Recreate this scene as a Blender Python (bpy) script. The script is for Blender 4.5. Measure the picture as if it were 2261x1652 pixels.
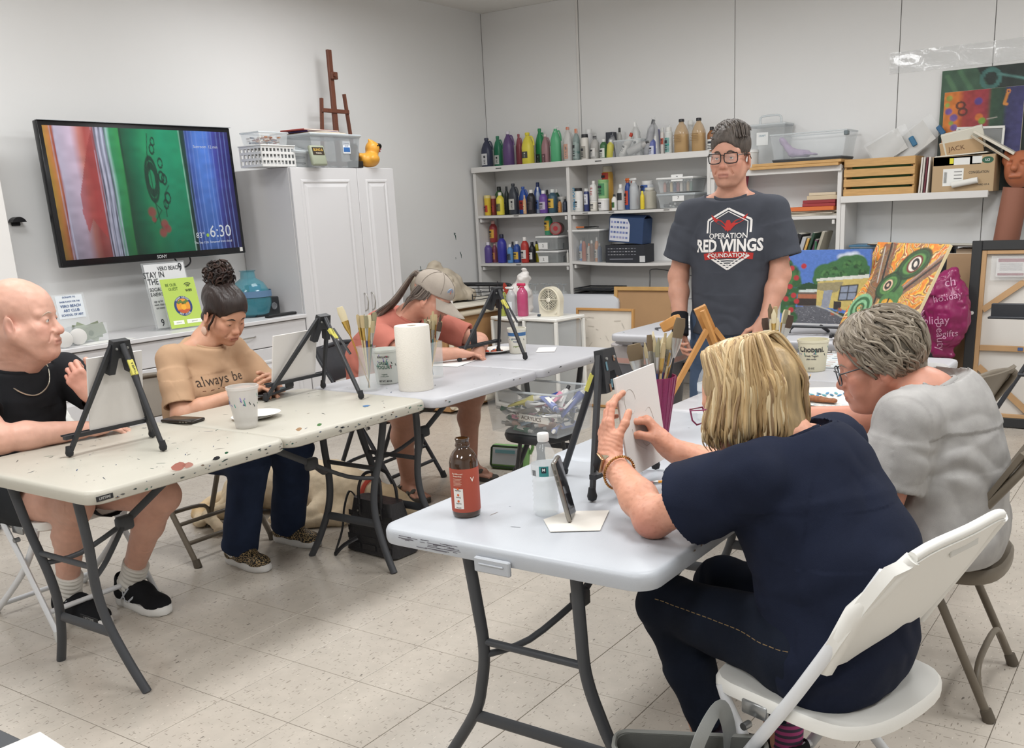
import bpy,bmesh,math,random
import numpy as np
import openvdb as vdb
from mathutils import Vector,Matrix
from mathutils.bvhtree import BVHTree
for _o in list(bpy.data.objects): bpy.data.objects.remove(_o)
SC = bpy.context.scene
COL = SC.collection
rng = random.Random(7)
nrg = np.random.default_rng(11)
PI = math.pi
V = Vector
# ------------------------------------------------------------------ camera (solved from the floor tiles and the walls)
W_,H_ = 2261,1652
F_,YAW,PITCH,ROLL = 2153.97,.5895,-.2613,.0438
CX,CY = 1215.66,1037.02
CAM = V((2.188,-1.7698,1.4814))
RM = (Matrix.Rotation(YAW,3,'Z') @ Matrix.Rotation(PITCH,3,'X') @ Matrix.Rotation(ROLL,3,'Y'))
cd = bpy.data.cameras.new('camera'); cam = bpy.data.objects.new('camera',cd); COL.objects.link(cam)
cd.sensor_fit = 'HORIZONTAL'; cd.sensor_width = 36; cd.lens = 36 * F_ / W_
cd.shift_x = (W_ / 2 - CX) / W_; cd.shift_y = (CY - H_ / 2) / W_
cd.clip_start = .05
cam.matrix_world = Matrix.Translation(CAM) @ (RM @ Matrix.Rotation(PI / 2,3,'X')).to_4x4()
SC.camera = cam
# ------------------------------------------------------------------ light and exposure
SC.view_settings.view_transform = 'Standard'; SC.view_settings.look = 'None'
SC.view_settings.gamma = 1; SC.view_settings.use_curve_mapping = False
SC.view_settings.exposure = EXPO = 0.12
wd = bpy.data.worlds.new('world'); SC.world = wd; wd.use_nodes = True
wd.node_tree.nodes['Background'].inputs[0].default_value = (.9,.95,1,1)
wd.node_tree.nodes['Background'].inputs[1].default_value = .15
def area(x,y,z,sx,sy,power,col=(.985,.995,1)):
 l = bpy.data.lights.new('ceiling_lamp','AREA'); l.shape = 'RECTANGLE'; l.size = sx; l.size_y = sy
 l.energy = power; l.color = col
 o = bpy.data.objects.new('ceiling_lamp',l); COL.objects.link(o); o.location = (x,y,z); return o
CEIL = 3.15
for (x_,y_) in ((-2.15,.4),(-2.15,3.1),(-.5,.1),(-.4,3.3),(1.7,.4),(1.7,3.2),(3.6,1.8),(-.5,-2.5),(1.8,-2.5)):
 area(x_,y_,CEIL - .13,.55,1.15,21 if x_ < -2 else 36)
def on(px,py,**k):
 """world point where the sight line of a photograph pixel meets a plane x=, y= or z="""
 (a,v),= k.items(); i = 'xyz'.index(a)
 d = RM @ V(((px - CX) / F_,1,-(py - CY) / F_))
 return CAM + d * ((v - CAM[i]) / d[i])
# ------------------------------------------------------------------ materials
def lin(c):
 if isinstance(c,str):
  c = [int(c[i:i + 2],16) for i in (0,2,4)]
 c = [v / 255 for v in c]
 return [v / 12.92 if v <= .04045 else ((v + .055) / 1.055) ** 2.4 for v in c]
MATS = {}
def M(name,col=None,rough=.5,metal=0,bump=0,bs=60,mott=0,ms=6,alpha=1,spec=.5,sss=0,attr=False,emit=0,coat=0,stretch=None,trans=0,ior=1.45):
 """procedural principled material: plain or vertex colour, optional mottling and bump from noise"""
 if name in MATS: return MATS[name]
 m = bpy.data.materials.new(name); MATS[name] = m; m.use_nodes = True
 nt = m.node_tree; N = nt.nodes; L = nt.links; b = N['Principled BSDF']
 b.inputs['Roughness'].default_value = rough; b.inputs['Metallic'].default_value = metal
 b.inputs['Specular IOR Level'].default_value = spec; b.inputs['IOR'].default_value = ior
 b.inputs['Alpha'].default_value = alpha
 b.inputs['Coat Weight'].default_value = coat
 b.inputs['Transmission Weight'].default_value = trans
 if sss:
  b.inputs['Subsurface Weight'].default_value = sss; b.inputs['Subsurface Radius'].default_value = (.012,.005,.003)
  b.inputs['Subsurface Scale'].default_value = 1
 c = lin(col) + [1] if col is not None else [.8,.8,.8,1]
 b.inputs['Base Color'].default_value = c
 src = None
 if attr:
  a = N.new('ShaderNodeAttribute'); a.attribute_name = 'Col'; src = a.outputs['Color']
 tc = None
 if mott or bump:
  tc = N.new('ShaderNodeTexCoord').outputs['Object']
  if stretch:
   mp = N.new('ShaderNodeMapping'); mp.inputs['Scale'].default_value = stretch
   L.new(tc,mp.inputs['Vector']); tc = mp.outputs['Vector']
 if mott:
  n = N.new('ShaderNodeTexNoise'); n.inputs['Scale'].default_value = ms; n.inputs['Detail'].default_value = 6
  L.new(tc,n.inputs['Vector'])
  mr = N.new('ShaderNodeMapRange'); mr.inputs['From Min'].default_value = .3; mr.inputs['From Max'].default_value = .7
  mr.inputs['To Min'].default_value = 1 - mott; mr.inputs['To Max'].default_value = 1 + mott
  L.new(n.outputs['Fac'],mr.inputs['Value'])
  mx = N.new('ShaderNodeVectorMath'); mx.operation = 'SCALE'
  if src: L.new(src,mx.inputs[0])
  else: mx.inputs[0].default_value = c[:3]
  L.new(mr.outputs['Result'],mx.inputs['Scale']); src = mx.outputs['Vector']
 if src: L.new(src,b.inputs['Base Color'])
 if bump:
  n = N.new('ShaderNodeTexNoise'); n.inputs['Scale'].default_value = bs; n.inputs['Detail'].default_value = 3
  L.new(tc,n.inputs['Vector'])
  bp = N.new('ShaderNodeBump'); bp.inputs['Strength'].default_value = min(1,bump); bp.inputs['Distance'].default_value = .003
  L.new(n.outputs['Fac'],bp.inputs['Height']); L.new(bp.outputs['Normal'],b.inputs['Normal'])
 if emit:
  b.inputs['Emission Strength'].default_value = emit
  b.inputs['Base Color'].default_value = (.012,.012,.014,1)
  if src:
   L.new(src,b.inputs['Emission Color'])
   for l_ in list(b.inputs['Base Color'].links): L.remove(l_)
  else: b.inputs['Emission Color'].default_value = c
 return m
def C(col,rough=.5,**k):
 """anonymous plain material by colour"""
 return M('paint_%s_%d%s' % (col,rough * 100,''.join('_%s%s' % (a,k[a]) for a in sorted(k))),col,rough,**k)
# ------------------------------------------------------------------ mesh builder
def frame(o,x,z):
 x = V(x).normalized(); z = V(z); z = (z - x * z.dot(x)).normalized(); y = z.cross(x)
 m = Matrix((x,y,z)).transposed().to_4x4(); m.translation = V(o); return m
def rz(a,o=(0,0,0)):
 return Matrix.Translation(V(o)) @ Matrix.Rotation(a,4,'Z')
def rot(ax,a): return Matrix.Rotation(a,4,ax)
def T(*o): return Matrix.Translation(V(o if len(o) == 3 else o[0]))
def spl(pts,n=6,closed=False):
 """Catmull-Rom through the points"""
 P = [V(p) for p in pts]; out = []; m = len(P)
 for i in range(m if closed else m - 1):
  if closed: a,b,c,d = P[i - 1],P[i],P[(i + 1) % m],P[(i + 2) % m]
  else: a,b,c,d = P[max(i - 1,0)],P[i],P[i + 1],P[min(i + 2,m - 1)]
  for k in range(n):
   t = k / n
   out.append(.5 * (2 * b + (c - a) * t + (2 * a - 5 * b + 4 * c - d) * t * t + (3 * b - a - 3 * c + d) * t ** 3))
 if not closed: out.append(P[-1])
 return out
_BOX = {}
class MB:
 def __init__(s): s.v = []; s.f = []; s.mi = []; s.sm = []; s.ms = []; s.col = None
 def idx(s,m):
  if m not in s.ms: s.ms.append(m)
  return s.ms.index(m)
 def put(s,vs,fs,m,smooth=False,X=None):
  n = len(s.v)
  s.v += [tuple(X @ V(p)) if X is not None else tuple(p) for p in vs]
  k = s.idx(m)
  s.f += [tuple(i + n for i in f) for f in fs]; s.mi += [k] * len(fs); s.sm += [smooth] * len(fs)
  return s
 def box(s,c,sz,m,X=None,bev=0,seg=1):
  c = V(c); x,y,z = [q / 2 for q in sz]
  if not bev:
   vs = [(c.x + a * x,c.y + b * y,c.z + d * z) for a in (-1,1) for b in (-1,1) for d in (-1,1)]
   return s.put(vs,[(0,1,3,2),(4,6,7,5),(0,4,5,1),(2,3,7,6),(0,2,6,4),(1,5,7,3)],m,False,X)
  key = (round(x,5),round(y,5),round(z,5),bev,seg)
  if key not in _BOX:
   bm = bmesh.new(); bmesh.ops.create_cube(bm,size=1)
   for v in bm.verts: v.co = V((v.co.x * 2 * x,v.co.y * 2 * y,v.co.z * 2 * z))
   bmesh.ops.bevel(bm,geom=bm.edges[:],offset=bev,segments=seg,profile=.5,affect='EDGES',clamp_overlap=True)
   _BOX[key] = ([v.co.copy() for v in bm.verts],[tuple(v.index for v in f.verts) for f in bm.faces]); bm.free()
  vs,fs = _BOX[key]
  return s.put([v + c for v in vs],fs,m,seg > 1,X)
 def tube(s,pts,r,m,n=8,X=None,closed=False,smooth=True,flat=None):
  """sweep a circle (or, with flat=(dir,ratio), an ellipse squashed along dir) along the points"""
  P = [V(p) for p in pts]; k = len(P); R = r if isinstance(r,(list,tuple)) else [r] * k
  Tn = []
  for i in range(k):
   if closed: t = P[(i + 1) % k] - P[i - 1]
   else: t = P[min(i + 1,k - 1)] - P[max(i - 1,0)]
   Tn.append(t.normalized() if t.length > 1e-9 else V((0,0,1)))
  u = V((0,0,1)) if abs(Tn[0].z) < .9 else V((1,0,0))
  if flat: u = V(flat[0])
  vs = []; fs = []
  for i in range(k):
   t = Tn[i]; u = (V(flat[0]) if flat else u); u = u - t * u.dot(t); u.normalize(); w = t.cross(u)
   for j in range(n):
    a = 2 * PI * (j + .5) / n
    vs.append(P[i] + (u * (math.cos(a) * (flat[1] if flat else 1)) + w * math.sin(a)) * R[i])
  for i in range(k if closed else k - 1):
   q = (i + 1) % k
   for j in range(n):
    j2 = (j + 1) % n; fs.append((i * n + j,i * n + j2,q * n + j2,q * n + j))
  if not closed:
   fs.append(tuple(range(n - 1,-1,-1))); fs.append(tuple((k - 1) * n + j for j in range(n)))
  return s.put(vs,fs,m,smooth,X)
 def cyl(s,a,b,r,m,r2=None,n=16,X=None,smooth=True):
  return s.tube([a,b],[r,r if r2 is None else r2],m,n,X,smooth=smooth)
 def lathe(s,prof,m,n=20,X=None,smooth=True,cap=True,sy=1,pw=2):
  """profile [(radius, z)] revolved about z; sy squashes y; pw>2 squares the section"""
  vs = []; fs = []; k = len(prof)
  for r,z in prof:
   for j in range(n):
    a = 2 * PI * j / n; c_,s_ = math.cos(a),math.sin(a)
    q = 1 if pw == 2 else (abs(c_) ** pw + abs(s_) ** pw) ** (-1 / pw)
    vs.append((r * c_ * q,r * s_ * q * sy,z))
  for i in range(k - 1):
   for j in range(n):
    j2 = (j + 1) % n; fs.append((i * n + j,i * n + j2,(i + 1) * n + j2,(i + 1) * n + j))
  if cap: fs.append(tuple(range(n - 1,-1,-1))); fs.append(tuple((k - 1) * n + j for j in range(n)))
  return s.put(vs,fs,m,smooth,X)
 def prism(s,poly,z0,z1,m,X=None,smooth=False):
  k = len(poly)
  vs = [(p[0],p[1],z0) for p in poly] + [(p[0],p[1],z1) for p in poly]
  fs = [tuple(range(k - 1,-1,-1)),tuple(range(k,2 * k))] + [(i,(i + 1) % k,k + (i + 1) % k,k + i) for i in range(k)]
  return s.put(vs,fs,m,smooth,X)
 def sheet(s,fn,nu,nv,m,X=None,t=0,smooth=True):
  """surface from fn(u,v); t>0 gives it thickness along z"""
  vs = [fn(i / nu,j / nv) for j in range(nv + 1) for i in range(nu + 1)]; k = nu + 1
  fs = [(j * k + i,j * k + i + 1,(j + 1) * k + i + 1,(j + 1) * k + i) for j in range(nv) for i in range(nu)]
  if t:
   n = len(vs); vs = vs + [(p[0],p[1],p[2] - t) for p in vs]; fs += [tuple(q + n for q in f[::-1]) for f in fs[:]]
   ring = [i for i in range(k)] + [j * k + nu for j in range(1,nv + 1)] + [nv * k + i for i in range(nu - 1,-1,-1)] + [j * k for j in range(nv - 1,0,-1)]
   fs += [(ring[q],ring[q] + n,ring[(q + 1) % len(ring)] + n,ring[(q + 1) % len(ring)]) for q in range(len(ring))]
  return s.put(vs,fs,m,smooth,X)
 def obj(s,name,parent=None,**props):
  me = bpy.data.meshes.new(name); me.from_pydata(s.v,[],s.f)
  for m in s.ms: me.materials.append(m)
  me.polygons.foreach_set('material_index',s.mi); me.polygons.foreach_set('use_smooth',s.sm)
  if s.col is not None: setcol(me,s.col)
  me.update()
  if any(s.sm): me.set_sharp_from_angle(angle=.8)
  return link(name,me,parent,**props)
def setcol(me,col):
 a = me.color_attributes.new('Col','FLOAT_COLOR','POINT')
 c = np.ones((len(me.vertices),4),np.float32); c[:,:3] = col; a.data.foreach_set('color',c.ravel())
def link(name,me,parent=None,**props):
 o = bpy.data.objects.new(name,me); COL.objects.link(o)
 if parent is not None: o.parent = parent
 for k,v in props.items(): o[k] = v
 return o
def thing(name,label,cat,loc=(0,0,0),a=0,group=None,X=None):
 o = bpy.data.objects.new(name,None); COL.objects.link(o); o.empty_display_size = .05
 o.matrix_world = X if X is not None else rz(a,loc)
 o['label'] = label; o['category'] = cat
 if group: o['group'] = group
 return o
def tag(o,label,cat,group=None):
 o['label'] = label; o['category'] = cat
 if group: o['group'] = group
 return o
def dup(o,X=None,label=None,group=None,parent=None):
 c = o.copy(); COL.objects.link(c)
 if parent is not None: c.parent = parent
 if X is not None: c.matrix_world = X
 if label: c['label'] = label
 if group: c['group'] = group
 for ch in o.children: dup(ch,parent=c)
 return c
_TXT = {}
def text_mesh(txt,size,bold=0,align='CENTER',res=2):
 """outline text as flat triangles, lying in xy, facing +z"""
 key = (txt,bold,align,res)
 if key not in _TXT:
  cu = bpy.data.curves.new('t','FONT'); cu.body = txt; cu.size = 1; cu.align_x = align; cu.align_y = 'CENTER'; cu.offset = bold; cu.resolution_u = res
  o = bpy.data.objects.new('t',cu); COL.objects.link(o)
  dg = bpy.context.evaluated_depsgraph_get(); dg.update(); me = bpy.data.meshes.new_from_object(o.evaluated_get(dg))
  _TXT[key] = ([v.co.copy() for v in me.vertices],[tuple(p.vertices) for p in me.polygons])
  bpy.data.objects.remove(o); bpy.data.meshes.remove(me); bpy.data.curves.remove(cu)
 vs,fs = _TXT[key]
 return [v * size for v in vs],fs
def put_text(mb,txt,size,m,X,bold=0,align='CENTER',sx=1,cyl=None):
 """flat lettering; cyl=(radius) wraps it round a vertical cylinder whose axis is the z axis of X, text centred at angle 0"""
 vs,fs = text_mesh(txt,size,bold,align)
 vs = [V((v.x * sx,v.y,0)) for v in vs]
 if cyl: vs = [V((cyl * math.cos(v.x / cyl),cyl * math.sin(v.x / cyl),v.y)) for v in vs]
 mb.put(vs,fs,m,False,X)
# ------------------------------------------------------------------ raster paintings -> vertex-coloured canvases
class Ras:
 def __init__(s,w,h,bg): s.w = w; s.h = h; s.a = np.empty((h,w,3)); s.a[:] = lin(bg); s.y,s.x = np.mgrid[0:h,0:w]; s.u = (s.x + .5) / w; s.v = 1 - (s.y + .5) / h
 def put(s,mask,c,al=1):
  c = np.array(lin(c)) if not isinstance(c,np.ndarray) else c
  k = (np.clip(mask,0,1) * al)[...,None]; s.a = s.a * (1 - k) + c * k
 def ell(s,cx,cy,rx,ry,c,al=1,a=0,ring=0,soft=.08):
  dx,dy = s.u - cx,(s.v - cy); q = s.h / s.w; dy = dy * q; ry = ry * q
  ca,sa = math.cos(a),math.sin(a); X = (dx * ca + dy * sa) / rx; Y = (-dx * sa + dy * ca) / ry
  d = np.sqrt(X * X + Y * Y)
  if ring: s.put(np.clip((ring - np.abs(d - 1)) / soft + .5,0,1),c,al)
  else: s.put(np.clip((1 - d) / soft + .5,0,1),c,al)
 def poly(s,pts,c,al=1):
  m = np.zeros((s.h,s.w),bool); n = len(pts)
  for i in range(n):
   (x1,y1),(x2,y2) = pts[i],pts[(i + 1) % n]
   if y1 == y2: continue
   m ^= ((y1 > s.v) != (y2 > s.v)) & (s.u < (x2 - x1) * (s.v - y1) / (y2 - y1) + x1)
  s.put(m.astype(float),c,al)
 def line(s,pts,w,c,al=1):
  q = s.h / s.w; d = np.full((s.h,s.w),9.)
  for (x1,y1),(x2,y2) in zip(pts[:-1],pts[1:]):
   ax,ay = s.u - x1,(s.v - y1) * q; bx,by = x2 - x1,(y2 - y1) * q
   t = np.clip((ax * bx + ay * by) / (bx * bx + by * by + 1e-12),0,1); d = np.minimum(d,np.hypot(ax - t * bx,ay - t * by))
  s.put(np.clip((w - d) * s.w + .5,0,1),c,al)
 def noise(s,amp,n=8,seed=0):
  g = np.random.default_rng(seed).random((n + 2,n + 2)); fx,fy = s.u * n,s.v * n
  i,j = fx.astype(int),fy.astype(int); a,b = fx - i,fy - j; a = a * a * (3 - 2 * a); b = b * b * (3 - 2 * b)
  return amp * (2 * ((g[j,i] * (1 - a) + g[j,i + 1] * a) * (1 - b) + (g[j + 1,i] * (1 - a) + g[j + 1,i + 1] * a) * b) - 1)
 def mul(s,f): s.a = np.clip(s.a * (f[...,None] if f.ndim == 2 else f),0,1)
 def mesh(s,name,w,h,m,X,parent=None,off=0,**props):
  """flat picture w x h in the xz plane of X (x right, z up), facing -y"""
  xs = (np.arange(s.w) / (s.w - 1) - .5) * w; zs = (.5 - np.arange(s.h) / (s.h - 1)) * h
  gx,gz = np.meshgrid(xs,zs); co = np.stack([gx,np.full_like(gx,-off),gz],-1).reshape(-1,3)
  R = np.array(X.to_3x3()); co = co @ R.T + np.array(X.translation)
  i = np.arange(s.w * s.h).reshape(s.h,s.w)
  q = np.stack([i[:-1,:-1],i[1:,:-1],i[1:,1:],i[:-1,1:]],-1).reshape(-1,4)
  me = npmesh(name,co,q,[m]); setcol(me,s.a.reshape(-1,3)); return link(name,me,parent,**props)
def npmesh(name,co,quads,ms,tris=None,smooth=True):
 me = bpy.data.meshes.new(name); nq = len(quads); nt = 0 if tris is None else len(tris)
 me.vertices.add(len(co)); me.vertices.foreach_set('co',np.ascontiguousarray(co,np.float32).ravel())
 li = np.ascontiguousarray(quads,np.int32).ravel()
 if nt: li = np.concatenate([li,np.ascontiguousarray(tris,np.int32).ravel()])
 me.loops.add(len(li)); me.loops.foreach_set('vertex_index',li)
 me.polygons.add(nq + nt); st = np.arange(nq) * 4
 if nt: st = np.concatenate([st,nq * 4 + np.arange(nt) * 3])
 me.polygons.foreach_set('loop_start',st.astype(np.int32))
 me.update(calc_edges=True); me.validate()
 me.polygons.foreach_set('use_smooth',np.full(len(me.polygons),smooth))
 for m in ms: me.materials.append(m)
 return me
# ------------------------------------------------------------------ distance fields -> one continuous skin
class Sdf:
 def __init__(s): s.p = []
 def cap(s,a,b,ra,rb=None,k=.02,flat=None,op='u',cut=False):
  """tapered capsule; flat=(dir,ratio) squashes it; cut=True gives flat ends"""
  s.p.append(('c',np.array(a,float),np.array(b,float),ra,ra if rb is None else rb,k,flat,op,cut)); return s
 def chain(s,pts,rs,k=.02,flat=None,op='u'):
  for i in range(len(pts) - 1): s.cap(pts[i],pts[i + 1],rs[i],rs[i + 1],k,flat,op)
  return s
 def ell(s,c,r,R=None,k=.02,op='u'):
  s.p.append(('e',np.array(c,float),np.array(r,float),np.eye(3) if R is None else np.array(R,float),k,op)); return s
 def box(s,c,hs,R=None,rd=.01,k=.01,op='u'):
  s.p.append(('b',np.array(c,float),np.array(hs,float),np.eye(3) if R is None else np.array(R,float),rd,k,op)); return s
 def cut(s,pt,n,rad,k=.004):
  """remove what lies on the side n points to, within rad of pt"""
  s.p.append(('h',np.array(pt,float),np.array(n,float) / np.linalg.norm(n),rad,k)); return s
 def bounds(s,q):
  if q[0] == 'c':
   r = max(q[3],q[4]); return np.minimum(q[1],q[2]) - r,np.maximum(q[1],q[2]) + r
  if q[0] == 'e': r = np.abs(q[3]) @ q[2]; return q[1] - r,q[1] + r
  if q[0] == 'b': r = np.abs(q[3]) @ q[2] + q[4]; return q[1] - r,q[1] + r
  return q[1] - q[3],q[1] + q[3]
 def mesh(s,h,adapt=0.0):
  B = [s.bounds(q) for q in s.p if q[0] != 'h' and q[-1] != 's' and not (q[0] == 'c' and q[7] == 's')]
  lo = np.min([b[0] for b in B],0) - 3 * h - .01; hi = np.max([b[1] for b in B],0) + 3 * h + .01
  n = np.ceil((hi - lo) / h).astype(int) + 1
  A = np.full(n,.1,np.float32)
  for q in s.p:
   t = q[0]; k = {'c': 5,'e': 4,'b': 5,'h': 4}[t]; k = q[k]
   op = q[7] if t == 'c' else (q[-1] if t != 'h' else 'h')
   b0,b1 = s.bounds(q); pad = k + 3 * h
   i0 = np.clip(((b0 - pad - lo) / h).astype(int),0,n - 1); i1 = np.clip(np.ceil((b1 + pad - lo) / h).astype(int) + 1,1,n)
   if np.any(i1 <= i0): continue
   sl = tuple(slice(a,b) for a,b in zip(i0,i1))
   ax = [(lo[d] + h * np.arange(i0[d],i1[d])).astype(np.float32).reshape([-1 if e == d else 1 for e in range(3)]) for d in range(3)]
   if t == 'c':
    a,b,ra,rb,flat = q[1],q[2],q[3],q[4],q[6]
    ab = b - a; L2 = max(ab @ ab,1e-12); x,y,z = ax[0] - a[0],ax[1] - a[1],ax[2] - a[2]
    tt = (x * ab[0] + y * ab[1] + z * ab[2]) / np.float32(L2); tc = np.clip(tt,0,1)
    x = x - tc * ab[0]; y = y - tc * ab[1]; z = z - tc * ab[2]
    sc = 1.
    if q[8]:
     L = math.sqrt(L2); al = (tt - tc) * L; u = ab / L; x = x - al * u[0]; y = y - al * u[1]; z = z - al * u[2]
    d2 = x * x + y * y + z * z
    if flat is not None:
     f = np.array(flat[0],float); f /= np.linalg.norm(f); w = flat[1]
     e = x * f[0] + y * f[1] + z * f[2]; d2 = d2 + (1 / w ** 2 - 1) * e * e; sc = min(1,w)
    d = (np.sqrt(d2) - (ra + tc * (rb - ra))) * sc
    if q[8]: d = np.maximum(d,np.abs(tt - .5) * L - L / 2)
   elif t == 'e':
    x,y,z = ax[0] - q[1][0],ax[1] - q[1][1],ax[2] - q[1][2]; R,r = q[3],q[2]
    c = [(x * R[0,i] + y * R[1,i] + z * R[2,i]) / np.float32(r[i]) for i in range(3)]
    k0 = np.sqrt(c[0] ** 2 + c[1] ** 2 + c[2] ** 2); k1 = np.sqrt((c[0] / r[0]) ** 2 + (c[1] / r[1]) ** 2 + (c[2] / r[2]) ** 2)
    d = k0 * (k0 - 1) / np.maximum(k1,1e-6)
   elif t == 'b':
    x,y,z = ax[0] - q[1][0],ax[1] - q[1][1],ax[2] - q[1][2]; R,r = q[3],q[2]
    c = [np.abs(x * R[0,i] + y * R[1,i] + z * R[2,i]) - np.float32(r[i]) for i in range(3)]
    d = np.sqrt(sum(np.maximum(e,0) ** 2 for e in c)) + np.minimum(np.maximum(np.maximum(c[0],c[1]),c[2]),0) - q[4]
   else:
    x,y,z = ax[0] - q[1][0],ax[1] - q[1][1],ax[2] - q[1][2]; m = q[2]
    d = x * m[0] + y * m[1] + z * m[2]
    inside = x * x + y * y + z * z < q[3] ** 2
    d = np.where(inside,d,np.float32(-1))
   S = A[sl]
   if op == 'u': g = np.maximum(k - np.abs(S - d),0) / k; A[sl] = np.minimum(S,d) - g * g * (k * .25)
   else:
    d = d if op == 'h' else -d
    g = np.maximum(k - np.abs(S - d),0) / k; A[sl] = np.maximum(S,d) + g * g * (k * .25)
  G = vdb.FloatGrid(1.0); G.copyFromArray(np.clip(A,-3 * h,3 * h))
  if adapt: P,Tr,Q = G.convertToPolygons(isovalue=0.0,adaptivity=adapt)
  else: P,Q = G.convertToQuads(isovalue=0.0); Tr = None
  if Tr is not None: Tr = np.asarray(Tr)[:,::-1]
  return np.asarray(P,float) * h + lo,np.asarray(Q)[:,::-1],Tr
def normals(P,Q):
 n = np.cross(P[Q[:,2]] - P[Q[:,0]],P[Q[:,3]] - P[Q[:,1]]); N = np.zeros_like(P)
 for i in range(4): np.add.at(N,Q[:,i],n)
 return N / np.maximum(np.linalg.norm(N,axis=1,keepdims=True),1e-9)
def sdfobj(sd,h,name,m,parent=None,disp=None,col=None,adapt=0,smooth=0,**props):
 P,Q,Tr = sd.mesh(h,adapt)
 for _ in range(smooth):
  S = np.zeros_like(P); c = np.zeros(len(P))
  for i in range(4):
   a,b = Q[:,i],Q[:,(i + 1) % 4]
   np.add.at(S,a,P[b]); np.add.at(c,a,1); np.add.at(S,b,P[a]); np.add.at(c,b,1)
  P = P * .5 + .5 * S / np.maximum(c,1)[:,None]
 if disp is not None: P = disp(P,normals(P,Q))
 me = npmesh(name,P,Q,m if isinstance(m,list) else [m],Tr)
 if col is not None: setcol(me,col(P,normals(P,Q)))
 return link(name,me,parent,**props)
_WT = [nrg.random((18,18,18)) for _ in range(4)]
def vnoise(P,f,k=0):
 q = P * f + 400.37 * (k + 1); i = np.floor(q).astype(int); t = q - i; t = t * t * (3 - 2 * t); W = _WT[k % 4]; i %= 17; r = 0
 for a in (0,1):
  for b in (0,1):
   for c in (0,1):
    r = r + W[i[:,0] + a,i[:,1] + b,i[:,2] + c] * (t[:,0] if a else 1 - t[:,0]) * (t[:,1] if b else 1 - t[:,1]) * (t[:,2] if c else 1 - t[:,2])
 return r * 2 - 1
def folds(spots,amp=.006,base=.003,f=9):
 """cloth: soft lumps everywhere and sharper folds running along dirs near the spots [(point, radius, fold direction normal, frequency, amplitude)]"""
 def fn(P,N):
  d = base * (vnoise(P,f,0) + .5 * vnoise(P,f * 2.3,1))
  for (c,r,n,fr,am) in spots:
   c = np.array(c,float); n = np.array(n,float); n /= np.linalg.norm(n)
   w = np.exp(-((P - c) ** 2).sum(1) / (r * r))
   ph = (P @ n) * fr * .62 + 3.4 * vnoise(P,5.5,2) + 1.2 * vnoise(P,13,1)
   d = d + w * am * .62 * (.7 - 1.5 * np.abs(np.sin(ph)) ** 1.4) * (.45 + .55 * np.clip(vnoise(P,4.5,3) * 1.6 + .5,0,1))
  return P + N * d[:,None]
 return fn
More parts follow.
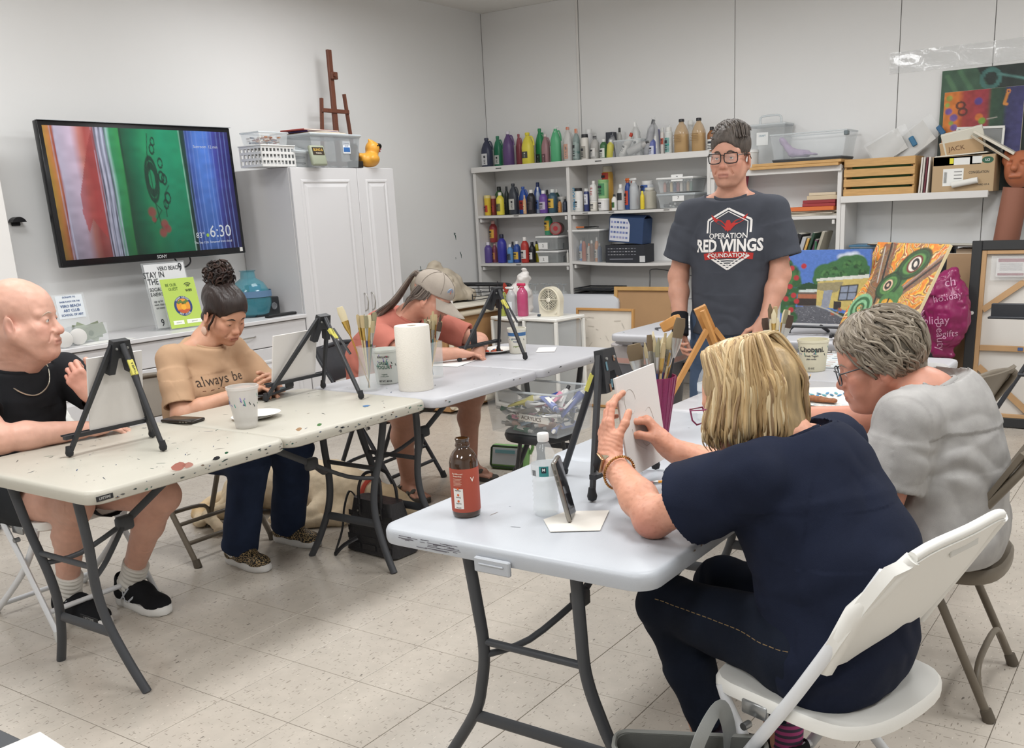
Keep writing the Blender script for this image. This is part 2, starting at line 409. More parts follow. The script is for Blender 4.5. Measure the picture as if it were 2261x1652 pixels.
# ------------------------------------------------------------------ room shell
XL,YB,ZS = -3.34,5.70,.0
XR,YF = 5.2,-4.2
wallm = M('wall_paint','e4e4e3',.55,bump=.06,bs=40,mott=.015,ms=1.3)
trimm = M('white_trim','e6e4e1',.4)
def struct(name,mb,parent=None):
 o = mb.obj(name,parent)
 if parent is None: o['kind'] = 'structure'
 return o
TI = .3048
def floor_mat():
 m = bpy.data.materials.new('vinyl_tile'); m.use_nodes = True
 nt = m.node_tree; N = nt.nodes; L = nt.links; b = N['Principled BSDF']
 b.inputs['Roughness'].default_value = .22; b.inputs['Specular IOR Level'].default_value = .42
 geo = N.new('ShaderNodeNewGeometry'); oi = N.new('ShaderNodeObjectInfo')
 def nod(t,**k):
  n = N.new(t)
  for a,v in k.items(): setattr(n,a,v)
  return n
 base = nod('ShaderNodeRGB'); base.outputs[0].default_value = lin('d2c9bd') + [1]
 # tone of each tile and a soft large mottling
 n1 = nod('ShaderNodeTexNoise'); n1.inputs['Scale'].default_value = 14; n1.inputs['Detail'].default_value = 5; L.new(geo.outputs['Position'],n1.inputs['Vector'])
 ad = nod('ShaderNodeMath',operation='MULTIPLY_ADD'); L.new(n1.outputs['Fac'],ad.inputs[0]); ad.inputs[1].default_value = .22
 ml = nod('ShaderNodeMath',operation='MULTIPLY_ADD'); L.new(oi.outputs['Random'],ml.inputs[0]); ml.inputs[1].default_value = .035; ml.inputs[2].default_value = .70
 L.new(ml.outputs[0],ad.inputs[2])
 sc = nod('ShaderNodeVectorMath',operation='SCALE'); L.new(base.outputs[0],sc.inputs[0]); L.new(ad.outputs[0],sc.inputs['Scale'])
 last = sc.outputs['Vector']
 # streaky chips: stretched noise, thresholded; the grain turns from tile to tile
 for k,(scl,th,colr,rotz) in enumerate((((150,30,1),.672,'857c70',.3),((34,160,1),.68,'736b60',-.25),((90,26,1),.715,'4e4a45',.9),((120,40,1),.70,'ddd6ca',1.7))):
  mp = nod('ShaderNodeMapping'); mp.inputs['Rotation'].default_value = (0,0,rotz); mp.inputs['Scale'].default_value = scl
  L.new(geo.outputs['Position'],mp.inputs['Vector'])
  of = nod('ShaderNodeVectorMath',operation='ADD'); L.new(mp.outputs[0],of.inputs[0]); L.new(oi.outputs['Location'],of.inputs[1])
  nn = nod('ShaderNodeTexNoise'); nn.inputs['Scale'].default_value = 1; nn.inputs['Detail'].default_value = 1.5; L.new(of.outputs[0],nn.inputs['Vector'])
  mr = nod('ShaderNodeMapRange'); mr.inputs['From Min'].default_value = th; mr.inputs['From Max'].default_value = th + .03; L.new(nn.outputs['Fac'],mr.inputs['Value'])
  mr.inputs['To Max'].default_value = .75
  mx = nod('ShaderNodeMixRGB'); L.new(mr.outputs[0],mx.inputs['Fac']); L.new(last,mx.inputs['Color1']); mx.inputs['Color2'].default_value = lin(colr) + [1]
  last = mx.outputs[0]
 L.new(last,b.inputs['Base Color'])
 n2 = nod('ShaderNodeTexNoise'); n2.inputs['Scale'].default_value = 3; L.new(geo.outputs['Position'],n2.inputs['Vector'])
 r2 = nod('ShaderNodeMapRange'); r2.inputs['To Min'].default_value = .16; r2.inputs['To Max'].default_value = .34; L.new(n2.outputs['Fac'],r2.inputs['Value']); L.new(r2.outputs[0],b.inputs['Roughness'])
 bp = nod('ShaderNodeBump'); bp.inputs['Strength'].default_value = .05; bp.inputs['Distance'].default_value = .004
 n3 = nod('ShaderNodeTexNoise'); n3.inputs['Scale'].default_value = 9; L.new(geo.outputs['Position'],n3.inputs['Vector']); L.new(n3.outputs['Fac'],bp.inputs['Height']); L.new(bp.outputs[0],b.inputs['Normal'])
 return m
fm = floor_mat()
fl = struct('floor',MB().box(((XL + XR) / 2,(YF + YB) / 2,-.053),(XR - XL,YB - YF,.1),C('6b6258',.8)))
tb = MB().box((0,0,-.002),(TI - .0022,TI - .0022,.004),fm,bev=.0009)
tmesh = None
cells = []
for i in range(-12,18):
 for j in range(-15,20):
  x,y = (i + .5) * TI,(j + .5) * TI
  if XL < x - TI / 2 + .3 and x + TI / 2 < XR and y - TI / 2 > YF and y - TI / 2 < YB:
   d = RM.transposed() @ (V((x,y,0)) - CAM)
   vis = d.y > .3 and -.1 * W_ < CX + F_ * d.x / d.y < 1.1 * W_ and -100 < CY - F_ * d.z / d.y < H_ * 1.12
   cells.append((not vis,d.length,x,y))
cells.sort()
rest = MB()
for n,(_,_,x,y) in enumerate(cells):
 if n < 300:
  if tmesh is None: o = tb.obj('tile',fl); tmesh = o.data
  else: o = link('tile',tmesh,fl)
  o.location = (x,y,0)
 else: rest.box((x,y,-.002),(TI - .0022,TI - .0022,.004),fm)
ro = rest.obj('distant_tiles',fl); ro['kind'] = 'stuff'
# walls; the back wall is boarded with panels meeting at visible joints
struct('wall_left',MB().box((XL - .05,(YF + YB) / 2,CEIL / 2),(.1,YB - YF,CEIL),wallm))
wb = struct('wall_back',MB().box(((XL + XR) / 2,YB + .06,CEIL / 2),(XR - XL + .2,.1,CEIL),C('8f8d8a',.8)))
JX = [XL,-2.34,-.96,.262,.872,2.1,3.3,4.4,XR]
for a,b in zip(JX[:-1],JX[1:]):
 MB().box(((a + b) / 2,YB + .005,CEIL / 2),(b - a - .005,.01,CEIL),wallm,bev=.002).obj('wall_panel',wb)
MB().box((-2.352,YB - .004,CEIL / 2),(.018,.008,CEIL),trimm,bev=.002).obj('joint_strip',wb)
struct('wall_right',MB().box((XR + .05,(YF + YB) / 2,CEIL / 2),(.1,YB - YF,CEIL),wallm))
struct('wall_front',MB().box(((XL + XR) / 2,YF - .05,CEIL / 2),(XR - XL + .2,.1,CEIL),wallm))
struct('ceiling',MB().box(((XL + XR) / 2,(YF + YB) / 2,CEIL + .05),(XR - XL + .2,YB - YF + .2,.1),C('e6e4e0',.8)))
for nm,c,s in (('baseboard_left',(XL + .006,(YF + YB) / 2,.05),(.012,YB - YF,.1)),('baseboard_back',((XL + XR) / 2,YB - .006,.05),(XR - XL,.012,.1))):
 struct(nm,MB().box(c,s,trimm,bev=.003))
# white door standing ajar at the very edge, against the left wall
p0 = on(38,600,x=-3.16);
d = MB().box((-3.18,p0.y - .42,1.02),(.04,.84,2.04),trimm,bev=.004)
dr = struct('door_1',d)
hk = on(33,491,x=XL)
h = thing('coat_hook','black hook on the white wall beside the television','hook',hk)
MB().box((.006,0,0),(.012,.05,.04),C('1d1d1f',.4),bev=.004).obj('back_plate',h)
MB().prism([(-.04 + .08 * t,.028 * math.sin(PI * t) ** .6) for t in [i / 10 for i in range(11)]],0,.05,C('1d1d1f',.4),frame((.0,0,0),(0,1,0),(1,0,0))).obj('hook_cap',h)
# fluorescent fixtures: one end shows at the very top of the picture
def fixture(x,y,a,label):
 t = thing('ceiling_light',label,'light',(x,y,CEIL),a,'ceiling lights')
 MB().box((0,0,-.04),(.62,1.24,.08),trimm,bev=.004).obj('housing',t)
 MB().box((0,0,-.088),(.56,1.18,.016),M('lit_diffuser','fff8ee',.4,emit=1.6)).obj('diffuser',t)
q = on(846,12,z=CEIL - .09)
fixture(q.x - .31,q.y + .05,.1,'white ceiling light whose corner shows above the back corner')
# streaks of green paint on the left wall near the corner
sp = MB()
for (a,b,w) in (((1003,514),(1007,530),.006),((1002,517),(1006,515),.004),((1016,556),(1019,570),.005),((928,588),(929,596),.004),((925,598),(933,596),.003),((1006,568),(1006,573),.003)):
 A,B = on(*a,x=XL + .002),on(*b,x=XL + .002); sp.tube([A,(A + B) / 2 + V((0,.006,0)),B],[w * .6,w,w * .4],C('2f4f4a',.6),6,flat=((1,0,0),.3))
tag(sp.obj('paint_smear'),'dark green paint smears on the white wall beside the paint shelves','paint mark')
# ------------------------------------------------------------------ folding tables
dk = M('dark_grey_steel','44464a',.45,spec=.4)
def plas(k): return M(k,{'table_top_worn': 'bab6aa','table_top_white': 'b9b9bd','table_top_grey': 'b4b8be'}[k],.38,bump=.12,bs=350,mott=.02,ms=3)
def rrect(x0,x1,y0,y1,r,n=6):
 P = []
 for cx,cy,a0 in ((x1 - r,y1 - r,0),(x0 + r,y1 - r,90),(x0 + r,y0 + r,180),(x1 - r,y0 + r,270)):
  for k in range(n + 1):
   a = math.radians(a0 + 90 * k / n); P.append((cx + r * math.cos(a),cy + r * math.sin(a)))
 return P
def slab(mb,poly_fn,prof,m,X=None):
 """stack of rounded rectangles poly_fn(inset) at heights: prof [(inset,z)] -> closed rounded slab"""
 vs = []; fs = []; k = 0
 for ins,z in prof:
  P = poly_fn(ins); k = len(P); vs += [(p[0],p[1],z) for p in P]
 L = len(prof)
 for i in range(L - 1):
  for j in range(k): fs.append((i * k + j,i * k + (j + 1) % k,(i + 1) * k + (j + 1) % k,(i + 1) * k + j))
 fs.append(tuple(range(k - 1,-1,-1))); fs.append(tuple((L - 1) * k + j for j in range(k)))
 mb.put(vs,fs,m,True,X)
def table(label,x0,x1,y0,y1,mat,seed,splat,z=.74,leg=((.19,.70),(.17,.52),(.135,.36),(.14,.24),(.19,.11),(.25,0)),seam=True,group='folding tables',legs=(.16,.16),scuff=False):
 cx,cy = (x0 + x1) / 2,(y0 + y1) / 2; w,l = x1 - x0,y1 - y0
 t = thing('folding_table',label,'table',(cx,cy,0),0,group)
 m = plas(mat); mb = MB(); hw,hl = w / 2,l / 2
 def halfslab(a,b,ra):
  slab(mb,lambda i: rrect(-hw + i,hw - i,a + i,b - i,ra - i * .5),[(.012,z - .045),(.002,z - .040),(0,z - .03),(0,z - .012),(.004,z - .003),(.012,z)],m)
 if seam: halfslab(-hl,-.0012,.055); halfslab(.0012,hl,.055)
 else: halfslab(-hl,hl,.06)
 mb.obj('tabletop',t)
 for s in (-1,1):      # a leg frame at each end: two bent tubes, a cross bar, a folding brace
  yt,yf = s * (hl - .07),s * (hl - legs[0 if s < 0 else 1]); yy = s * (hl - .11)
  Y = lambda z_: yf + (yt - yf) * z_ / .7
  at = lambda z_: next(a[0] + (b[0] - a[0]) * (a[1] - z_) / (a[1] - b[1]) for a,b in zip(leg[:-1],leg[1:]) if b[1] <= z_ <= a[1])
  for q in (-1,1):
   MB().tube(spl([(q * o_,Y(z_),z_) for o_,z_ in leg],5),.0155,dk,10).obj('leg',t)
  MB().tube([(-at(.2),Y(.2),.2),(at(.2),Y(.2),.2)],.019,dk,6,flat=((0,1,0),.5)).obj('cross_bar',t)
  MB().tube([(-at(.44),Y(.44),.44),(at(.44),Y(.44),.44)],.010,dk,8).obj('stretcher',t)
  top = at(.44)
  kn = (0,yy - s * .22,.50)
  br = MB().tube(spl([(-top,Y(.44),.40),(-top * .5,yy - s * .09,.42),kn],4),.009,dk,8)
  br.tube(spl([(top,Y(.44),.40),(top * .5,yy - s * .09,.42),kn],4),.009,dk,8)
  br.tube([kn,(0,yy - s * .56,z - .05)],.014,dk,8,flat=((1,0,0),.6)); br.box(kn,(.035,.06,.05),dk,bev=.008)
  br.obj('folding_brace',t)
  MB().box((0,yy - s * .6,z - .055),(.09,.05,.028),dk,bev=.006).obj('bracket',t)
 r = random.Random(seed); sm = MB()
 for k in range(splat):     # dried paint: flecks, dabs and streaks, mostly on the rims
  edge = r.random() < .3
  c = C(r.choice(['39423f','2c5148','4a4744','3f6b5c','5b5a58','2d3f63','7d6a5c','565b60']),.6)
  if edge:
   q = r.uniform(-hl + .03,hl - .03); sz = r.uniform(.0012,.0045)
   px = hw + .0003; zz = z - r.uniform(.008,.036)
   P = [(px,q + sz * 1.5 * r.uniform(.4,2.2) * math.cos(a) ,zz + sz * .8 * math.sin(a) * r.uniform(.6,1.1)) for a in [2 * PI * i / 7 for i in range(7)]]
   sm.put(P + [(p[0] + .0006,p[1],p[2]) for p in P],[tuple(range(7,14))],c)
  else:
   X = T(r.uniform(-hw + .04,hw - .04),r.choice([r.uniform(-hl + .03,hl - .03),r.uniform(-hl + .03,0)]),z + .0004) @ rot('Z',r.uniform(0,6)); sz = r.uniform(.0012,.0036)
   st = r.choice([1,1,1.6,4,6]); P = [(sz * st * math.cos(a) * r.uniform(.6,1.2),sz * .7 * math.sin(a) * r.uniform(.5,1.2),0) for a in [2 * PI * i / 8 for i in range(8)]]
   sm.put(P,[tuple(range(8))],c,False,X)
 if scuff:
  for k in range(26):
   xx = -hw + .16 + r.uniform(-.07,.09); zz = z - r.uniform(.012,.034); ln = r.uniform(.01,.05)
   sm.box((xx,-hl - .0004,zz),(ln,.0008,.0012),C('6d6a72',.6))
 if splat: o = sm.obj('paint_splatter',t); o['kind'] = 'stuff'
 return t
tA = table('cream white folding table spattered with paint, nearest the man in black',-1.20,-.44,-.25,1.275,'table_top_worn',3,210)
tB = table('white folding table with the paper towel roll, continuing the paint spattered table',-1.16,-.40,1.285,2.81,'table_top_white',5,34)
tC = table('clean pale grey folding table with the amber bottle, in front of the blond woman',.545,1.305,-.10,1.425,'table_top_grey',8,20,scuff=True,leg=((.155,.70),(.15,.55),(.15,.42),(.175,.31),(.22,.2),(.36,0)))
tD = table('white folding table with the yoghurt tub and paper plate, beside the grey haired woman',.545,1.305,1.435,2.96,'table_top_white',9,12)
tE = table('white folding table set crosswise behind the standing man, holding the two paintings',-.38,.38,-.78,.75,'table_top_white',12,12)
tE.matrix_world = rz(PI / 2,(.02,3.68,0))
# maker's plates and the moulded latch on the near table edges
lat = MB(); lat.box((-.02,-.7695,.698),(.10,.012,.036),plas('table_top_grey'),bev=.003); lat.box((-.02,-.777,.702),(.07,.004,.004),plas('table_top_grey'),bev=.001)
lat.obj('moulded_latch',tC)
pl = MB().box((.3805,-.715,.717),(.002,.055,.016),C('2a2b2d',.5),bev=.0008); put_text(pl,'LIFETIME',.0115,C('d6d6d2',.5),frame((.3818,-.715,.717),(0,1,0),(1,0,0)),.0,sx=.85); pl.obj('name_plate',tA)
pl = MB().box((-.03,-.598,.2),(.10,.003,.022),C('2a2b2d',.5),bev=.001); put_text(pl,'LIFETIME',.016,C('c9cac8',.5),frame((-.03,-.6,.2),(1,0,0),(0,-1,0)),sx=1); pl.obj('name_plate',tA)
rs = MB()
for (px,py,c,s) in ((395,1030,'d08a7c',.03),(415,1027,'d79d90',.02),(660,948,'d6b08c',.014),(705,938,'6fa06a',.012),(500,1000,'2f6a4a',.008),(478,1012,'2d3034',.014)):
 p = on(px,py,x=-.4385); P = [(0,s * r_ * math.cos(a) * rng.uniform(.7,1.3),.45 * s * r_ * math.sin(a)) for r_ in (1,) for a in [2 * PI * i / 9 for i in range(9)]]
 rs.put([V(p) - V((-.82,.5125,0)) + V(q) for q in P],[tuple(range(9))],C(c,.6))
p = on(810,896,z=.7412); rs.put([V(p) - V((-.82,.5125,0)) + V((.012 * math.cos(a) * rng.uniform(.6,1.6),.016 * math.sin(a) * rng.uniform(.5,1.5),0)) for a in [2 * PI * i / 11 for i in range(11)]],[tuple(range(11))],C('3f6fa0',.5))
rs.obj('paint_stain',tA)
# ------------------------------------------------------------------ chairs
def folding_chair(name,label,X,kind,group=None):
 """faces +x of its frame; seat height .44"""
 t = thing(name,label,'chair',X=X,group=group)
 pl = kind == 'plastic'
 fm_ = {'plastic': M('white_enamel_tube','dfe1e4',.35),'brown': M('taupe_enamel','6f6659',.42,mott=.06,ms=9),'black': M('black_enamel','33353a',.4)}[kind]
 sm_ = M('white_resin','e9e8e3',.42,bump=.05,bs=200) if pl else fm_
 for s in (-1,1):
  a = [(.25,s * .215,0),(.1,s * .213,.25),(-.06,s * .21,.5),(-.235,s * .20,.80 if pl else .74)]
  if not pl: a += [(-.255,s * .17,.785)]
  MB().tube(spl(a,4),.0145 if pl else .0125,fm_,10,flat=((0,1,0),.7) if pl else None).obj('side_tube',t)
  b = [(.165,s * .185,.425),(.13,s * .185,.36),(.0,s * .187,.21),(-.26,s * .19,0)]
  if not pl: b = [(-.02,s * .195,.42),(-.09,s * .197,.27),(-.215,s * .205,0)]
  MB().tube(spl(b,4),.0125,fm_,10).obj('rear_leg',t)
  for p in ((.25,s * .215,.0),(-.26,s * .19,.0) if pl else (-.215,s * .205,0)):
   q = V(p); MB().cyl(q + V((0,0,-.0)),q + V((-.012 if p[0] > 0 else .014,0,.035)),.0185,C('cfcfca' if pl else '5b5348' if kind == 'brown' else '2b2c2f',.6),.0165,12).obj('foot_cap',t)
  hb = MB().box((.06,s * .198,.405),(.07,.012,.035),C('9fa1a2',.3,metal=.8),bev=.004); hb.cyl((.07,s * .205,.37),(.07,s * .226,.37),.009,C('8d8f90',.3,metal=.8),n=10)
  hb.obj('hinge',t)
 MB().tube([(-.21,-.188,.045),(-.21,.188,.045)] if pl else spl([(-.19,-.203,.05),(-.165,-.16,.13),(-.16,0,.145),(-.165,.16,.13),(-.19,.203,.05)],4),.010,fm_,8).obj('rear_stretcher',t)
 MB().cyl((.19,-.213,.1),(.19,.213,.1),.010,fm_,n=8).obj('front_stretcher',t)
 if not pl:
  MB().cyl((.14,-.212,.18),(.14,.212,.18),.009,fm_,n=8).obj('front_stretcher',t)
  MB().tube(spl([(-.25,-.18,.785),(-.26,0,.80),(-.25,.18,.785)],5),.0125,fm_,10).obj('top_rail',t)
 sb = MB()
 P = lambda i: [(v.x,v.y) for v in spl([(x,y,0) for x,y in ([( .21 - i,.12),(.215 - i,.0),(.21 - i,-.12),(.17 - i,-.19 + i),(.05,-.200 + i),(-.1,-.200 + i),(-.17 + i * .7,-.17 + i),(-.205 + i,-.08),(-.205 + i,.08),(-.17 + i * .7,.17 - i),(-.1,.200 - i),(.05,.200 - i),(.17 - i,.19 - i)])],3,True)][::-1]
 if pl: slab(sb,P,[(.012,.404),(.0,.412),(0,.432),(.006,.4405),(.03,.4385),(.08,.434)],sm_)
 else: slab(sb,P,[(.004,.40),(.0,.405),(0,.432),(.008,.441),(.04,.437),(.09,.432)],sm_)
 sb.obj('seat',t)
 bk = MB(); z0,z1 = (.565,.845) if pl else (.62,.80)
 def bf(u,v):
  z = z0 + (z1 - z0) * v; xx = -.062 - (z - .5) * .60
  hw = .215 if not pl else .222 - .03 * abs(2 * v - 1) ** 3
  y = (u * 2 - 1) * hw; bow = (.02 if pl else .03) * (1 - (2 * u - 1) ** 2)
  return V((xx - bow,y,z - (.02 * (2 * u - 1) ** 4 if pl and v > .9 else 0)))
 n,k = 14,8; th = V((.006,0,.004)) if not pl else V((.011,0,.006))
 vs = [bf(i / n,j / k) + th for j in range(k + 1) for i in range(n + 1)] + [bf(i / n,j / k) - th for j in range(k + 1) for i in range(n + 1)]
 w = n + 1; N = len(vs) // 2; fs = [(j * w + i,j * w + i + 1,(j + 1) * w + i + 1,(j + 1) * w + i) for j in range(k) for i in range(n)]
 fs += [tuple(q + N for q in f[::-1]) for f in fs[:]]
 ring = list(range(w)) + [j * w + n for j in range(1,k + 1)] + [k * w + i for i in range(n - 1,-1,-1)] + [j * w for j in range(k - 1,0,-1)]
 fs += [(ring[q],ring[q] + N,ring[(q + 1) % len(ring)] + N,ring[(q + 1) % len(ring)]) for q in range(len(ring))]
 bk.put(vs,fs,sm_,True)
 bo = bk.obj('backrest',t)
 if pl:
  for s in (-1,1):
   MB().tube([bf(.5 + s * .47,.0) + V((.004,0,-.01)),bf(.5 + s * .475,.5) + V((.006,0,0)),bf(.5 + s * .45,1)],[.021,.022,.016],sm_,10).obj('sleeve',bo)
  MB().tube([bf(.5 + (i - 5) * .09,1) + V((0,0,.003)) for i in range(11)],.0115,sm_,8).obj('top_edge',bo)
  MB().box(bf(.5,.9) + V((-.012,0,.0)),(.004,.11,.026),C('d2d1cc',.5),bev=.0015).obj('grip_slot',bo)
 return t
A180 = PI
folding_chair('folding_chair','white plastic folding chair with the blond woman sitting on its edge',rz(math.radians(164),(1.585,.235,0)),'plastic')
folding_chair('folding_chair','white folding chair under the bald man in black shorts',rz(.0,(-1.48,.22,0)),'plastic')
folding_chair('folding_chair','brown metal folding chair under the woman in the tan shirt',rz(0,(-1.67,.98,0)),'brown')
folding_chair('folding_chair','brown metal folding chair under the grey haired woman',rz(PI,(1.60,1.21,0)),'brown')
folding_chair('folding_chair','black folding chair under the person in the baseball cap',rz(0.1,(-1.60,2.2,0)),'black')
folding_chair('folding_chair','empty brown metal folding chair tucked under the table beyond the grey haired woman',rz(PI - .3,(1.31,2.33,0)),'brown')
# ------------------------------------------------------------------ people: shared anatomy
A = lambda *p: np.array(p,float)
def nz(v): v = np.array(v,float); return v / np.linalg.norm(v)
def basis(f,up=(0,0,1)):
 """columns forward, left, up"""
 f = nz(f); l = nz(np.cross(up,f)); return np.stack([f,l,np.cross(f,l)],1)
skinm = M('skin',None,.48,attr=True,bump=.12,bs=240,sss=.06,mott=.05,ms=40)
def add_head(sd,c,R,s=1.,nose=1.,jaw=1.,fat=0.,lid=.5,ear=True,hull=0.):
 W = lambda *p: c + R @ (s * A(*p)); e = lambda p,r,k=.015,op='u',Q=None: sd.ell(W(*p),s * A(*r),R if Q is None else R @ Q,k,op)
 cp = lambda a,b,r0,r1,k=.012,op='u',flat=None: sd.cap(W(*a),W(*b),s * r0,s * r1,k,flat,op)
 e((-.018,0,.040),(.098,.076,.083)); e((.028,0,.030),(.066,.064,.070))
 e((.030,0,-.042),(.060,.057 * jaw,.076),.025)
 for q in (-1,1):
  cp((-.002,q * .056 * jaw,-.050),(.052,q * .028 * jaw,-.104),.019 + fat * .008,.017,.03)
  e((.058,q * .041,-.030),(.026,.022 + fat * .006,.022),.025)
  e((.062,q * .034,-.062),(.024,.020 + fat * .008,.026),.025)
  cp((.078,q * .012,.017),(.066,q * .048,.016),.013,.010,.016)
  e((.094,q * .031,-.004),(.017,.018,.012),.012,'s')
 e((.076,0,-.104),(.022,.024,.019),.02)
 cp((.083,0,.006),(.101 + .006 * (nose - 1),0,-.034),.0085,.0098 * nose,.012)
 e((.1035 + .008 * (nose - 1),0,-.039),(.0118 * nose,.0108 * nose,.0098 * nose),.014)
 for q in (-1,1): e((.094,q * .0115 * nose,-.043),(.011,.0075 * nose,.008),.010); e((.104,q * .007,-.050),(.004,.0035,.003),.003,'s')
 e((.082,0,-.072),(.021,.028,.022),.018)                     # muzzle
 cp((.0985,-.016,-.0685),(.0985,.016,-.0685),.0052,.0052,.006); cp((.0975,-.015,-.0785),(.0975,.015,-.0785),.0062,.0062,.006)
 cp((.1045,-.024,-.0745),(.1055,.0,-.0733),.0032,.0032,.002,'s'); cp((.1045,.024,-.0745),(.1055,.0,-.0733),.0032,.0032,.002,'s')
 for q in (-1,1): cp((.094,q * .024,-.044),(.083,q * .037,-.070),.0035,.003,.006,'s')
 for q in (-1,1):       # lids over the eyeballs
  e((.0765,q * .031,-.004),(.0136,.0150,.0134),.010)
  e((.0915,q * .031,-.0055 - .004 * lid),(.010,.0125,.0046 * (1 - lid) + .0009),.0015,'s')
  if ear:
   Q = np.array(Matrix.Rotation(q * .35,3,'Z') @ Matrix.Rotation(-.2,3,'Y'))
   e((-.012,q * .079,-.020),(.019,.0075,.032),.006,'u',Q); e((-.006,q * .088,-.016),(.011,.006,.020),.004,'s',Q); e((-.002,q * .077,-.050),(.009,.006,.010),.006)
 return W
def eyes(W,R,s,parent,iris='5b4633',look=(1,0,-.1)):
 d = R @ nz(look); Fm = frame((0,0,0),tuple(np.cross(d,R[:,2])),tuple(d))
 for q in (-1,1):
  mb = MB(); r = .0126 * s; X = T(*W(.0765,q * .031,-.004)) @ Fm
  pr = lambda a0,a1: [(r * math.sin(a0 + (a1 - a0) * i / 6),r * math.cos(a0 + (a1 - a0) * i / 6)) for i in range(7)][::-1]
  mb.lathe(pr(.42,PI - .01),C('e9e2da',.2),16,X,cap=False); mb.lathe(pr(.17,.42),C(iris,.15),16,X,cap=False); mb.lathe(pr(.001,.17),C('0c0a0a',.1),16,X,cap=False)
  mb.obj('eye',parent)
def add_hand(sd,w,fd,dor,side,curl=(.3,.35,.4,.45),spread=.09,thumb=((.75,.6,-.25),(.95,.2,-.35)),s=1.,gap=.0):
 """w wrist, fd finger direction, dor back of the hand, side +1 when thumb lies at dor x fd"""
 x = nz(fd); z = nz(np.array(dor) - x * np.dot(dor,x)); y = np.cross(z,x) * side
 W = lambda *p: w + s * (x * p[0] + y * p[1] + z * p[2]); D = lambda p: nz(x * p[0] + y * p[1] + z * p[2])
 ys = (.028,.009,-.010,-.027); bx = (.086,.090,.085,.076)
 for yk,b in zip(ys,bx): sd.cap(W(.012,yk * .6,-.001),W(b,yk,.0),s * .015,s * .0112,.014,(z,.85))
 sd.cap(W(-.02,0,0),W(.02,0,0),s * .027,s * .029,.02,(z,.72))
 sd.cap(W(.012,.018,-.007),W(.046,.034,-.012),s * .0165,s * .0135,.014); sd.cap(W(.02,-.02,-.008),W(.06,-.022,-.006),s * .0145,s * .012,.012)
 tips = []
 LN = ((.043,.025,.020),(.047,.029,.021),(.043,.027,.020),(.034,.020,.018)); RR = (.0088,.0090,.0085,.0076)
 for k in range(4):
  cl = curl[k] if isinstance(curl[k],(tuple,list)) else (curl[k],curl[k] * 1.15,curl[k] * .75)
  a = 0; p = W(bx[k],ys[k],.0); sp = (1.5 - k) * spread; r = RR[k] * s
  for j in range(3):
   a += cl[j]; d = x * math.cos(a) * math.cos(sp) + y * math.sin(sp) * math.cos(a) - z * math.sin(a); q = p + d * LN[k][j] * s
   sd.cap(p,q,r,r * .92,.0035); sd.ell(p,A(1,1,1) * r * 1.07,None,.004); p = q; r *= .92
  tips.append(p)
 p = W(.046,.034,-.012)
 for d,ln,r0,r1 in ((thumb[0],.036,.0118,.0100),(thumb[1],.030,.0102,.0088)):
  q = p + D(d) * ln * s; sd.cap(p,q,r0 * s,r1 * s,.005); p = q
 tips.append(p); return tips
def add_arm(sd,sh,el,wr,r=(.048,.040,.041,.027),wflat=None):
 sd.cap(sh,el,r[0],r[1],.03); m = el + (wr - el) * .32; sd.cap(el,m,r[1] * .98,r[2],.02); sd.cap(m,wr,r[2],r[3],.02,None)
 sd.ell(el,A(1,1,1) * r[1] * 1.03,None,.02)
def skincol(base,spots=(),red=.06):
 b = np.array(lin(base))
 def f(P,N):
  c = np.tile(b,(len(P),1)); n = vnoise(P,14,0) * .5 + vnoise(P,60,1) * .25
  c *= (1 + red * n)[:,None] * np.array([1,.96,.95]) ** n[:,None]
  for (p,r,colr,al) in spots:
   w = al * np.exp(-((P - np.array(p)) ** 2).sum(1) / (r * r)); c = c * (1 - w[:,None]) + np.array(lin(colr)) * w[:,None]
  return c
 return f
def face_spots(W,lip='a8584c',cheek='c4806a',brow=None):
 S = [(W(.100,y,z),.0085,lip,.55) for y in (-.015,0,.015) for z in (-.069,-.079)] + [(W(.102,y,-.0738),.0045,'6b352f',.6) for y in (-.018,-.009,0,.009,.018)]
 S += [(W(.07,q * .045,-.035),.028,cheek,.4) for q in (-1,1)] + [(W(.112,0,-.04),.018,cheek,.45)]
 S += [(W(-.01,q * .085,-.02),.03,cheek,.35) for q in (-1,1)]
 S += [(W(.090,q * .031,-.011),.007,'6b463a',.45) for q in (-1,1)]
 return S
def brows(o,W,R,parent,col,th=.004):
 for q in (-1,1):
  mb = MB(); pts = []
  for t in (0,.25,.5,.75,1):
   pts.append(W(.094 - .012 * t * t - .004 * t,q * (.014 + .034 * t),.0135 + .009 * math.sin(PI * (t * .85 + .1)) - .004 * t))
  mb.tube(pts,[th * .7,th,th,th * .8,th * .35],M('hair_' + col,col,.6,bump=.5,bs=300),6,flat=(tuple(R[:,0]),.6)); mb.obj('eyebrow',parent)
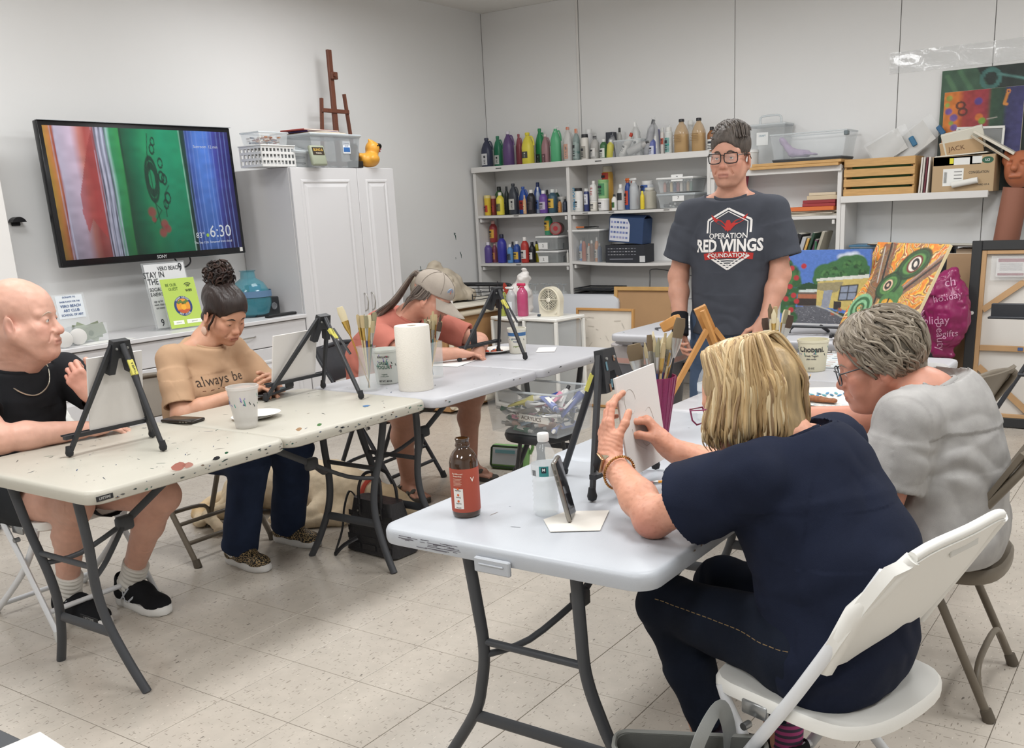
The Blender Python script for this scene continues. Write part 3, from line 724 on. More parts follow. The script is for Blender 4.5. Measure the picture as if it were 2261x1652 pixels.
def shirt_sdf(pts,rs,fwd,ratio,arms,neck,k=.05,hem=None,scale=1.):
 """pts spine low to high; arms [(shoulder, sleeve end, r0, r1)]; neck (base, top, radius)"""
 sd = Sdf()
 for i in range(len(pts) - 1): sd.cap(pts[i],pts[i + 1],rs[i],rs[i + 1],k,(fwd,ratio))
 nb = np.array(neck[0])
 for (sh,en,r0,r1) in arms:
  sd.cap(nb + (sh - nb) * .25,sh,r0 * .9,r0 * 1.0,.04)
  L = np.linalg.norm(en - sh); sd.cap(sh,sh + (en - sh) * .6,r0,r0 + (r1 - r0) * .6,.03); sd.cap(sh + (en - sh) * .3,en,r0 + (r1 - r0) * .3,r1,.02,None,'u',True)
 for (sh,en,r0,r1) in arms:
  d = nz(en - sh); sd.cap(en - d * .035,en + d * .03,r1 - .0145,r1 - .0125,.004,None,'s')
 if neck:
  ax = nz(neck[1] - neck[0]); tp = neck[0] + ax * neck[3]
  sd.cap(neck[0] - ax * .06,tp + ax * .02,neck[2] + .045,neck[2] + .012,.04)
  sd.cut(tp,ax,neck[2] + .05,.006)
  sd.cap(tp - ax * .05,tp + ax * .1,neck[2] - .004,neck[2] + .006,.006,None,'s')
 if hem: sd.cut(*hem)
 return sd
def collar(parent,neck,m,t=.006,name='collar'):
 """ribbed ring of the neckline"""
 ax = nz(neck[1] - neck[0]); c = neck[0] + ax * neck[3]; r = neck[2] + .005; X = frame(tuple(c),(ax[2],.01,-ax[0]),tuple(ax)); mb = MB()
 mb.tube([X @ V((r * math.cos(a),r * math.sin(a),0)) for a in [2 * PI * i / 28 for i in range(28)]],t,m,8,closed=True,flat=(tuple(ax),1.7)); return mb.obj(name,parent)
FOOT = [(-.075,0),(-.068,.026),(-.04,.036),(.02,.037),(.08,.047),(.125,.052),(.17,.046),(.20,.026),(.208,.0),(.198,-.026),(.165,-.044),(.12,-.048),(.07,-.042),(.01,-.035),(-.045,-.035),(-.069,-.024)]
def shoe(parent,ank,head,upper,sole,lace,accent=None,s=1.,side=1):
 """athletic shoe, its ankle over (x,y) of ank, pointing along head (xy)"""
 hd = nz(A(head[0],head[1],0)); X = frame((ank[0],ank[1],0),tuple(hd),(0,0,1)) @ Matrix.Scale(s,4)
 sub = MB()
 P = lambda i: [(x * (1 - i * 4),y * side * (1 - i * 9)) for x,y in FOOT][::side]
 slab(sub,P,[(.012,.0),(.003,.004),(0,.014),(.001,.026),(.008,.034)],sole,X); so = sub.obj('sole',parent)
 R = np.array(X.to_3x3()) / s; o = np.array(X.translation); w = lambda *p: o + s * (R @ A(*p)); sd = Sdf()
 sd.cap(w(-.035,0,.05),w(-.025,0,.095),.036 * s,.037 * s,.02); sd.cap(w(-.03,0,.05),w(.06,.003 * side,.055),.037 * s,.042 * s,.02)
 sd.cap(w(.06,.003 * side,.055),w(.145,.002 * side,.038),.042 * s,.036 * s,.03,(R[:,2],.85)); sd.cap(w(.0,0,.08),w(.07,0,.07),.028 * s,.026 * s,.02)
 sd.ell(w(.15,.002 * side,.034),A(.05,.046,.03) * s,R,.02)
 sd.cut(w(0,0,.027),-R[:,2],.4,.004); sd.cap(w(-.02,0,.10),w(-.012,0,.17),.029 * s,.033 * s,.006,None,'s')
 u = sdfobj(sd,.004,'upper',upper,parent,smooth=1)
 lc = MB()
 for i in range(5):
  xx = .035 + i * .018; zz = .108 - i * .0085
  lc.tube(spl([w(xx,-.026,zz - .012),w(xx + .004,0,zz + .003),w(xx + .008,.026,zz - .012)],3),.003 * s,lace,6)
 lc.obj('laces',u)
 if accent is not None:
  ac = MB()
  for q in (-1,1):
   for (a,b,c_) in accent[1]: ac.tube([w(p[0],q * p[1],p[2]) for p in (a,b,c_)],.0035 * s,accent[0],6,flat=(tuple(R[:,1]),.5))
  ac.obj('side_stripe',u)
 return so
def strands(name,parent,guides,r,cols,seed=1,n=5,jit=.004,m=None):
 """hair: each guide polyline becomes a lock; locks vary in tone"""
 mb = MB(); g = random.Random(seed); m = m or M('hair_locks',None,.42,attr=True,bump=.35,bs=500,stretch=(1,1,.12),spec=.4); cc = []
 for P,rr in guides:
  Q = spl(P,n); k = len(Q); n0 = len(mb.v)
  off = V([g.uniform(-jit,jit) for _ in range(3)])
  mb.tube([q + off for q in Q],[max(.0006,rr * r * min(1,(1 - i / (k - 1)) * 3 + .12)) for i in range(k)],m,5)
  c = np.array(lin(g.choice(cols))) * g.uniform(.85,1.15); cc.append(np.tile(c,(len(mb.v) - n0,1)))
 mb.col = np.concatenate(cc); return mb.obj(name,parent)
def bvh(o):
 me = o.data; return BVHTree.FromPolygons([v.co for v in me.vertices],[tuple(p.vertices) for p in me.polygons])
def drape(mb_src,tree,d,off):
 """push flat lettering along d on to a surface"""
 out = []
 for v in mb_src.v:
  h = tree.ray_cast(V(v) - V(d) * .35,V(d),.8); out.append(tuple((h[0] - V(d) * off) if h[0] is not None else V(v)))
 mb_src.v = out
# ------------------------------------------------------------------ bald man in black, first table
def cloth(n,col,mott=.05,bs=900,rough=.85,**k): return M(n,col,rough,bump=.25,bs=bs,mott=mott,ms=14,spec=.2,**k)
def man_black():
 nb,hc = A(-1.43,.12,1.0),A(-1.315,.13,1.185); R = basis((.80,.60,-.06)); s = 1.12
 shR,shL = A(-1.46,-.07,.955),A(-1.43,.31,.955); elR,wrR = A(-1.235,-.075,.792),A(-1.165,.185,.775)
 elL,wrL = A(-1.26,.40,.80),A(-1.145,.235,.90)
 hipR,hipL = A(-1.53,.07,.50),A(-1.52,.27,.50); knR,knL = A(-1.17,.11,.505),A(-.99,.35,.50)
 anR,anL = A(-1.405,.155,.10),A(-1.30,.355,.10)
 sd = Sdf(); W = add_head(sd,hc,R,s,nose=1.25,jaw=1.08,fat=.9,lid=.35)
 sd.cap(W(-.035,0,-.05),nb + A(-.02,0,-.03),.066,.074,.04); sd.cap(W(.05,0,-.11),nb + A(.05,.02,.0),.035,.04,.04)
 sd.cap(nb,A(-1.54,.14,.62),.07,.09,.03); sd.cap(nb,shR,.05,.05); sd.cap(nb,shL,.05,.05)
 add_arm(sd,shR,elR,wrR,(.055,.048,.050,.033)); add_arm(sd,shL,elL,wrL,(.055,.046,.046,.032))
 add_hand(sd,wrR + A(.0,.015,.0),(.18,.97,-.05),(.15,0,1),1,(.35,.3,.3,.35),thumb=((.6,.5,-.5),(.9,.1,-.4)),s=1.04)
 add_hand(sd,wrL,(-.10,-.55,.85),(.80,-.55,-.10),-1,(1.0,1.15,1.2,1.25),spread=.03,thumb=((.75,.55,-.1),(.95,.2,-.2)),s=1.05)
 for (h,k,a,d) in ((hipR,knR,anR,1),(hipL,knL,anL,-1)):
  sd.cap(A(-1.55,.17,.52),h,.09,.09,.03); sd.cap(h,k,.088,.062,.03); m = k + (a - k) * .32 + A(-.018,0,0)
  sd.cap(k,m,.058,.056,.03); sd.cap(m,a,.055,.036,.03); sd.ell(k + A(.012,0,.01),(.055,.055,.058),None,.03); sd.cap(a,a + A(.10,.0,-.05),.03,.025,.02)
 sp = face_spots(W,'a56355','c77e70') + [(knL,.1,'c08b78',.4),(wrL + A(-.02,-.05,.07),.07,'d08a78',.6),(W(.02,.02,.125),.004,'6b4a3c',.9)]
 p = sdfobj(sd,.0034,'person',skinm,col=skincol('d2a390',sp),disp=lambda P,N: P + N * (.0011 * vnoise(P,55,2))[:,None])
 tag(p,'bald older man in a black t-shirt and dark shorts, hand raised to his chest','person','people at the art class')
 eyes(W,R,s,p,'6d7f8c',(1,.1,.05)); brows(p,W,R,p,'b9a392',.003)
 tm = cloth('black_cotton','232427',.1)
 T1,T2 = elR * .45 + shR * .55,elL * .5 + shL * .5
 sd = shirt_sdf([A(-1.555,.16,.53),A(-1.53,.145,.68),A(-1.485,.125,.85),nb + A(-.03,0,-.06)],[.165,.165,.165,.12],(.93,0,.3),.78,[(shR,T1 + A(.03,0,-.02),.068,.078),(shL,T2 + A(.02,0,-.01),.068,.077)],NK := (nb + A(.0,0,-.02),nb + A(.025,.0,.06),.080,.03))
 sh = sdfobj(sd,.005,'t_shirt',tm,p,disp=folds([((-1.45,.0,.86),.14,(.4,.5,.8),60,.006),((-1.42,.25,.86),.13,(.5,-.5,.7),60,.006),((-1.45,.1,.62),.2,(.2,.1,1),55,.006)]))
 collar(sh,NK,tm)
 ch = MB(); Cn = [A(-1.49,.05,1.045),A(-1.40,.035,1.0),A(-1.335,.07,.93),A(-1.315,.125,.905),A(-1.325,.185,.94),A(-1.39,.22,1.01),A(-1.48,.2,1.05)]
 tr = bvh(sh)
 ch.tube([p_ + (V((.7,0,.3)).normalized() * 0) for p_ in spl([tuple(q) for q in Cn],8)],.0026,C('c9c4b4',.25,metal=.8),6); ch.obj('necklace',p)
 sd = Sdf(); st = cloth('dark_shorts','2b2d30',.12)
 sd.cap(hipR + A(-.05,.03,0),hipL + A(-.05,-.03,0),.12,.12,.03)
 for h,k in ((hipR,knR),(hipL,knL)):
  e = h + (k - h) * .52; sd.cap(h,e,.108,.104,.04,None,'u',True); d = nz(k - h); sd.cap(e - d * .04,e + d * .03,.096,.097,.004,None,'s')
 sdfobj(sd,.006,'shorts',st,p,disp=folds([(tuple(hipR),.15,(1,0,.3),60,.006),(tuple(hipL),.15,(1,0,.3),60,.006)]))
 wm = cloth('white_sock','dcd9d2',.03,500)
 for (k,a,q,hd) in ((knR,anR,-1,(1,.05)),(knL,anL,1,(1,-.02))):
  d = nz(k - a); sd = Sdf(); sd.cap(a + A(-.0,0,-.02),a + d * .115,.044,.050,.01,None,'u',True); sd.cap(a,a + A(.05,0,-.04),.042,.036,.02)
  sdfobj(sd,.004,'sock',wm,p,disp=lambda P,N,d=d: P + N * (.0022 * np.sin((P @ d) * 300 + 2 * vnoise(P,18)))[:,None])
  shoe(p,a,hd,cloth('black_mesh_shoe','1c1d20',.1,700),C('e4e3e0',.5),C('18191b',.7),(C('b9bcc2',.4),[((.0,.043,.035),(.03,.046,.06),(.05,.038,.085)),((.035,.047,.035),(.02,.044,.06),(.015,.038,.08)),((.055,.048,.04),(.075,.045,.055),(.085,.036,.07))]),1.12,q)
 return p
M1 = man_black()
# ------------------------------------------------------------------ woman in the tan shirt
def woman_tan():
 nb,hc = A(-1.455,.985,.975),A(-1.365,1.035,1.105); R = basis((.85,-.02,-.50)); s = 1.0
 shR,shL = A(-1.475,.815,.925),A(-1.465,1.135,.925); elR,wrR = A(-1.37,.755,.70),A(-1.21,.965,.775)
 elL,wrL = A(-1.33,1.235,.71),A(-1.215,1.12,.79)
 hipR,hipL = A(-1.60,.89,.50),A(-1.60,1.09,.50); knR,knL = A(-1.135,.89,.50),A(-1.13,1.13,.50); anR,anL = A(-1.29,.885,.09),A(-1.325,1.20,.09)
 sd = Sdf(); W = add_head(sd,hc,R,s,nose=.95,jaw=.92,fat=.3,lid=.85)
 sd.cap(W(-.03,0,-.06),nb + A(-.02,0,-.02),.050,.056,.04); sd.cap(nb,A(-1.56,.98,.60),.06,.08,.03); sd.cap(nb,shR,.04,.04); sd.cap(nb,shL,.04,.04)
 add_arm(sd,shR,elR,wrR,(.048,.040,.040,.026)); add_arm(sd,shL,elL,wrL,(.048,.039,.038,.025))
 add_hand(sd,wrR,(.62,.78,.05),(-.4,.2,.9),1,(.5,.5,.5,.6),thumb=((.7,.5,.2),(.9,-.1,.3)),s=.95)
 add_hand(sd,wrL,(.75,-.55,.25),(.45,.75,.35),-1,(.75,.8,.85,.9),thumb=((.6,.5,-.4),(.9,.1,-.4)),s=.95)
 for (h,k,a) in ((hipR,knR,anR),(hipL,knL,anL)): sd.cap(A(-1.59,.99,.52),h,.05,.05); sd.cap(h,k,.05,.04); sd.cap(k,a,.04,.03); sd.cap(a,a + A(.1,0,-.05),.03,.022)
 sp = face_spots(W,'9c4f45','bd7560')
 p = sdfobj(sd,.0032,'person',skinm,col=skincol('c9977c',sp))
 tag(p,'woman with dark curly bun in a tan t-shirt, looking down at a tablet','person','people at the art class')
 eyes(W,R,s,p,'3b2a20',(1,0,-.6)); brows(p,W,R,p,'2b2019',.0035)
 tm = cloth('tan_cotton','bb9a7c',.05)
 sd = shirt_sdf([A(-1.60,.985,.53),A(-1.575,.985,.68),A(-1.51,.985,.83),nb + A(-.03,0,-.07)],[.150,.140,.138,.10],(.93,0,.3),.80,[(shR,elR + (shR - elR) * .16 + A(.0,0,0),.056,.068),(shL,elL + (shL - elL) * .2,.056,.068)],NK := (nb + A(-.0,0,-.02),nb + A(.028,.005,.06),.064,.02))
 for q in (.915,1.055): sd.ell((-1.435,q,.775),(.075,.075,.085),None,.05)
 sh = sdfobj(sd,.005,'t_shirt',tm,p,disp=folds([((-1.44,.87,.86),.12,(.4,.5,.8),62,.005),((-1.43,1.07,.86),.1,(.5,-.5,.7),60,.005),((-1.46,.98,.66),.16,(.2,.1,1),60,.007),((-1.42,.78,.78),.07,(.2,.2,1),80,.005)]))
 collar(sh,NK,tm,.005)
 # lettering on the chest
 tr = bvh(sh)
 for txt,zz,sz,cc,dy in (('always be',.775,.062,'3b3029',.0),):
  mb = MB(); put_text(mb,txt,sz,C(cc,.8),frame((-1.2,.975 + dy,zz + .045),(0,1,0),(1,0,0)),-.004); drape(mb,tr,(-1,0,0),.0015); mb.obj('lettering',sh)
 for txt,yy,cc in (('K',.90,'6d3a2c'),('I',.955,'2e2c2e'),('N',1.01,'b98a64'),('D',1.07,'7a4636')):
  mb = MB(); put_text(mb,txt,.095,C(cc,.8),frame((-1.2,yy,.745),(0,1,0),(1,0,0)),.015); drape(mb,tr,(-1,0,0),.0015); mb.obj('lettering',sh)
 dn = cloth('indigo_denim','27324a',.16,1200)
 sd = Sdf(); sd.cap(hipR + A(-.02,.03,.02),hipL + A(-.02,-.03,.02),.115,.115,.03)
 for h,k,a in ((hipR,knR,anR),(hipL,knL,anL)):
  sd.cap(h,k,.098,.082,.04); sd.cap(k,a + A(.015,0,-.012),.082,.078,.03,None,'u',True); sd.cap(a + A(.015,0,.03),a + A(.015,0,-.05),.068,.071,.004,None,'s')
 sdfobj(sd,.006,'jeans',dn,p,disp=folds([(tuple(knR),.13,(.5,0,1),55,.007),(tuple(knL),.13,(.5,0,1),55,.007),(tuple(hipR),.14,(1,0,.3),50,.007),(tuple(anR + A(0,0,.1)),.1,(.1,0,1),70,.005),(tuple(anL + A(0,0,.1)),.1,(.1,0,1),70,.005)],base=.004))
 lm = M('leopard',None,.6); nt = lm.node_tree; b = nt.nodes['Principled BSDF']; v = nt.nodes.new('ShaderNodeTexVoronoi'); v.inputs['Scale'].default_value = 85; rp = nt.nodes.new('ShaderNodeValToRGB')
 tc = nt.nodes.new('ShaderNodeTexCoord'); nt.links.new(tc.outputs['Object'],v.inputs['Vector'])
 rp.color_ramp.elements[0].color = lin('2a251f') + [1]; rp.color_ramp.elements[0].position = .34; rp.color_ramp.elements[1].position = .42; rp.color_ramp.elements[1].color = lin('b39a70') + [1]
 e = rp.color_ramp.elements.new(.58); e.color = lin('1d1b19') + [1]; rp.color_ramp.interpolation = 'CONSTANT'; nt.links.new(v.outputs['Distance'],rp.inputs[0]); nt.links.new(rp.outputs[0],b.inputs['Base Color'])
 for a,q in ((anR,-1),(anL,1)):
  sk = Sdf(); sk.cap(a + A(-.01,0,-.03),a + A(-.005,0,.05),.036,.037,.01,None,'u',True); sdfobj(sk,.004,'sock',cloth('mustard_sock' if q < 0 else 'green_sock','b9702e' if q < 0 else '4a4a3a'),p)
  shoe(p,a,(1,-.16 * -q * .3),lm,C('dfdedc',.5),C('1b1a1a',.7),(C('dedddb',.4),[((-.03,.041,.06),(.0,.043,.045),(.05,.042,.062))]),1.0,q)
 # hair: smooth cap drawn back to a curly bun, hoops at the ears
 sd = Sdf(); sd.ell(W(-.024,0,.047),A(.100,.0815,.086),R,.02); sd.ell(W(.024,0,.048),A(.078,.073,.080),R,.02); sd.cap(W(-.06,0,.05),W(-.075,0,.115),.05,.03,.03)
 sd.cap(W(-.02,.07,-.0),W(-.06,.04,-.055),.018,.02,.02); sd.cap(W(-.02,-.07,.0),W(-.06,-.04,-.055),.018,.02,.02)
 sd.ell(W(.115,0,-.035),A(.085,.082,.098),R,.012,'s'); sd.cap(W(.03,.09,-.035),W(.03,-.09,-.035),.042,None,.01,None,'s')
 hm = M('hair_dark','2a201d',.4,bump=.6,bs=160,stretch=(1,1,.2),mott=.25,ms=40)
 hr = sdfobj(sd,.0045,'hair',hm,p,disp=lambda P,N: P + N * (.0011 * np.sin((P - hc) @ R[:,1] * 420 + 2 * vnoise(P,30)) * (((P - hc) @ R[:,0]) < .05))[:,None])
 bc = W(-.082,0,.135); G = []; g = random.Random(4)
 for i in range(150):
  a,b_ = g.uniform(0,2 * PI),g.uniform(-1,1); rr = .050 * g.uniform(.75,1.1); d = A(math.sqrt(1 - b_ * b_) * math.cos(a),math.sqrt(1 - b_ * b_) * math.sin(a),b_); c0 = bc + d * rr
  t1 = nz(np.cross(d,A(g.uniform(-1,1),g.uniform(-1,1),g.uniform(-1,1)))); t2 = np.cross(d,t1); rad = g.uniform(.010,.020)
  G.append(([tuple(c0 + t1 * rad * math.cos(t) + t2 * rad * math.sin(t) + d * (.004 * t)) for t in [k * .75 for k in range(7)]],1))
 sd = Sdf(); sd.ell(bc,A(.05,.05,.047)); bn = sdfobj(sd,.006,'bun_core',hm,hr,disp=lambda P,N: P + N * (.006 * vnoise(P,60))[:,None])
 strands('bun',hr,G,.0042,['2a1f1c','33261f','1f1816','3d2a24'],3,3,.002)
 G = [([tuple(W(.028,q * .074,.01)),tuple(W(.03,q * .080,-.02)),tuple(W(.022,q * .082,-.05)),tuple(W(.026,q * .078,-.07))],1) for q in (1,-1) for _ in range(5)]
 strands('side_lock',hr,G,.003,['2a1f1c','33261f'],5,4,.005)
 er = MB(); c0 = W(.0,-.083,-.085); er.lathe([(.0005,-.019),(.013,-.014),(.019,.0),(.013,.014),(.0005,.022)],C('d6b7a4',.3),14,T(*c0),sy=.18)
 er.tube([tuple(c0 + A(0,0,.02)),tuple(W(-.0,-.084,-.052))],.0012,C('c9a24c',.3,metal=.8),5); er.obj('earring',p)
 return p
M2 = woman_tan()
# ------------------------------------------------------------------ person in the baseball cap, bent over the far table
def person_cap():
 nb,hc = A(-1.315,2.175,.965),A(-1.165,2.20,1.065); R = basis((.76,.34,-.55)); s = 1.0
 shR,shL = A(-1.40,1.985,.905),A(-1.33,2.375,.905); elR,wrR = A(-1.13,1.93,.79),A(-.96,2.13,.785)
 elL,wrL = A(-1.08,2.47,.795),A(-.955,2.30,.775)
 hipR,hipL = A(-1.56,2.06,.51),A(-1.56,2.26,.51); knR,knL = A(-1.13,1.88,.51),A(-1.08,2.38,.52); anR,anL = A(-1.28,2.03,.085),A(-1.21,2.49,.085)
 sd = Sdf(); W = add_head(sd,hc,R,s,nose=1.1,jaw=.98,fat=.5,lid=.8)
 sd.cap(W(-.03,0,-.06),nb + A(-.03,0,-.02),.056,.062,.04); sd.cap(nb,A(-1.56,2.16,.60),.06,.08,.03); sd.cap(nb,shR,.04,.04); sd.cap(nb,shL,.04,.04)
 add_arm(sd,shR,elR,wrR,(.05,.042,.043,.028)); add_arm(sd,shL,elL,wrL,(.05,.043,.044,.028))
 add_hand(sd,wrR,(.55,.8,-.12),(0,.1,1),1,(.3,.3,.3,.3),s=.95)
 add_hand(sd,wrL,(.55,-.75,-.25),(.35,.35,.85),-1,(.7,.85,.95,1.0),thumb=((.8,.35,-.35),(.9,-.1,-.4)),s=.95)
 for (h,k,a,q) in ((hipR,knR,anR,-1),(hipL,knL,anL,1)):
  sd.cap(A(-1.56,2.16,.52),h,.09,.09,.03); sd.cap(h,k,.088,.066,.03); m = k + (a - k) * .33 + A(-.022,0,0)
  sd.cap(k,m,.060,.060,.03); sd.cap(m,a,.058,.036,.03); sd.ell(k,(.062,.062,.066),None,.03)
  t = nz(A(1,-.30 if q < 0 else .05,0)); l = A(-t[1],t[0],0)
  sd.cap(a + A(0,0,-.02),a + t * .09 + A(0,0,-.045),.034,.026,.03); sd.cap(a,a - t * .035 + A(0,0,-.045),.03,.027,.03)
  for j in range(5): o = l * (j - 2) * .016; sd.cap(a + t * .08 + o + A(0,0,-.052),a + t * (.142 - .006 * abs(j - 2 + q) - .004 * (j - 2) * q) + o * 1.1 + A(0,0,-.060),.013,.0085,.006)
 p = sdfobj(sd,.0036,'person',skinm,col=skincol('c9957f',face_spots(W,'9c5348','c37862') + [(knL,.3,'a57a68',.35),(knR,.3,'a57a68',.35)]))
 tag(p,'person in a faded baseball cap and coral t-shirt bent over a drawing','person','people at the art class')
 eyes(W,R,s,p,'4a3a30',(1,0,-.5))
 tm = cloth('coral_cotton','bd7466',.05)
 sd = shirt_sdf([A(-1.58,2.16,.55),A(-1.55,2.16,.70),A(-1.44,2.17,.84),nb + A(-.05,0,-.06)],[.175,.175,.165,.11],(.85,0,.5),.80,[(shR,elR * .72 + shR * .28,.062,.074),(shL,elL * .74 + shL * .26,.062,.074)],NK := (nb + A(-.015,0,-.03),nb + A(.04,.01,.05),.068,.03))
 sh = sdfobj(sd,.0055,'t_shirt',tm,p,disp=folds([((-1.4,2.0,.8),.13,(.4,.5,.8),60,.006),((-1.3,2.35,.84),.12,(.4,-.5,.7),60,.006),((-1.5,2.05,.7),.2,(.3,.1,1),50,.007)])); collar(sh,NK,tm,.005)
 sd = Sdf(); sd.cap(hipR,hipL,.12,.12,.03)
 for h,k in ((hipR,knR),(hipL,knL)): e = h + (k - h) * .5; sd.cap(h,e,.106,.10,.04,None,'u',True)
 sdfobj(sd,.007,'shorts',cloth('grey_shorts','55524f'),p)
 # sandals
 sm = M('sandal_strap','55524a',.7); sl = M('sandal_sole','45423d',.7)
 for a,q in ((anR,-1),(anL,1)):
  t = nz(A(1,-.30 if q < 0 else .05,0)); X = frame((a[0],a[1],0),tuple(t),(0,0,1)); mb = MB()
  P = lambda i: [(x * .86 * (1 - i * 3),y * 1.02 * q * (1 - i * 6)) for x,y in FOOT][::q]
  slab(mb,P,[(.006,0),(0,.004),(0,.018),(.004,.024)],sl,X); so = mb.obj('sandal_sole',p)
  w = lambda *z: tuple(X @ V(z))
  for pts in ([(-.045,-.036,.03),(-.005,-.038,.075),(.03,.0,.098),(-.005,.038,.075),(-.045,.036,.03)],[(.075,-.045,.02),(.082,-.03,.055),(.086,0,.064),(.08,.03,.056),(.073,.046,.02)],[(.03,-.038,.03),(.05,0,.082),(.04,.038,.03)],[(-.06,-.03,.05),(-.075,0,.055),(-.06,.03,.05)]):
   MB().tube([w(*z) for z in spl(pts,5)],.012,sm,6,flat=(tuple(X.to_3x3() @ V((.35,0,1))),.25)).obj('strap',so)
 # cap
 cm = cloth('faded_cap','a79d92',.1,600); sd = Sdf()
 Z = lambda *z: W(*z); sd.ell(Z(-.008,0,.048),A(.112,.086,.088),R,.01); sd.cut(Z(0,0,.022),-nz(R @ A(-.12,0,1)),.3,.004); sd.ell(Z(-.008,0,.04),A(.105,.080,.085),R,.006,'s')
 sd.cap(Z(-.13,0,.02),Z(-.07,0,.03),.022,None,.006,None,'s')
 cp = sdfobj(sd,.004,'cap_crown',cm,p,smooth=1)
 def brim(u,v):
  a = (u - .5) * 2.3; r = 1 + v * .95 * math.cos(a * .62) ** 1.2
  return V(Z(-.008 + .110 * math.cos(a) * (r if 1 else 1),.0845 * math.sin(a) * (1 + .12 * v),.022 - .030 * v - .020 * math.sin(a) ** 2 * v + .0))
 mb = MB(); mb.sheet(brim,18,6,cm,t=.0035); mb.obj('cap_brim',cp)
 mb = MB(); mb.lathe([(.0065,0),(.005,.003),(.0006,.005)],cm,10,T(*Z(-.01,0,.135)) @ frame((0,0,0),tuple(R[:,0]),tuple(R[:,2]))); mb.obj('cap_button',cp)
 st = MB()
 for k in range(6):
  a = k * PI / 3; st.tube([Z(-.008 + .1135 * math.sin(t) * math.cos(a),.0875 * math.sin(t) * math.sin(a),.048 + .0895 * math.cos(t)) for t in [.1 + 1.45 * i / 8 for i in range(9)]],.0011,C('857c72',.8),5)
 st.obj('cap_seam',cp)
 em = MB(); d = nz(R @ A(.86,-.5,.15)); c0 = Z(-.008 + .112 * .80,-.087 * .45,.048 + .03); em.lathe([(.020,-.004),(.020,.001),(.0005,.003)],C('8f9db0',.7),14,T(*c0) @ frame((0,0,0),tuple(R[:,2]),tuple(d))); em.prism([(-.004,-.009),(.004,-.009),(.005,.006),(0,.012),(-.005,.006)],.001,.0042,C('b46a55',.7),T(*c0) @ frame((0,0,0),tuple(R[:,1]),tuple(d))); em.obj('cap_emblem',cp)
 g = random.Random(8); G = []
 for i in range(46):     # ponytail falling over the back, and side hair
  q = g.uniform(-1,1); r0 = g.uniform(-.012,.012)
  G.append(([tuple(Z(-.088,q * .014,.03 + r0)),tuple(Z(-.135,q * .022,.055 + r0)),tuple(A(-1.32,2.10 + q * .03,1.06) + A(r0,0,r0)),tuple(A(-1.40,2.06 + q * .05,.985) + A(r0,r0,0)),tuple(A(-1.40 + g.uniform(-.05,.04),2.0 + q * .06,.93 + g.uniform(-.05,.02)))],1))
 strands('ponytail',p,G,.0065,['5d534c','756a61','8a7f76','4b423c'],2,6,.003)
 G = []
 for i in range(40):
  q = g.choice((-1,1)); x = g.uniform(-.085,.01)
  G.append(([tuple(Z(x,q * .079,.03)),tuple(Z(x - .012,q * .080,-.02)),tuple(Z(-.075 + g.uniform(-.01,.01),q * .068,-.05)),tuple(Z(-.095,q * .045,-.10 + g.uniform(-.05,0)))],1))
 strands('side_hair',p,G,.006,['5d534c','756a61','4b423c'],6,5,.003)
 mb = MB(); mb.tube([Z(-.098 + .0 * a,.018 * math.cos(a),.045 + .016 * math.sin(a)) for a in [k * PI / 5 for k in range(10)]],.008,C('2c2a2c',.8),6,closed=True); mb.obj('hair_tie',p)
 return p
M3 = person_cap()
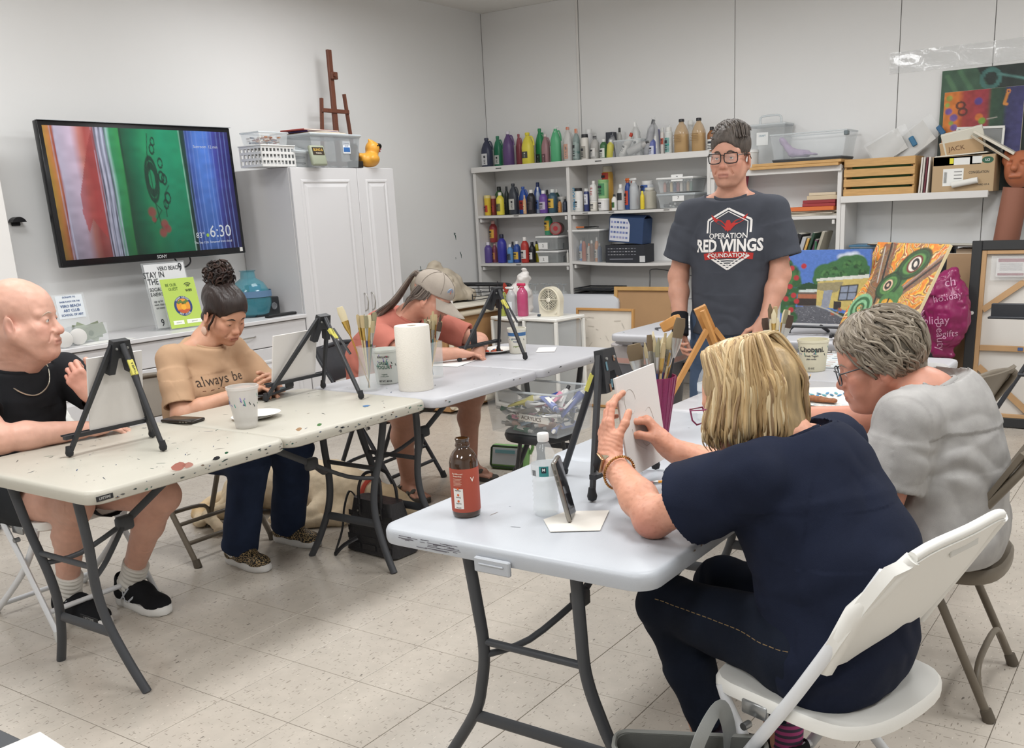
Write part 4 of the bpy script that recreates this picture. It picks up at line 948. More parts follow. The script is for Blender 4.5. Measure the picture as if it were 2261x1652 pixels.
# ------------------------------------------------------------------ standing man, teacher
def man_standing():
 nb,hc = A(.375,2.51,1.505),A(.383,2.47,1.672); R = basis((.10,-.99,-.05)); s = 1.05
 shR,shL = A(.185,2.49,1.425),A(.555,2.555,1.425); elR,wrR = A(.115,2.49,1.145),A(.165,2.40,.925)
 elL,wrL = A(.595,2.545,1.15),A(.575,2.43,.955)
 sd = Sdf(); W = add_head(sd,hc,R,s,nose=1.1,jaw=1.0,fat=.1,lid=.5)
 sd.cap(W(-.03,0,-.06),nb + A(0,.0,-.02),.058,.066,.035); sd.cap(nb,A(.36,2.53,1.0),.06,.08,.03); sd.cap(nb,shR,.045,.045); sd.cap(nb,shL,.045,.045)
 add_arm(sd,shR,elR,wrR,(.05,.044,.046,.030)); add_arm(sd,shL,elL,wrL,(.05,.044,.046,.030))
 add_hand(sd,wrR,(.15,-.45,-.85),(-.9,-.1,-.1),-1,(.5,.5,.55,.6))
 add_hand(sd,wrL,(-.22,-.45,-.9),(.55,-.75,.3),-1,(.25,.45,.5,.55),thumb=((.65,.65,-.2),(.9,.3,-.3)))
 hpR,hpL = A(.27,2.53,.93),A(.46,2.55,.93); knR,knL = A(.235,2.52,.5),A(.47,2.54,.5); anR,anL = A(.235,2.55,.09),A(.475,2.57,.09)
 for (h,k,a) in ((hpR,knR,anR),(hpL,knL,anL)): sd.cap(A(.365,2.54,.98),h,.06,.06); sd.cap(h,k,.06,.045); sd.cap(k,a,.045,.035); sd.cap(a,a + A(.02,-.1,-.05),.03,.022)
 p = sdfobj(sd,.0036,'person',skinm,col=skincol('c3907a',face_spots(W,'9d5a50','bd7360') + [(W(.07,0,-.085),.03,'a87a6a',.5)]))
 tag(p,'standing man with glasses in a charcoal t-shirt with a white and red crest','person','people at the art class')
 eyes(W,R,s,p,'5d6a70',(1,0,-.05)); brows(p,W,R,p,'4a3c34',.004)
 tm = cloth('charcoal_cotton','454850',.08)
 sd = shirt_sdf([A(.365,2.53,.90),A(.365,2.53,1.08),A(.365,2.525,1.28),nb + A(0,.01,-.09)],[.188,.170,.178,.125],(.1,-1,0),.72,[(shR,A(.125,2.485,1.225),.066,.082),(shL,A(.605,2.555,1.225),.066,.082)],NK := (nb + A(0,0,-.02),nb + A(.003,-.025,.06),.070,.022),hem=((.36,2.5,.885),(0,0,-1),.5))
 sh = sdfobj(sd,.005,'t_shirt',tm,p,disp=folds([((.2,2.42,1.3),.11,(.6,0,.8),60,.006),((.54,2.45,1.3),.11,(-.6,0,.8),60,.006),((.36,2.4,.98),.2,(.15,0,1),50,.007)])); collar(sh,NK,tm,.0055)
 # crest on the chest
 tr = bvh(sh); f = nz(A(.17,-.985,0)); r_ = A(-f[1],f[0],0) ; O = A(.437,2.2,1.305); Xc = frame(tuple(O),tuple(r_),tuple(-f)); Xc = frame(tuple(O),tuple(r_),tuple(f)) @ Matrix.Scale(1.1,4)
 def crest(name,build,off=.0016):
  mb = MB(); build(mb); drape(mb,tr,tuple(-f),off); mb.obj(name,sh)
 wt,rd = C('e6e3e0',.8),C('b3332f',.8)
 def bar(mb,pts,w,m,n=6):
  for a,b in zip(pts[:-1],pts[1:]):
   a,b = V(a),V(b); d = (b - a).normalized(); q = V((-d.y,d.x)) * w / 2
   for i in range(n):
    c0,c1 = a + (b - a) * (i / n),a + (b - a) * ((i + 1) / n); mb.put([Xc @ V((*z,0)) for z in (c0 - q,c1 - q,c1 + q,c0 + q)],[(0,1,2,3)],m)
 hx = [(-.088,.035),(-.088,.085),(0,.130),(.088,.085),(.088,.035)]; hl = [(-.085,-.055),(0,-.110),(.085,-.055)]
 crest('crest_outline',lambda mb: (bar(mb,hx,.008,wt),bar(mb,[(x * .86,y * .9 + .002) for x,y in hx],.0035,wt),bar(mb,hl,.008,wt),bar(mb,[(x * .84,y * .84 - .004) for x,y in hl],.0035,wt)))
 def wings(mb):
  for q in (-1,1):
   P = [(0,.052),(.012,.07),(.028,.084),(.052,.092),(.075,.108),(.068,.092),(.060,.082),(.045,.073),(.03,.066),(.018,.055),(.008,.042)]
   mb.put([Xc @ V((q * x,y,0)) for x,y in P],[tuple(range(len(P)))[::q]],rd)
  mb.put([Xc @ V((x,y,0)) for x,y in ((-.014,.065),(0,.038),(.014,.065),(.006,.085),(-.006,.085))],[(0,1,2,3,4)],rd)
 crest('crest_bird',wings,.0022)
 crest('lettering',lambda mb: put_text(mb,'OPERATION',.030,wt,Xc @ T(0,.022,0),.012,sx=.95))
 crest('lettering',lambda mb: put_text(mb,'RED WINGS',.068,wt,Xc @ T(0,-.018,0),.035,sx=.74),.003)
 crest('crest_banner',lambda mb: bar(mb,[(-.100,-.060),(-.05,-.053),(0,-.051),(.05,-.053),(.100,-.060)],.026,rd))
 crest('lettering',lambda mb: put_text(mb,'FOUNDATION',.022,wt,Xc @ T(0,-.054,0),.012,sx=1.1),.0048)
 crest('crest_stripes',lambda mb: [bar(mb,[(-.05 + k * .012,-.074 - k * .008),(0,-.071 - k * .009),(.05 - k * .012,-.074 - k * .008)],.0042,wt,4) for k in range(4)])
 dn = cloth('blue_denim','4a5a72',.12,1200); sd = Sdf(); sd.cap(A(.29,2.53,.95),A(.44,2.55,.95),.115,.115,.03,((0,1,0),.85))
 for (h,k,a) in ((hpR,knR,anR),(hpL,knL,anL)): sd.cap(h,k,.098,.075,.04); sd.cap(k,a + A(0,0,-.02),.073,.068,.03,None,'u',True)
 sdfobj(sd,.0065,'jeans',dn,p,disp=folds([(tuple(hpR + A(0,-.05,-.1)),.14,(.3,0,1),50,.006),(tuple(hpL + A(0,-.05,-.1)),.14,(-.3,0,1),50,.006)]))
 for a,q in ((anR,-1),(anL,1)): shoe(p,a,(.08 * q + .05,-1),cloth('grey_shoe','4c4b4a'),C('dcdad4',.5),C('2a2a2a',.7),None,1.05,q)
 br = Sdf(); d = nz(elR - wrR); br.cap(wrR - d * .05,wrR + d * .06,.039,.041,.006,None,'u',True); sdfobj(br,.004,'wrist_brace',cloth('black_brace','212226',.1),p,smooth=1)
 # short hair
 sd = Sdf(); sd.ell(W(-.020,0,.046),A(.104,.084,.090),R,.02); sd.ell(W(.026,0,.050),A(.076,.072,.082),R,.02)
 sd.ell(W(.112,0,-.035),A(.088,.082,.098),R,.012,'s'); sd.cut(W(-.02,0,-.055),-nz(R @ A(.35,0,1)),.3,.012)
 sd.cap(W(-.005,.12,-.04),W(-.005,-.12,-.04),.034,None,.01,None,'s')
 hm = M('hair_greying','4d453f',.55,bump=.9,bs=220,stretch=(1,1,.3),mott=.35,ms=90)
 hr = sdfobj(sd,.004,'hair',hm,p,disp=lambda P,N: P + N * (.0018 * vnoise(P * A(1,1,.4),130))[:,None])
 g = random.Random(3); G = []
 for i in range(240):
  y = g.uniform(-.072,.070); x = g.uniform(-.085,.050)
  top = lambda x,y: .047 + .0925 * math.sqrt(max(.05,1 - ((x + .02) / .112) ** 2 - (y / .092) ** 2)) + .004
  L = [(x,y),(x + .012,y + .007),(x + .024,y + .015),(x + .032,y + .020)]
  G.append(([tuple(W(a,b,top(a,b) + (.003 if k in (1,2) else 0))) for k,(a,b) in enumerate(L)],1))
 strands('hair_top',hr,G,.0036,['453d38','564d46','38312d','5b534d'],4,4,.0015)
 gl = MB(); bk = C('1b1c1f',.3)
 for q in (-1,1):
  ctr = W(.108,q * .032,-.006); w = [(.028,.017),(.029,-.010),(.020,-.020),(-.012,-.020),(-.024,-.010),(-.024,.014),(-.018,.018),(.02,.019)]
  gl.tube([ctr + R[:,1] * a * q * s + R[:,2] * b * s - R[:,0] * (.010 * max(0,a) / .028) for a,b in spl([(a,b,0) for a,b in w],3,True) for b in [b]] if 0 else [ctr + R[:,1] * v.x * q * s + R[:,2] * v.y * s - R[:,0] * (.010 * max(0,v.x) / .028) for v in spl([(a,b,0) for a,b in w],3,True)],.0024,bk,6,closed=True)
  gl.tube([W(.098,q * .061,.004),W(.06,q * .079,.006),W(.0,q * .083,.004),W(-.025,q * .083,-.015)],.002,bk,6)
 gl.tube([W(.110,-.009,.004),W(.112,0,.007),W(.110,.009,.004)],.0022,bk,6); go = gl.obj('glasses_frame',p)
 for q in (-1,1): MB().lathe([(.024,0),(.0001,.002)],M('spectacle_lens','e8eef0',.03,alpha=.05,spec=.5),16,T(*W(.107,q * .034,-.006)) @ frame((0,0,0),tuple(R[:,1]),tuple(R[:,0])),sy=.78).obj('lens',go)
 return p
M4 = man_standing()
# ------------------------------------------------------------------ blond woman in navy, nearest to the viewer
def woman_blond():
 F = nz(A(-.96,.28,0)); L = A(-F[1],F[0],0)
 nb,hc = A(1.435,.295,.965),A(1.345,.305,1.036); R = basis((-.95,.18,-.30)); s = 1.04
 shL,shR = A(1.425,.125,.905),A(1.50,.465,.915); elL,wrL = A(1.195,.13,.787),A(1.005,.265,.872)
 elR,wrR = A(1.255,.515,.80),A(1.062,.475,.862)
 hipL,hipR = A(1.545,.17,.52),A(1.60,.35,.52); knL,knR = A(1.145,.285,.505),A(1.215,.475,.505); anL,anR = A(1.295,.265,.09),A(1.41,.455,.09)
 sd = Sdf(); W = add_head(sd,hc,R,s,nose=1.0,jaw=.95,fat=.4,lid=.8)
 sd.cap(W(-.03,0,-.06),nb + A(.02,0,-.02),.052,.060,.04); sd.cap(nb,A(1.56,.27,.60),.06,.08,.03); sd.cap(nb,shR,.04,.04); sd.cap(nb,shL,.04,.04)
 add_arm(sd,shL,elL,wrL,(.05,.042,.043,.027)); add_arm(sd,shR,elR,wrR,(.05,.041,.040,.026))
 # left hand pinches the canvas edge: thumb in front, fingers behind
 add_hand(sd,wrL,(-.34,.40,.90),(-.55,-.75,.1),-1,((.25,.4,.25),(.28,.5,.3),(.32,.55,.35),(.4,.6,.35)),spread=.05,thumb=((.80,.45,-.45),(.92,.15,-.40)),s=1.04)
 # right hand: thumb and forefinger closed on a pencil stub
 add_hand(sd,wrR,(-.55,-.2,.80),(.6,.35,.6),1,((.9,1.0,.5),(1.0,1.05,.6),(1.15,1.05,.6),(1.25,1.0,.6)),spread=.05,thumb=((.75,.1,-.65),(.45,-.2,-.87)),s=1.04)
 for (h,k,a) in ((hipR,knR,anR),(hipL,knL,anL)): sd.cap(A(1.57,.26,.52),h,.05,.05); sd.cap(h,k,.05,.04); sd.cap(k,a,.04,.034); sd.cap(a,a + A(-.1,.02,-.05),.03,.022)
 sp = face_spots(W,'9c5348','c77f6a') + [(elL + A(0,-.03,-.02),.05,'b06a5c',.7),(wrL,.06,'c98a74',.4),(wrL + A(-.02,.05,.09),.06,'c9816c',.4),(wrR + A(-.05,0,.05),.07,'c9826c',.45)]
 def frk(P,N):
  c = skincol('d39a80',sp,.09)(P,N); q = vnoise(P,160,3); k = np.clip((q - .45) * 5,0,1) * .3
  return c * (1 - k[:,None] * np.array([.3,.45,.5]))
 p = sdfobj(sd,.0030,'person',skinm,col=frk,disp=lambda P,N: P + N * (.0007 * vnoise(P,120,2) + .0006 * np.sin(P @ A(90,260,420) + 3 * vnoise(P,40)) * np.exp(-(((P - wrL) ** 2).sum(1)) / .012))[:,None])
 tag(p,'blond woman in a navy t-shirt and dark jeans, seen from behind, holding a small canvas','person','people at the art class')
 eyes(W,R,s,p,'6a7a88',(1,0,-.4))
 tm = cloth('navy_cotton','191f31',.1)
 sd = shirt_sdf([A(1.590,.262,.53),A(1.585,.27,.68),A(1.505,.285,.83),nb + A(.055,0,-.07)],[.200,.180,.172,.115],(-.85,.28,.45),.80,[(shL,elL * .62 + shL * .38,.072,.098),(shR,elR * .62 + shR * .38,.070,.090)],NK := (nb + A(.03,0,-.03),nb + A(-.015,.005,.06),.064,.026))
 sd.cap(A(1.60,.17,.50),A(1.60,.36,.50),.125,.125,.05); sd.cut((1.59,.26,.425),(.1,0,-1),.5,.01)
 sh = sdfobj(sd,.0048,'t_shirt',tm,p,smooth=1,disp=folds([((1.46,.16,.80),.12,(.6,.3,.8),62,.008),((1.60,.12,.66),.17,(-.35,.1,1),48,.009),((1.64,.16,.53),.15,(.35,.2,1),52,.010),((1.50,.08,.58),.12,(.4,.1,1),60,.009),((1.53,.2,.88),.16,(.8,.2,.5),40,.005),((1.34,.12,.84),.09,(.7,-.1,.6),60,.006)],base=.005))
 collar(sh,NK,tm,.005)
 dn = cloth('dark_denim','171d2a',.14,1200); sd = Sdf(); sd.cap(hipL + A(.0,0,.0),hipR,.115,.115,.03)
 for h,k,a in ((hipR,knR,anR),(hipL,knL,anL)):
  sd.cap(h,k,.100,.070,.04); m = k + (a - k) * .35 + A(.015,0,0); sd.cap(k,m,.068,.062,.03); e = a + A(0,0,.085); sd.cap(m,e,.062,.050,.03,None,'u',True); sd.cap(e + A(0,0,.03),e + A(0,0,-.05),.043,.045,.004,None,'s')
 jn = sdfobj(sd,.0055,'jeans',dn,p,disp=folds([(tuple(knR),.13,(.5,0,1),60,.006),(tuple(knL),.13,(.5,0,1),60,.006),(tuple(hipL),.16,(1,0,.3),55,.007),(tuple(anL + A(0,0,.15)),.1,(.1,0,1),80,.004)]))
 tr = bvh(jn); mb = MB(); P = [V(hipL + (knL - hipL) * t + A(0,0,.0)) for t in [i / 24 for i in range(25)]]
 for a,b in zip(P[:-1],P[1:]):
  h1,h2 = [tr.ray_cast(q + V((0,-.3,.04)),V((0,1,0)))[0] for q in (a,b)]
  if h1 and h2: mb.tube([h1,h1 + (h2 - h1) * .7],.0012,C('8a7350',.8),4)
 if mb.v: mb.obj('seam_stitch',jn)
 sk = M('striped_sock',None,.9); nt = sk.node_tree; b = nt.nodes['Principled BSDF']; w = nt.nodes.new('ShaderNodeTexWave'); w.bands_direction = 'Z'; w.inputs['Scale'].default_value = 17; w.inputs['Distortion'].default_value = .3
 tc = nt.nodes.new('ShaderNodeTexCoord'); nt.links.new(tc.outputs['Object'],w.inputs['Vector']); rp = nt.nodes.new('ShaderNodeValToRGB'); rp.color_ramp.interpolation = 'CONSTANT'
 rp.color_ramp.elements[0].color = lin('b04a80') + [1]; rp.color_ramp.elements[1].color = lin('4b4052') + [1]; rp.color_ramp.elements[1].position = .55; nt.links.new(w.outputs['Fac'],rp.inputs[0]); nt.links.new(rp.outputs[0],b.inputs['Base Color'])
 for a,q in ((anL,1),(anR,-1)):
  sd = Sdf(); sd.cap(a + A(0,0,-.03),a + A(.0,0,.12),.039,.041,.01,None,'u',True); sdfobj(sd,.004,'sock',sk,p)
  shoe(p,a,(-.97,.2),cloth('black_sneaker','232325',.1),C('e6e4e0',.5),C('1d1d1f',.7),None,1.0,q)
 # watch and bracelet on the left wrist
 d = nz(wrL - elL); dor = nz(A(-.5,-.8,.1) - d * np.dot(A(-.5,-.8,.1),d)); c0 = wrL - d * .012; sd2 = np.cross(d,dor)
 wa = MB(); ring = lambda c,r,k=20: [c + dor * r * math.cos(2 * PI * i / k) + sd2 * r * math.sin(2 * PI * i / k) for i in range(k)]
 wa.tube(ring(c0,.0315),.0105,M('mesh_band','8d8672',.35,metal=.7,bump=.4,bs=900),8,closed=True,flat=(tuple(dor),1)) if 0 else None
 vs = []; fs = []; k = 24
 for j,(o_,rr) in enumerate(((-.011,.0300),(-.011,.0318),(.011,.0318),(.011,.0300))):
  for i in range(k): a = 2 * PI * i / k; vs.append(c0 + d * o_ + (dor * math.cos(a) + sd2 * math.sin(a)) * rr)
 fs = [(j * k + i,j * k + (i + 1) % k,((j + 1) % 4) * k + (i + 1) % k,((j + 1) % 4) * k + i) for j in range(4) for i in range(k)]
 wa.put(vs,fs,M('mesh_band','8d8672',.35,metal=.7,bump=.4,bs=900),True)
 wo = tag(wa.obj('wrist_watch'),'gold square smart watch with mesh band on the blond woman\'s wrist','watch'); Xw = frame(tuple(c0 + dor * .036),tuple(d),tuple(dor))
 MB().box((0,0,-.001),(.036,.040,.0105),C('b08a6a',.25,metal=.8),Xw,.004,2).obj('watch_case',wo); MB().box((0,0,.0046),(.030,.034,.002),C('15161a',.08),Xw,.0008).obj('watch_glass',wo)
 br = MB(); cb = wrL + (elL - wrL) * .24
 for ph in (0,PI):
  br.tube([cb + (dor * math.cos(t) + sd2 * math.sin(t)) * (.0405 + .0022 * math.cos(t * 22 + ph)) + d * (.010 * math.sin(t) + .0022 * math.sin(t * 22 + ph)) for t in [2 * PI * i / 160 for i in range(160)]],.0018,C('b88a55',.25,metal=.8),5,closed=True)
 tag(br.obj('rope_bracelet'),'thin twisted gold bracelet on the blond woman\'s forearm','bracelet')
 # bob: a smooth cap and long locks falling from a side part
 sd = Sdf(); sd.ell(W(-.022,0,.047),A(.106,.086,.090) * s,R,.02); sd.cap(W(-.035,.0,.02),W(-.045,0,-.09),.088 * s,.078 * s,.04)
 sd.ell(W(.095,0,-.045),A(.075,.085,.115),R,.015,'s'); sd.cut(W(-.03,0,-.13),-nz(R @ A(-.2,0,1)),.3,.01)
 hm = M('hair_blond','a08862',.42,bump=.5,bs=180,stretch=(1,1,.15),mott=.3,ms=60)
 hr = sdfobj(sd,.0045,'hair',hm,p,disp=lambda P,N: P + N * (.0012 * vnoise(P * A(1,1,.25),120))[:,None])
 g = random.Random(12); G = []; dn_ = A(0,0,-1)
 for i in range(760):
  th = g.uniform(-2.72,2.72) * (1 if g.random() < .85 else .75); q = 1 if th > 0 else -1
  # root on the part line on top, then over the skull, then straight down with an inward tip
  part = .018; rx = g.uniform(-.09,.052)
  root = W(rx * .9,part + g.uniform(-.004,.004),.047 + .090 * math.sqrt(max(.05,1 - ((rx + .02) / .108) ** 2)))
  back = abs(th) > 1.7
  ex,ey = -.028 + .112 * math.cos(th) * (.80 if math.cos(th) > 0 else 1),.090 * math.sin(th)
  if math.cos(th) > .25: ex = min(ex,.060)
  lay = g.uniform(0,.010); eq = W(ex * (1 + lay * 3),ey * (1 + lay * 5),.035 + g.uniform(-.01,.01))
  mid = W((rx + ex) * .52,(part + ey) * .60,.047 + .088 * math.sqrt(max(.08,1 - ((ex * .55 + .02) / .11) ** 2 - (ey * .6 / .09) ** 2)) + .004)
  ln = (.112 if not back else .132) + g.uniform(-.022,.018); out = W(ex * 1.02,ey * 1.05,.03) - W(0,0,.03)
  o = nz(np.array([out[0],out[1],0]) + 1e-6)
  b1 = eq + dn_ * ln * .45 + o * .006; b2 = eq + dn_ * ln * .8 + o * (.004 + lay); b3 = eq + dn_ * ln - o * g.uniform(-.008,.016)
  w1 = A(g.uniform(-1,1),g.uniform(-1,1),0) * .006
  G.append(([tuple(root),tuple(mid),tuple(eq),tuple(b1 + w1),tuple(b2 + w1 * 1.5),tuple(b3 + w1)],g.uniform(.7,1.2)))
 strands('bob_locks',hr,G,.0040,['c9b189','b99d72','a58a62','d6c4a0','94795a','c2a87e','ae9168'],7,6,.002)
 gl = MB(); pk = C('8c3560',.3)
 ctr = W(.106,-.036,-.004); gl.tube([ctr + R[:,1] * a * -1 + R[:,2] * b for a,b in ((.026,.018),(.028,-.008),(.016,-.021),(-.012,-.021),(-.024,-.008),(-.022,.015))],.0022,pk,6,closed=True)
 ctr = W(.106,.036,-.004); gl.tube([ctr + R[:,1] * a + R[:,2] * b for a,b in ((.026,.018),(.028,-.008),(.016,-.021),(-.012,-.021),(-.024,-.008),(-.022,.015))],.0022,pk,6,closed=True)
 for q in (-1,1): gl.tube([W(.104,q * .062,.010),W(.06,q * .082,.006),W(.0,q * .088,.004)],.0018,pk,6)
 gl.tube([W(.108,-.012,.004),W(.111,0,.008),W(.108,.012,.004)],.002,pk,6); gl.obj('glasses_frame',p)
 return p
M5 = woman_blond()
# ------------------------------------------------------------------ grey haired woman beside her
def woman_grey():
 nb,hc = A(1.545,1.10,.945),A(1.428,1.08,1.018); R = basis((-.90,-.34,-.30)); s = 1.07
 shL,shR = A(1.565,.895,.885),A(1.545,1.30,.895); elL,wrL = A(1.515,.845,.62),A(1.34,1.0,.73)
 elR,wrR = A(1.425,1.315,.79),A(1.165,1.325,.785)
 hipL,hipR = A(1.63,1.05,.52),A(1.63,1.26,.52); knL,knR = A(1.20,1.03,.50),A(1.20,1.27,.50); anL,anR = A(1.30,1.03,.09),A(1.30,1.28,.09)
 sd = Sdf(); W = add_head(sd,hc,R,s,nose=1.08,jaw=.98,fat=.8,lid=.65)
 sd.cap(W(-.035,0,-.06),nb + A(.04,0,-.03),.060,.072,.04); sd.cap(W(.04,0,-.10),nb + A(-.01,0,-.02),.035,.045,.04); sd.cap(nb + A(.02,0,-.02),A(1.62,1.12,.62),.07,.09,.03); sd.cap(nb,shR,.04,.04); sd.cap(nb,shL,.04,.04)
 add_arm(sd,shL,elL,wrL,(.062,.052,.046,.030)); add_arm(sd,shR,elR,wrR,(.06,.050,.046,.031))
 add_hand(sd,wrL,(-.7,.6,.2),(-.2,-.1,1),1); add_hand(sd,wrR,(-.96,-.2,-.05),(0,0,1),-1,(.4,.5,.55,.6))
 for (h,k,a) in ((hipR,knR,anR),(hipL,knL,anL)): sd.cap(A(1.63,1.15,.53),h,.06,.06); sd.cap(h,k,.06,.055); sd.cap(k,a,.055,.036,.02); sd.cap(a,a + A(-.11,0,-.06),.033,.024)
 sp = face_spots(W,'96493f','bf6e5c') + [(W(.0,.0,-.15),.09,'b5705c',.5),(elL,.09,'a9614f',.5),(elR,.2,'b67058',.4)]
 p = sdfobj(sd,.0034,'person',skinm,col=skincol('c48b75',sp))
 tag(p,'grey haired woman with glasses in a heather grey t-shirt, leaning over the table','person','people at the art class')
 eyes(W,R,s,p,'66707a',(1,0,-.5)); brows(p,W,R,p,'8a7a6c',.003)
 tm = cloth('heather_cotton','a3a19f',.16,700); tm.node_tree.nodes
 sd = shirt_sdf([A(1.63,1.125,.53),A(1.615,1.12,.68),A(1.595,1.11,.83),nb + A(.045,0,-.07)],[.205,.205,.185,.12],(-1,0,.35),.82,[(shL,elL * .66 + shL * .34,.082,.092),(shR,elR * .55 + shR * .45,.078,.088)],NK := (nb + A(.035,.0,-.035),nb + A(-.02,-.005,.06),.080,.022))
 sd.cap(A(1.66,1.03,.53),A(1.66,1.25,.53),.135,.135,.05); sd.cut((1.64,1.12,.47),(-.05,0,-1),.5,.01)
 sh = sdfobj(sd,.0055,'t_shirt',tm,p,smooth=1,disp=folds([((1.56,.93,.76),.13,(.5,.2,.8),60,.007),((1.70,1.0,.74),.18,(-.4,.1,1),45,.010),((1.62,.95,.60),.16,(.3,.1,1),60,.010),((1.56,1.0,.66),.12,(.6,.1,.9),55,.008)],base=.004)); collar(sh,NK,tm,.0065)
 cm = M('camouflage_cloth',None,.9); nt = cm.node_tree; b = nt.nodes['Principled BSDF']; n = nt.nodes.new('ShaderNodeTexNoise'); n.inputs['Scale'].default_value = 22; rp = nt.nodes.new('ShaderNodeValToRGB'); rp.color_ramp.interpolation = 'CONSTANT'
 tc = nt.nodes.new('ShaderNodeTexCoord'); nt.links.new(tc.outputs['Object'],n.inputs['Vector']); rp.color_ramp.elements[0].color = lin('2a2b2d') + [1]; rp.color_ramp.elements[1].color = lin('c9c6c4') + [1]; rp.color_ramp.elements[1].position = .47
 e = rp.color_ramp.elements.new(.56); e.color = lin('85838a') + [1]; nt.links.new(n.outputs['Fac'],rp.inputs[0]); nt.links.new(rp.outputs[0],b.inputs['Base Color'])
 sd = Sdf(); sd.cap(hipL,hipR,.12,.12,.03)
 for h,k in ((hipR,knR),(hipL,knL)): sd.cap(h,k + (h - k) * .08,.105,.085,.04,None,'u',True)
 sdfobj(sd,.007,'shorts',cm,p)
 for a,q in ((anL,1),(anR,-1)): shoe(p,a,(-1,0),cloth('grey_trainer','6b6a6a'),C('dad8d4',.5),C('d0d0d0',.7),None,1.0,q)
 # layered short hair
 sd = Sdf(); sd.ell(W(-.022,0,.048),A(.110,.090,.092) * s * .97,R,.02); sd.cap(W(-.065,0,.0),W(-.070,0,-.055),.070 * s,.052 * s,.04)
 sd.ell(W(.095,0,-.04),A(.078,.10,.098),R,.012,'s'); sd.cut(W(-.03,0,-.098),-nz(R @ A(.25,0,1)),.3,.012)
 hm = M('hair_grey','7d7569',.5,bump=.7,bs=170,stretch=(1,1,.3),mott=.35,ms=60)
 hr = sdfobj(sd,.0045,'hair',hm,p,disp=lambda P,N: P + N * (.002 * vnoise(P,90))[:,None])
 g = random.Random(5); G = []
 for i in range(820):
  th = g.uniform(-PI,PI); ph = g.uniform(-.75,1.35) if abs(th) > .9 else g.uniform(.25,1.35)
  pt = lambda th,ph,k=1.: W(-.022 + .1165 * k * math.cos(th) * math.cos(ph),.0955 * k * math.sin(th) * math.cos(ph),.045 + .0955 * k * math.sin(ph) - (.02 if ph < 0 else 0))
  sg = 1 if th > 0 else -1; a = g.uniform(.10,.2); back = .35 if abs(th) < 2.2 else .05
  l = g.uniform(.35,.65); wv = g.uniform(-.12,.12)
  G.append(([tuple(pt(th,ph,1)),tuple(pt(th + sg * back * .3 + wv,ph - l * .33,1.03)),tuple(pt(th + sg * back * .7,ph - l * .66,1.045)),tuple(pt(th + sg * back - wv,max(-.95,ph - l),1.02 + g.uniform(0,.04)))],g.uniform(.7,1.2)))
 G = [q for q in G if (np.array(q[0][-1]) - hc) @ R[:,0] < .045 or (np.array(q[0][-1]) - hc) @ R[:,2] > .035]
 strands('layered_locks',hr,G,.0040,['857b6c','796f61','91877a','6f6558','9a9081','7e7466'],9,5,.002)
 gl = MB(); bk = C('3b434a',.25,metal=.5)
 for q in (-1,1):
  ctr = W(.108,q * .033,-.008); gl.tube([ctr + R[:,1] * v.x * q * s + R[:,2] * v.y * s - R[:,0] * (.008 * max(0,v.x) / .028) for v in spl([(.027,.013,0),(.026,-.012,0),(.012,-.022,0),(-.012,-.022,0),(-.023,-.010,0),(-.022,.012,0),(0,.016,0)],3,True)],.0019,bk,6,closed=True)
  gl.tube([W(.100,q * .060,.002),W(.06,q * .080,.006),W(.0,q * .086,.006)],.0022,C('26282b',.3),6)
 gl.tube([W(.108,-.010,.002),W(.112,0,.005),W(.108,.010,.002)],.0018,bk,6); go = gl.obj('glasses_frame',p)
 for q in (-1,1): MB().lathe([(.023,0),(.0001,.002)],MATS['spectacle_lens'],16,T(*W(.1075,q * .034,-.008)) @ frame((0,0,0),tuple(R[:,1]),tuple(R[:,0])),sy=.8).obj('lens',go)
 return p
M6 = woman_grey()
# ------------------------------------------------------------------ left wall: cabinets, television, what stands on them
wc = M('white_laminate','d3d2d3',.35,bump=.05,bs=30)
nick = M('brushed_nickel','b5b3ae',.3,metal=.9)
def raised_panel(y0,y1,z0,z1,parent,name='door',handle=None,th=.02):
 """cabinet front facing +x: slab with a moulded recess and raised field; origin frame of parent, x=0 is the front"""
 mb = MB(); mb.box((-th / 2,(y0 + y1) / 2,(z0 + z1) / 2),(th,y1 - y0,z1 - z0),wc,bev=.003)
 m = min(.075,(y1 - y0) * .2)
 d = mb.obj(name,parent)
 def ring(a,b,xa,xb,mbx):
  P = lambda i,x: [(x,y0 + i,z0 + i),(x,y1 - i,z0 + i),(x,y1 - i,z1 - i),(x,y0 + i,z1 - i)]
  mbx.put(P(a,xa) + P(b,xb),[(k,(k + 1) % 4,4 + (k + 1) % 4,4 + k) for k in range(4)],wc)
 if z1 - z0 > .3:
  f = MB(); ring(m,m + .008,.0005,.006,f); ring(m + .008,m + .018,.006,.006,f); ring(m + .018,m + .026,.006,-.0,f); ring(m + .026,m + .05,.0002,.008,f)
  i = m + .05; f.put([(.008,y0 + i,z0 + i),(.008,y1 - i,z0 + i),(.008,y1 - i,z1 - i),(.008,y0 + i,z1 - i)],[(0,1,2,3)],wc); f.obj('raised_panel',d)
 if handle:
  a,b = V(handle[0]),V(handle[1]); u = (b - a)
  MB().tube(spl([a,a + V((.022,0,0)) + u * .08,a + V((.030,0,0)) + u * .3,a + V((.034,0,0)) + u * .5,a + V((.030,0,0)) + u * .7,a + V((.022,0,0)) + u * .92,b],4),[.0055] + [.0045] * 23 + [.0055],nick,8).obj('handle',d)
 return d
XF = -2.80
y0 = on(640,371,x=XF).y; ym = on(787,371,x=XF).y; y1 = on(868,371,x=XF).y; zt = 1.812
t = thing('storage_cabinet','tall white cabinet with two raised panel doors beside the television','cabinet',(XF,y0,0))
D = XL - XF + .004; Wd = y1 - y0
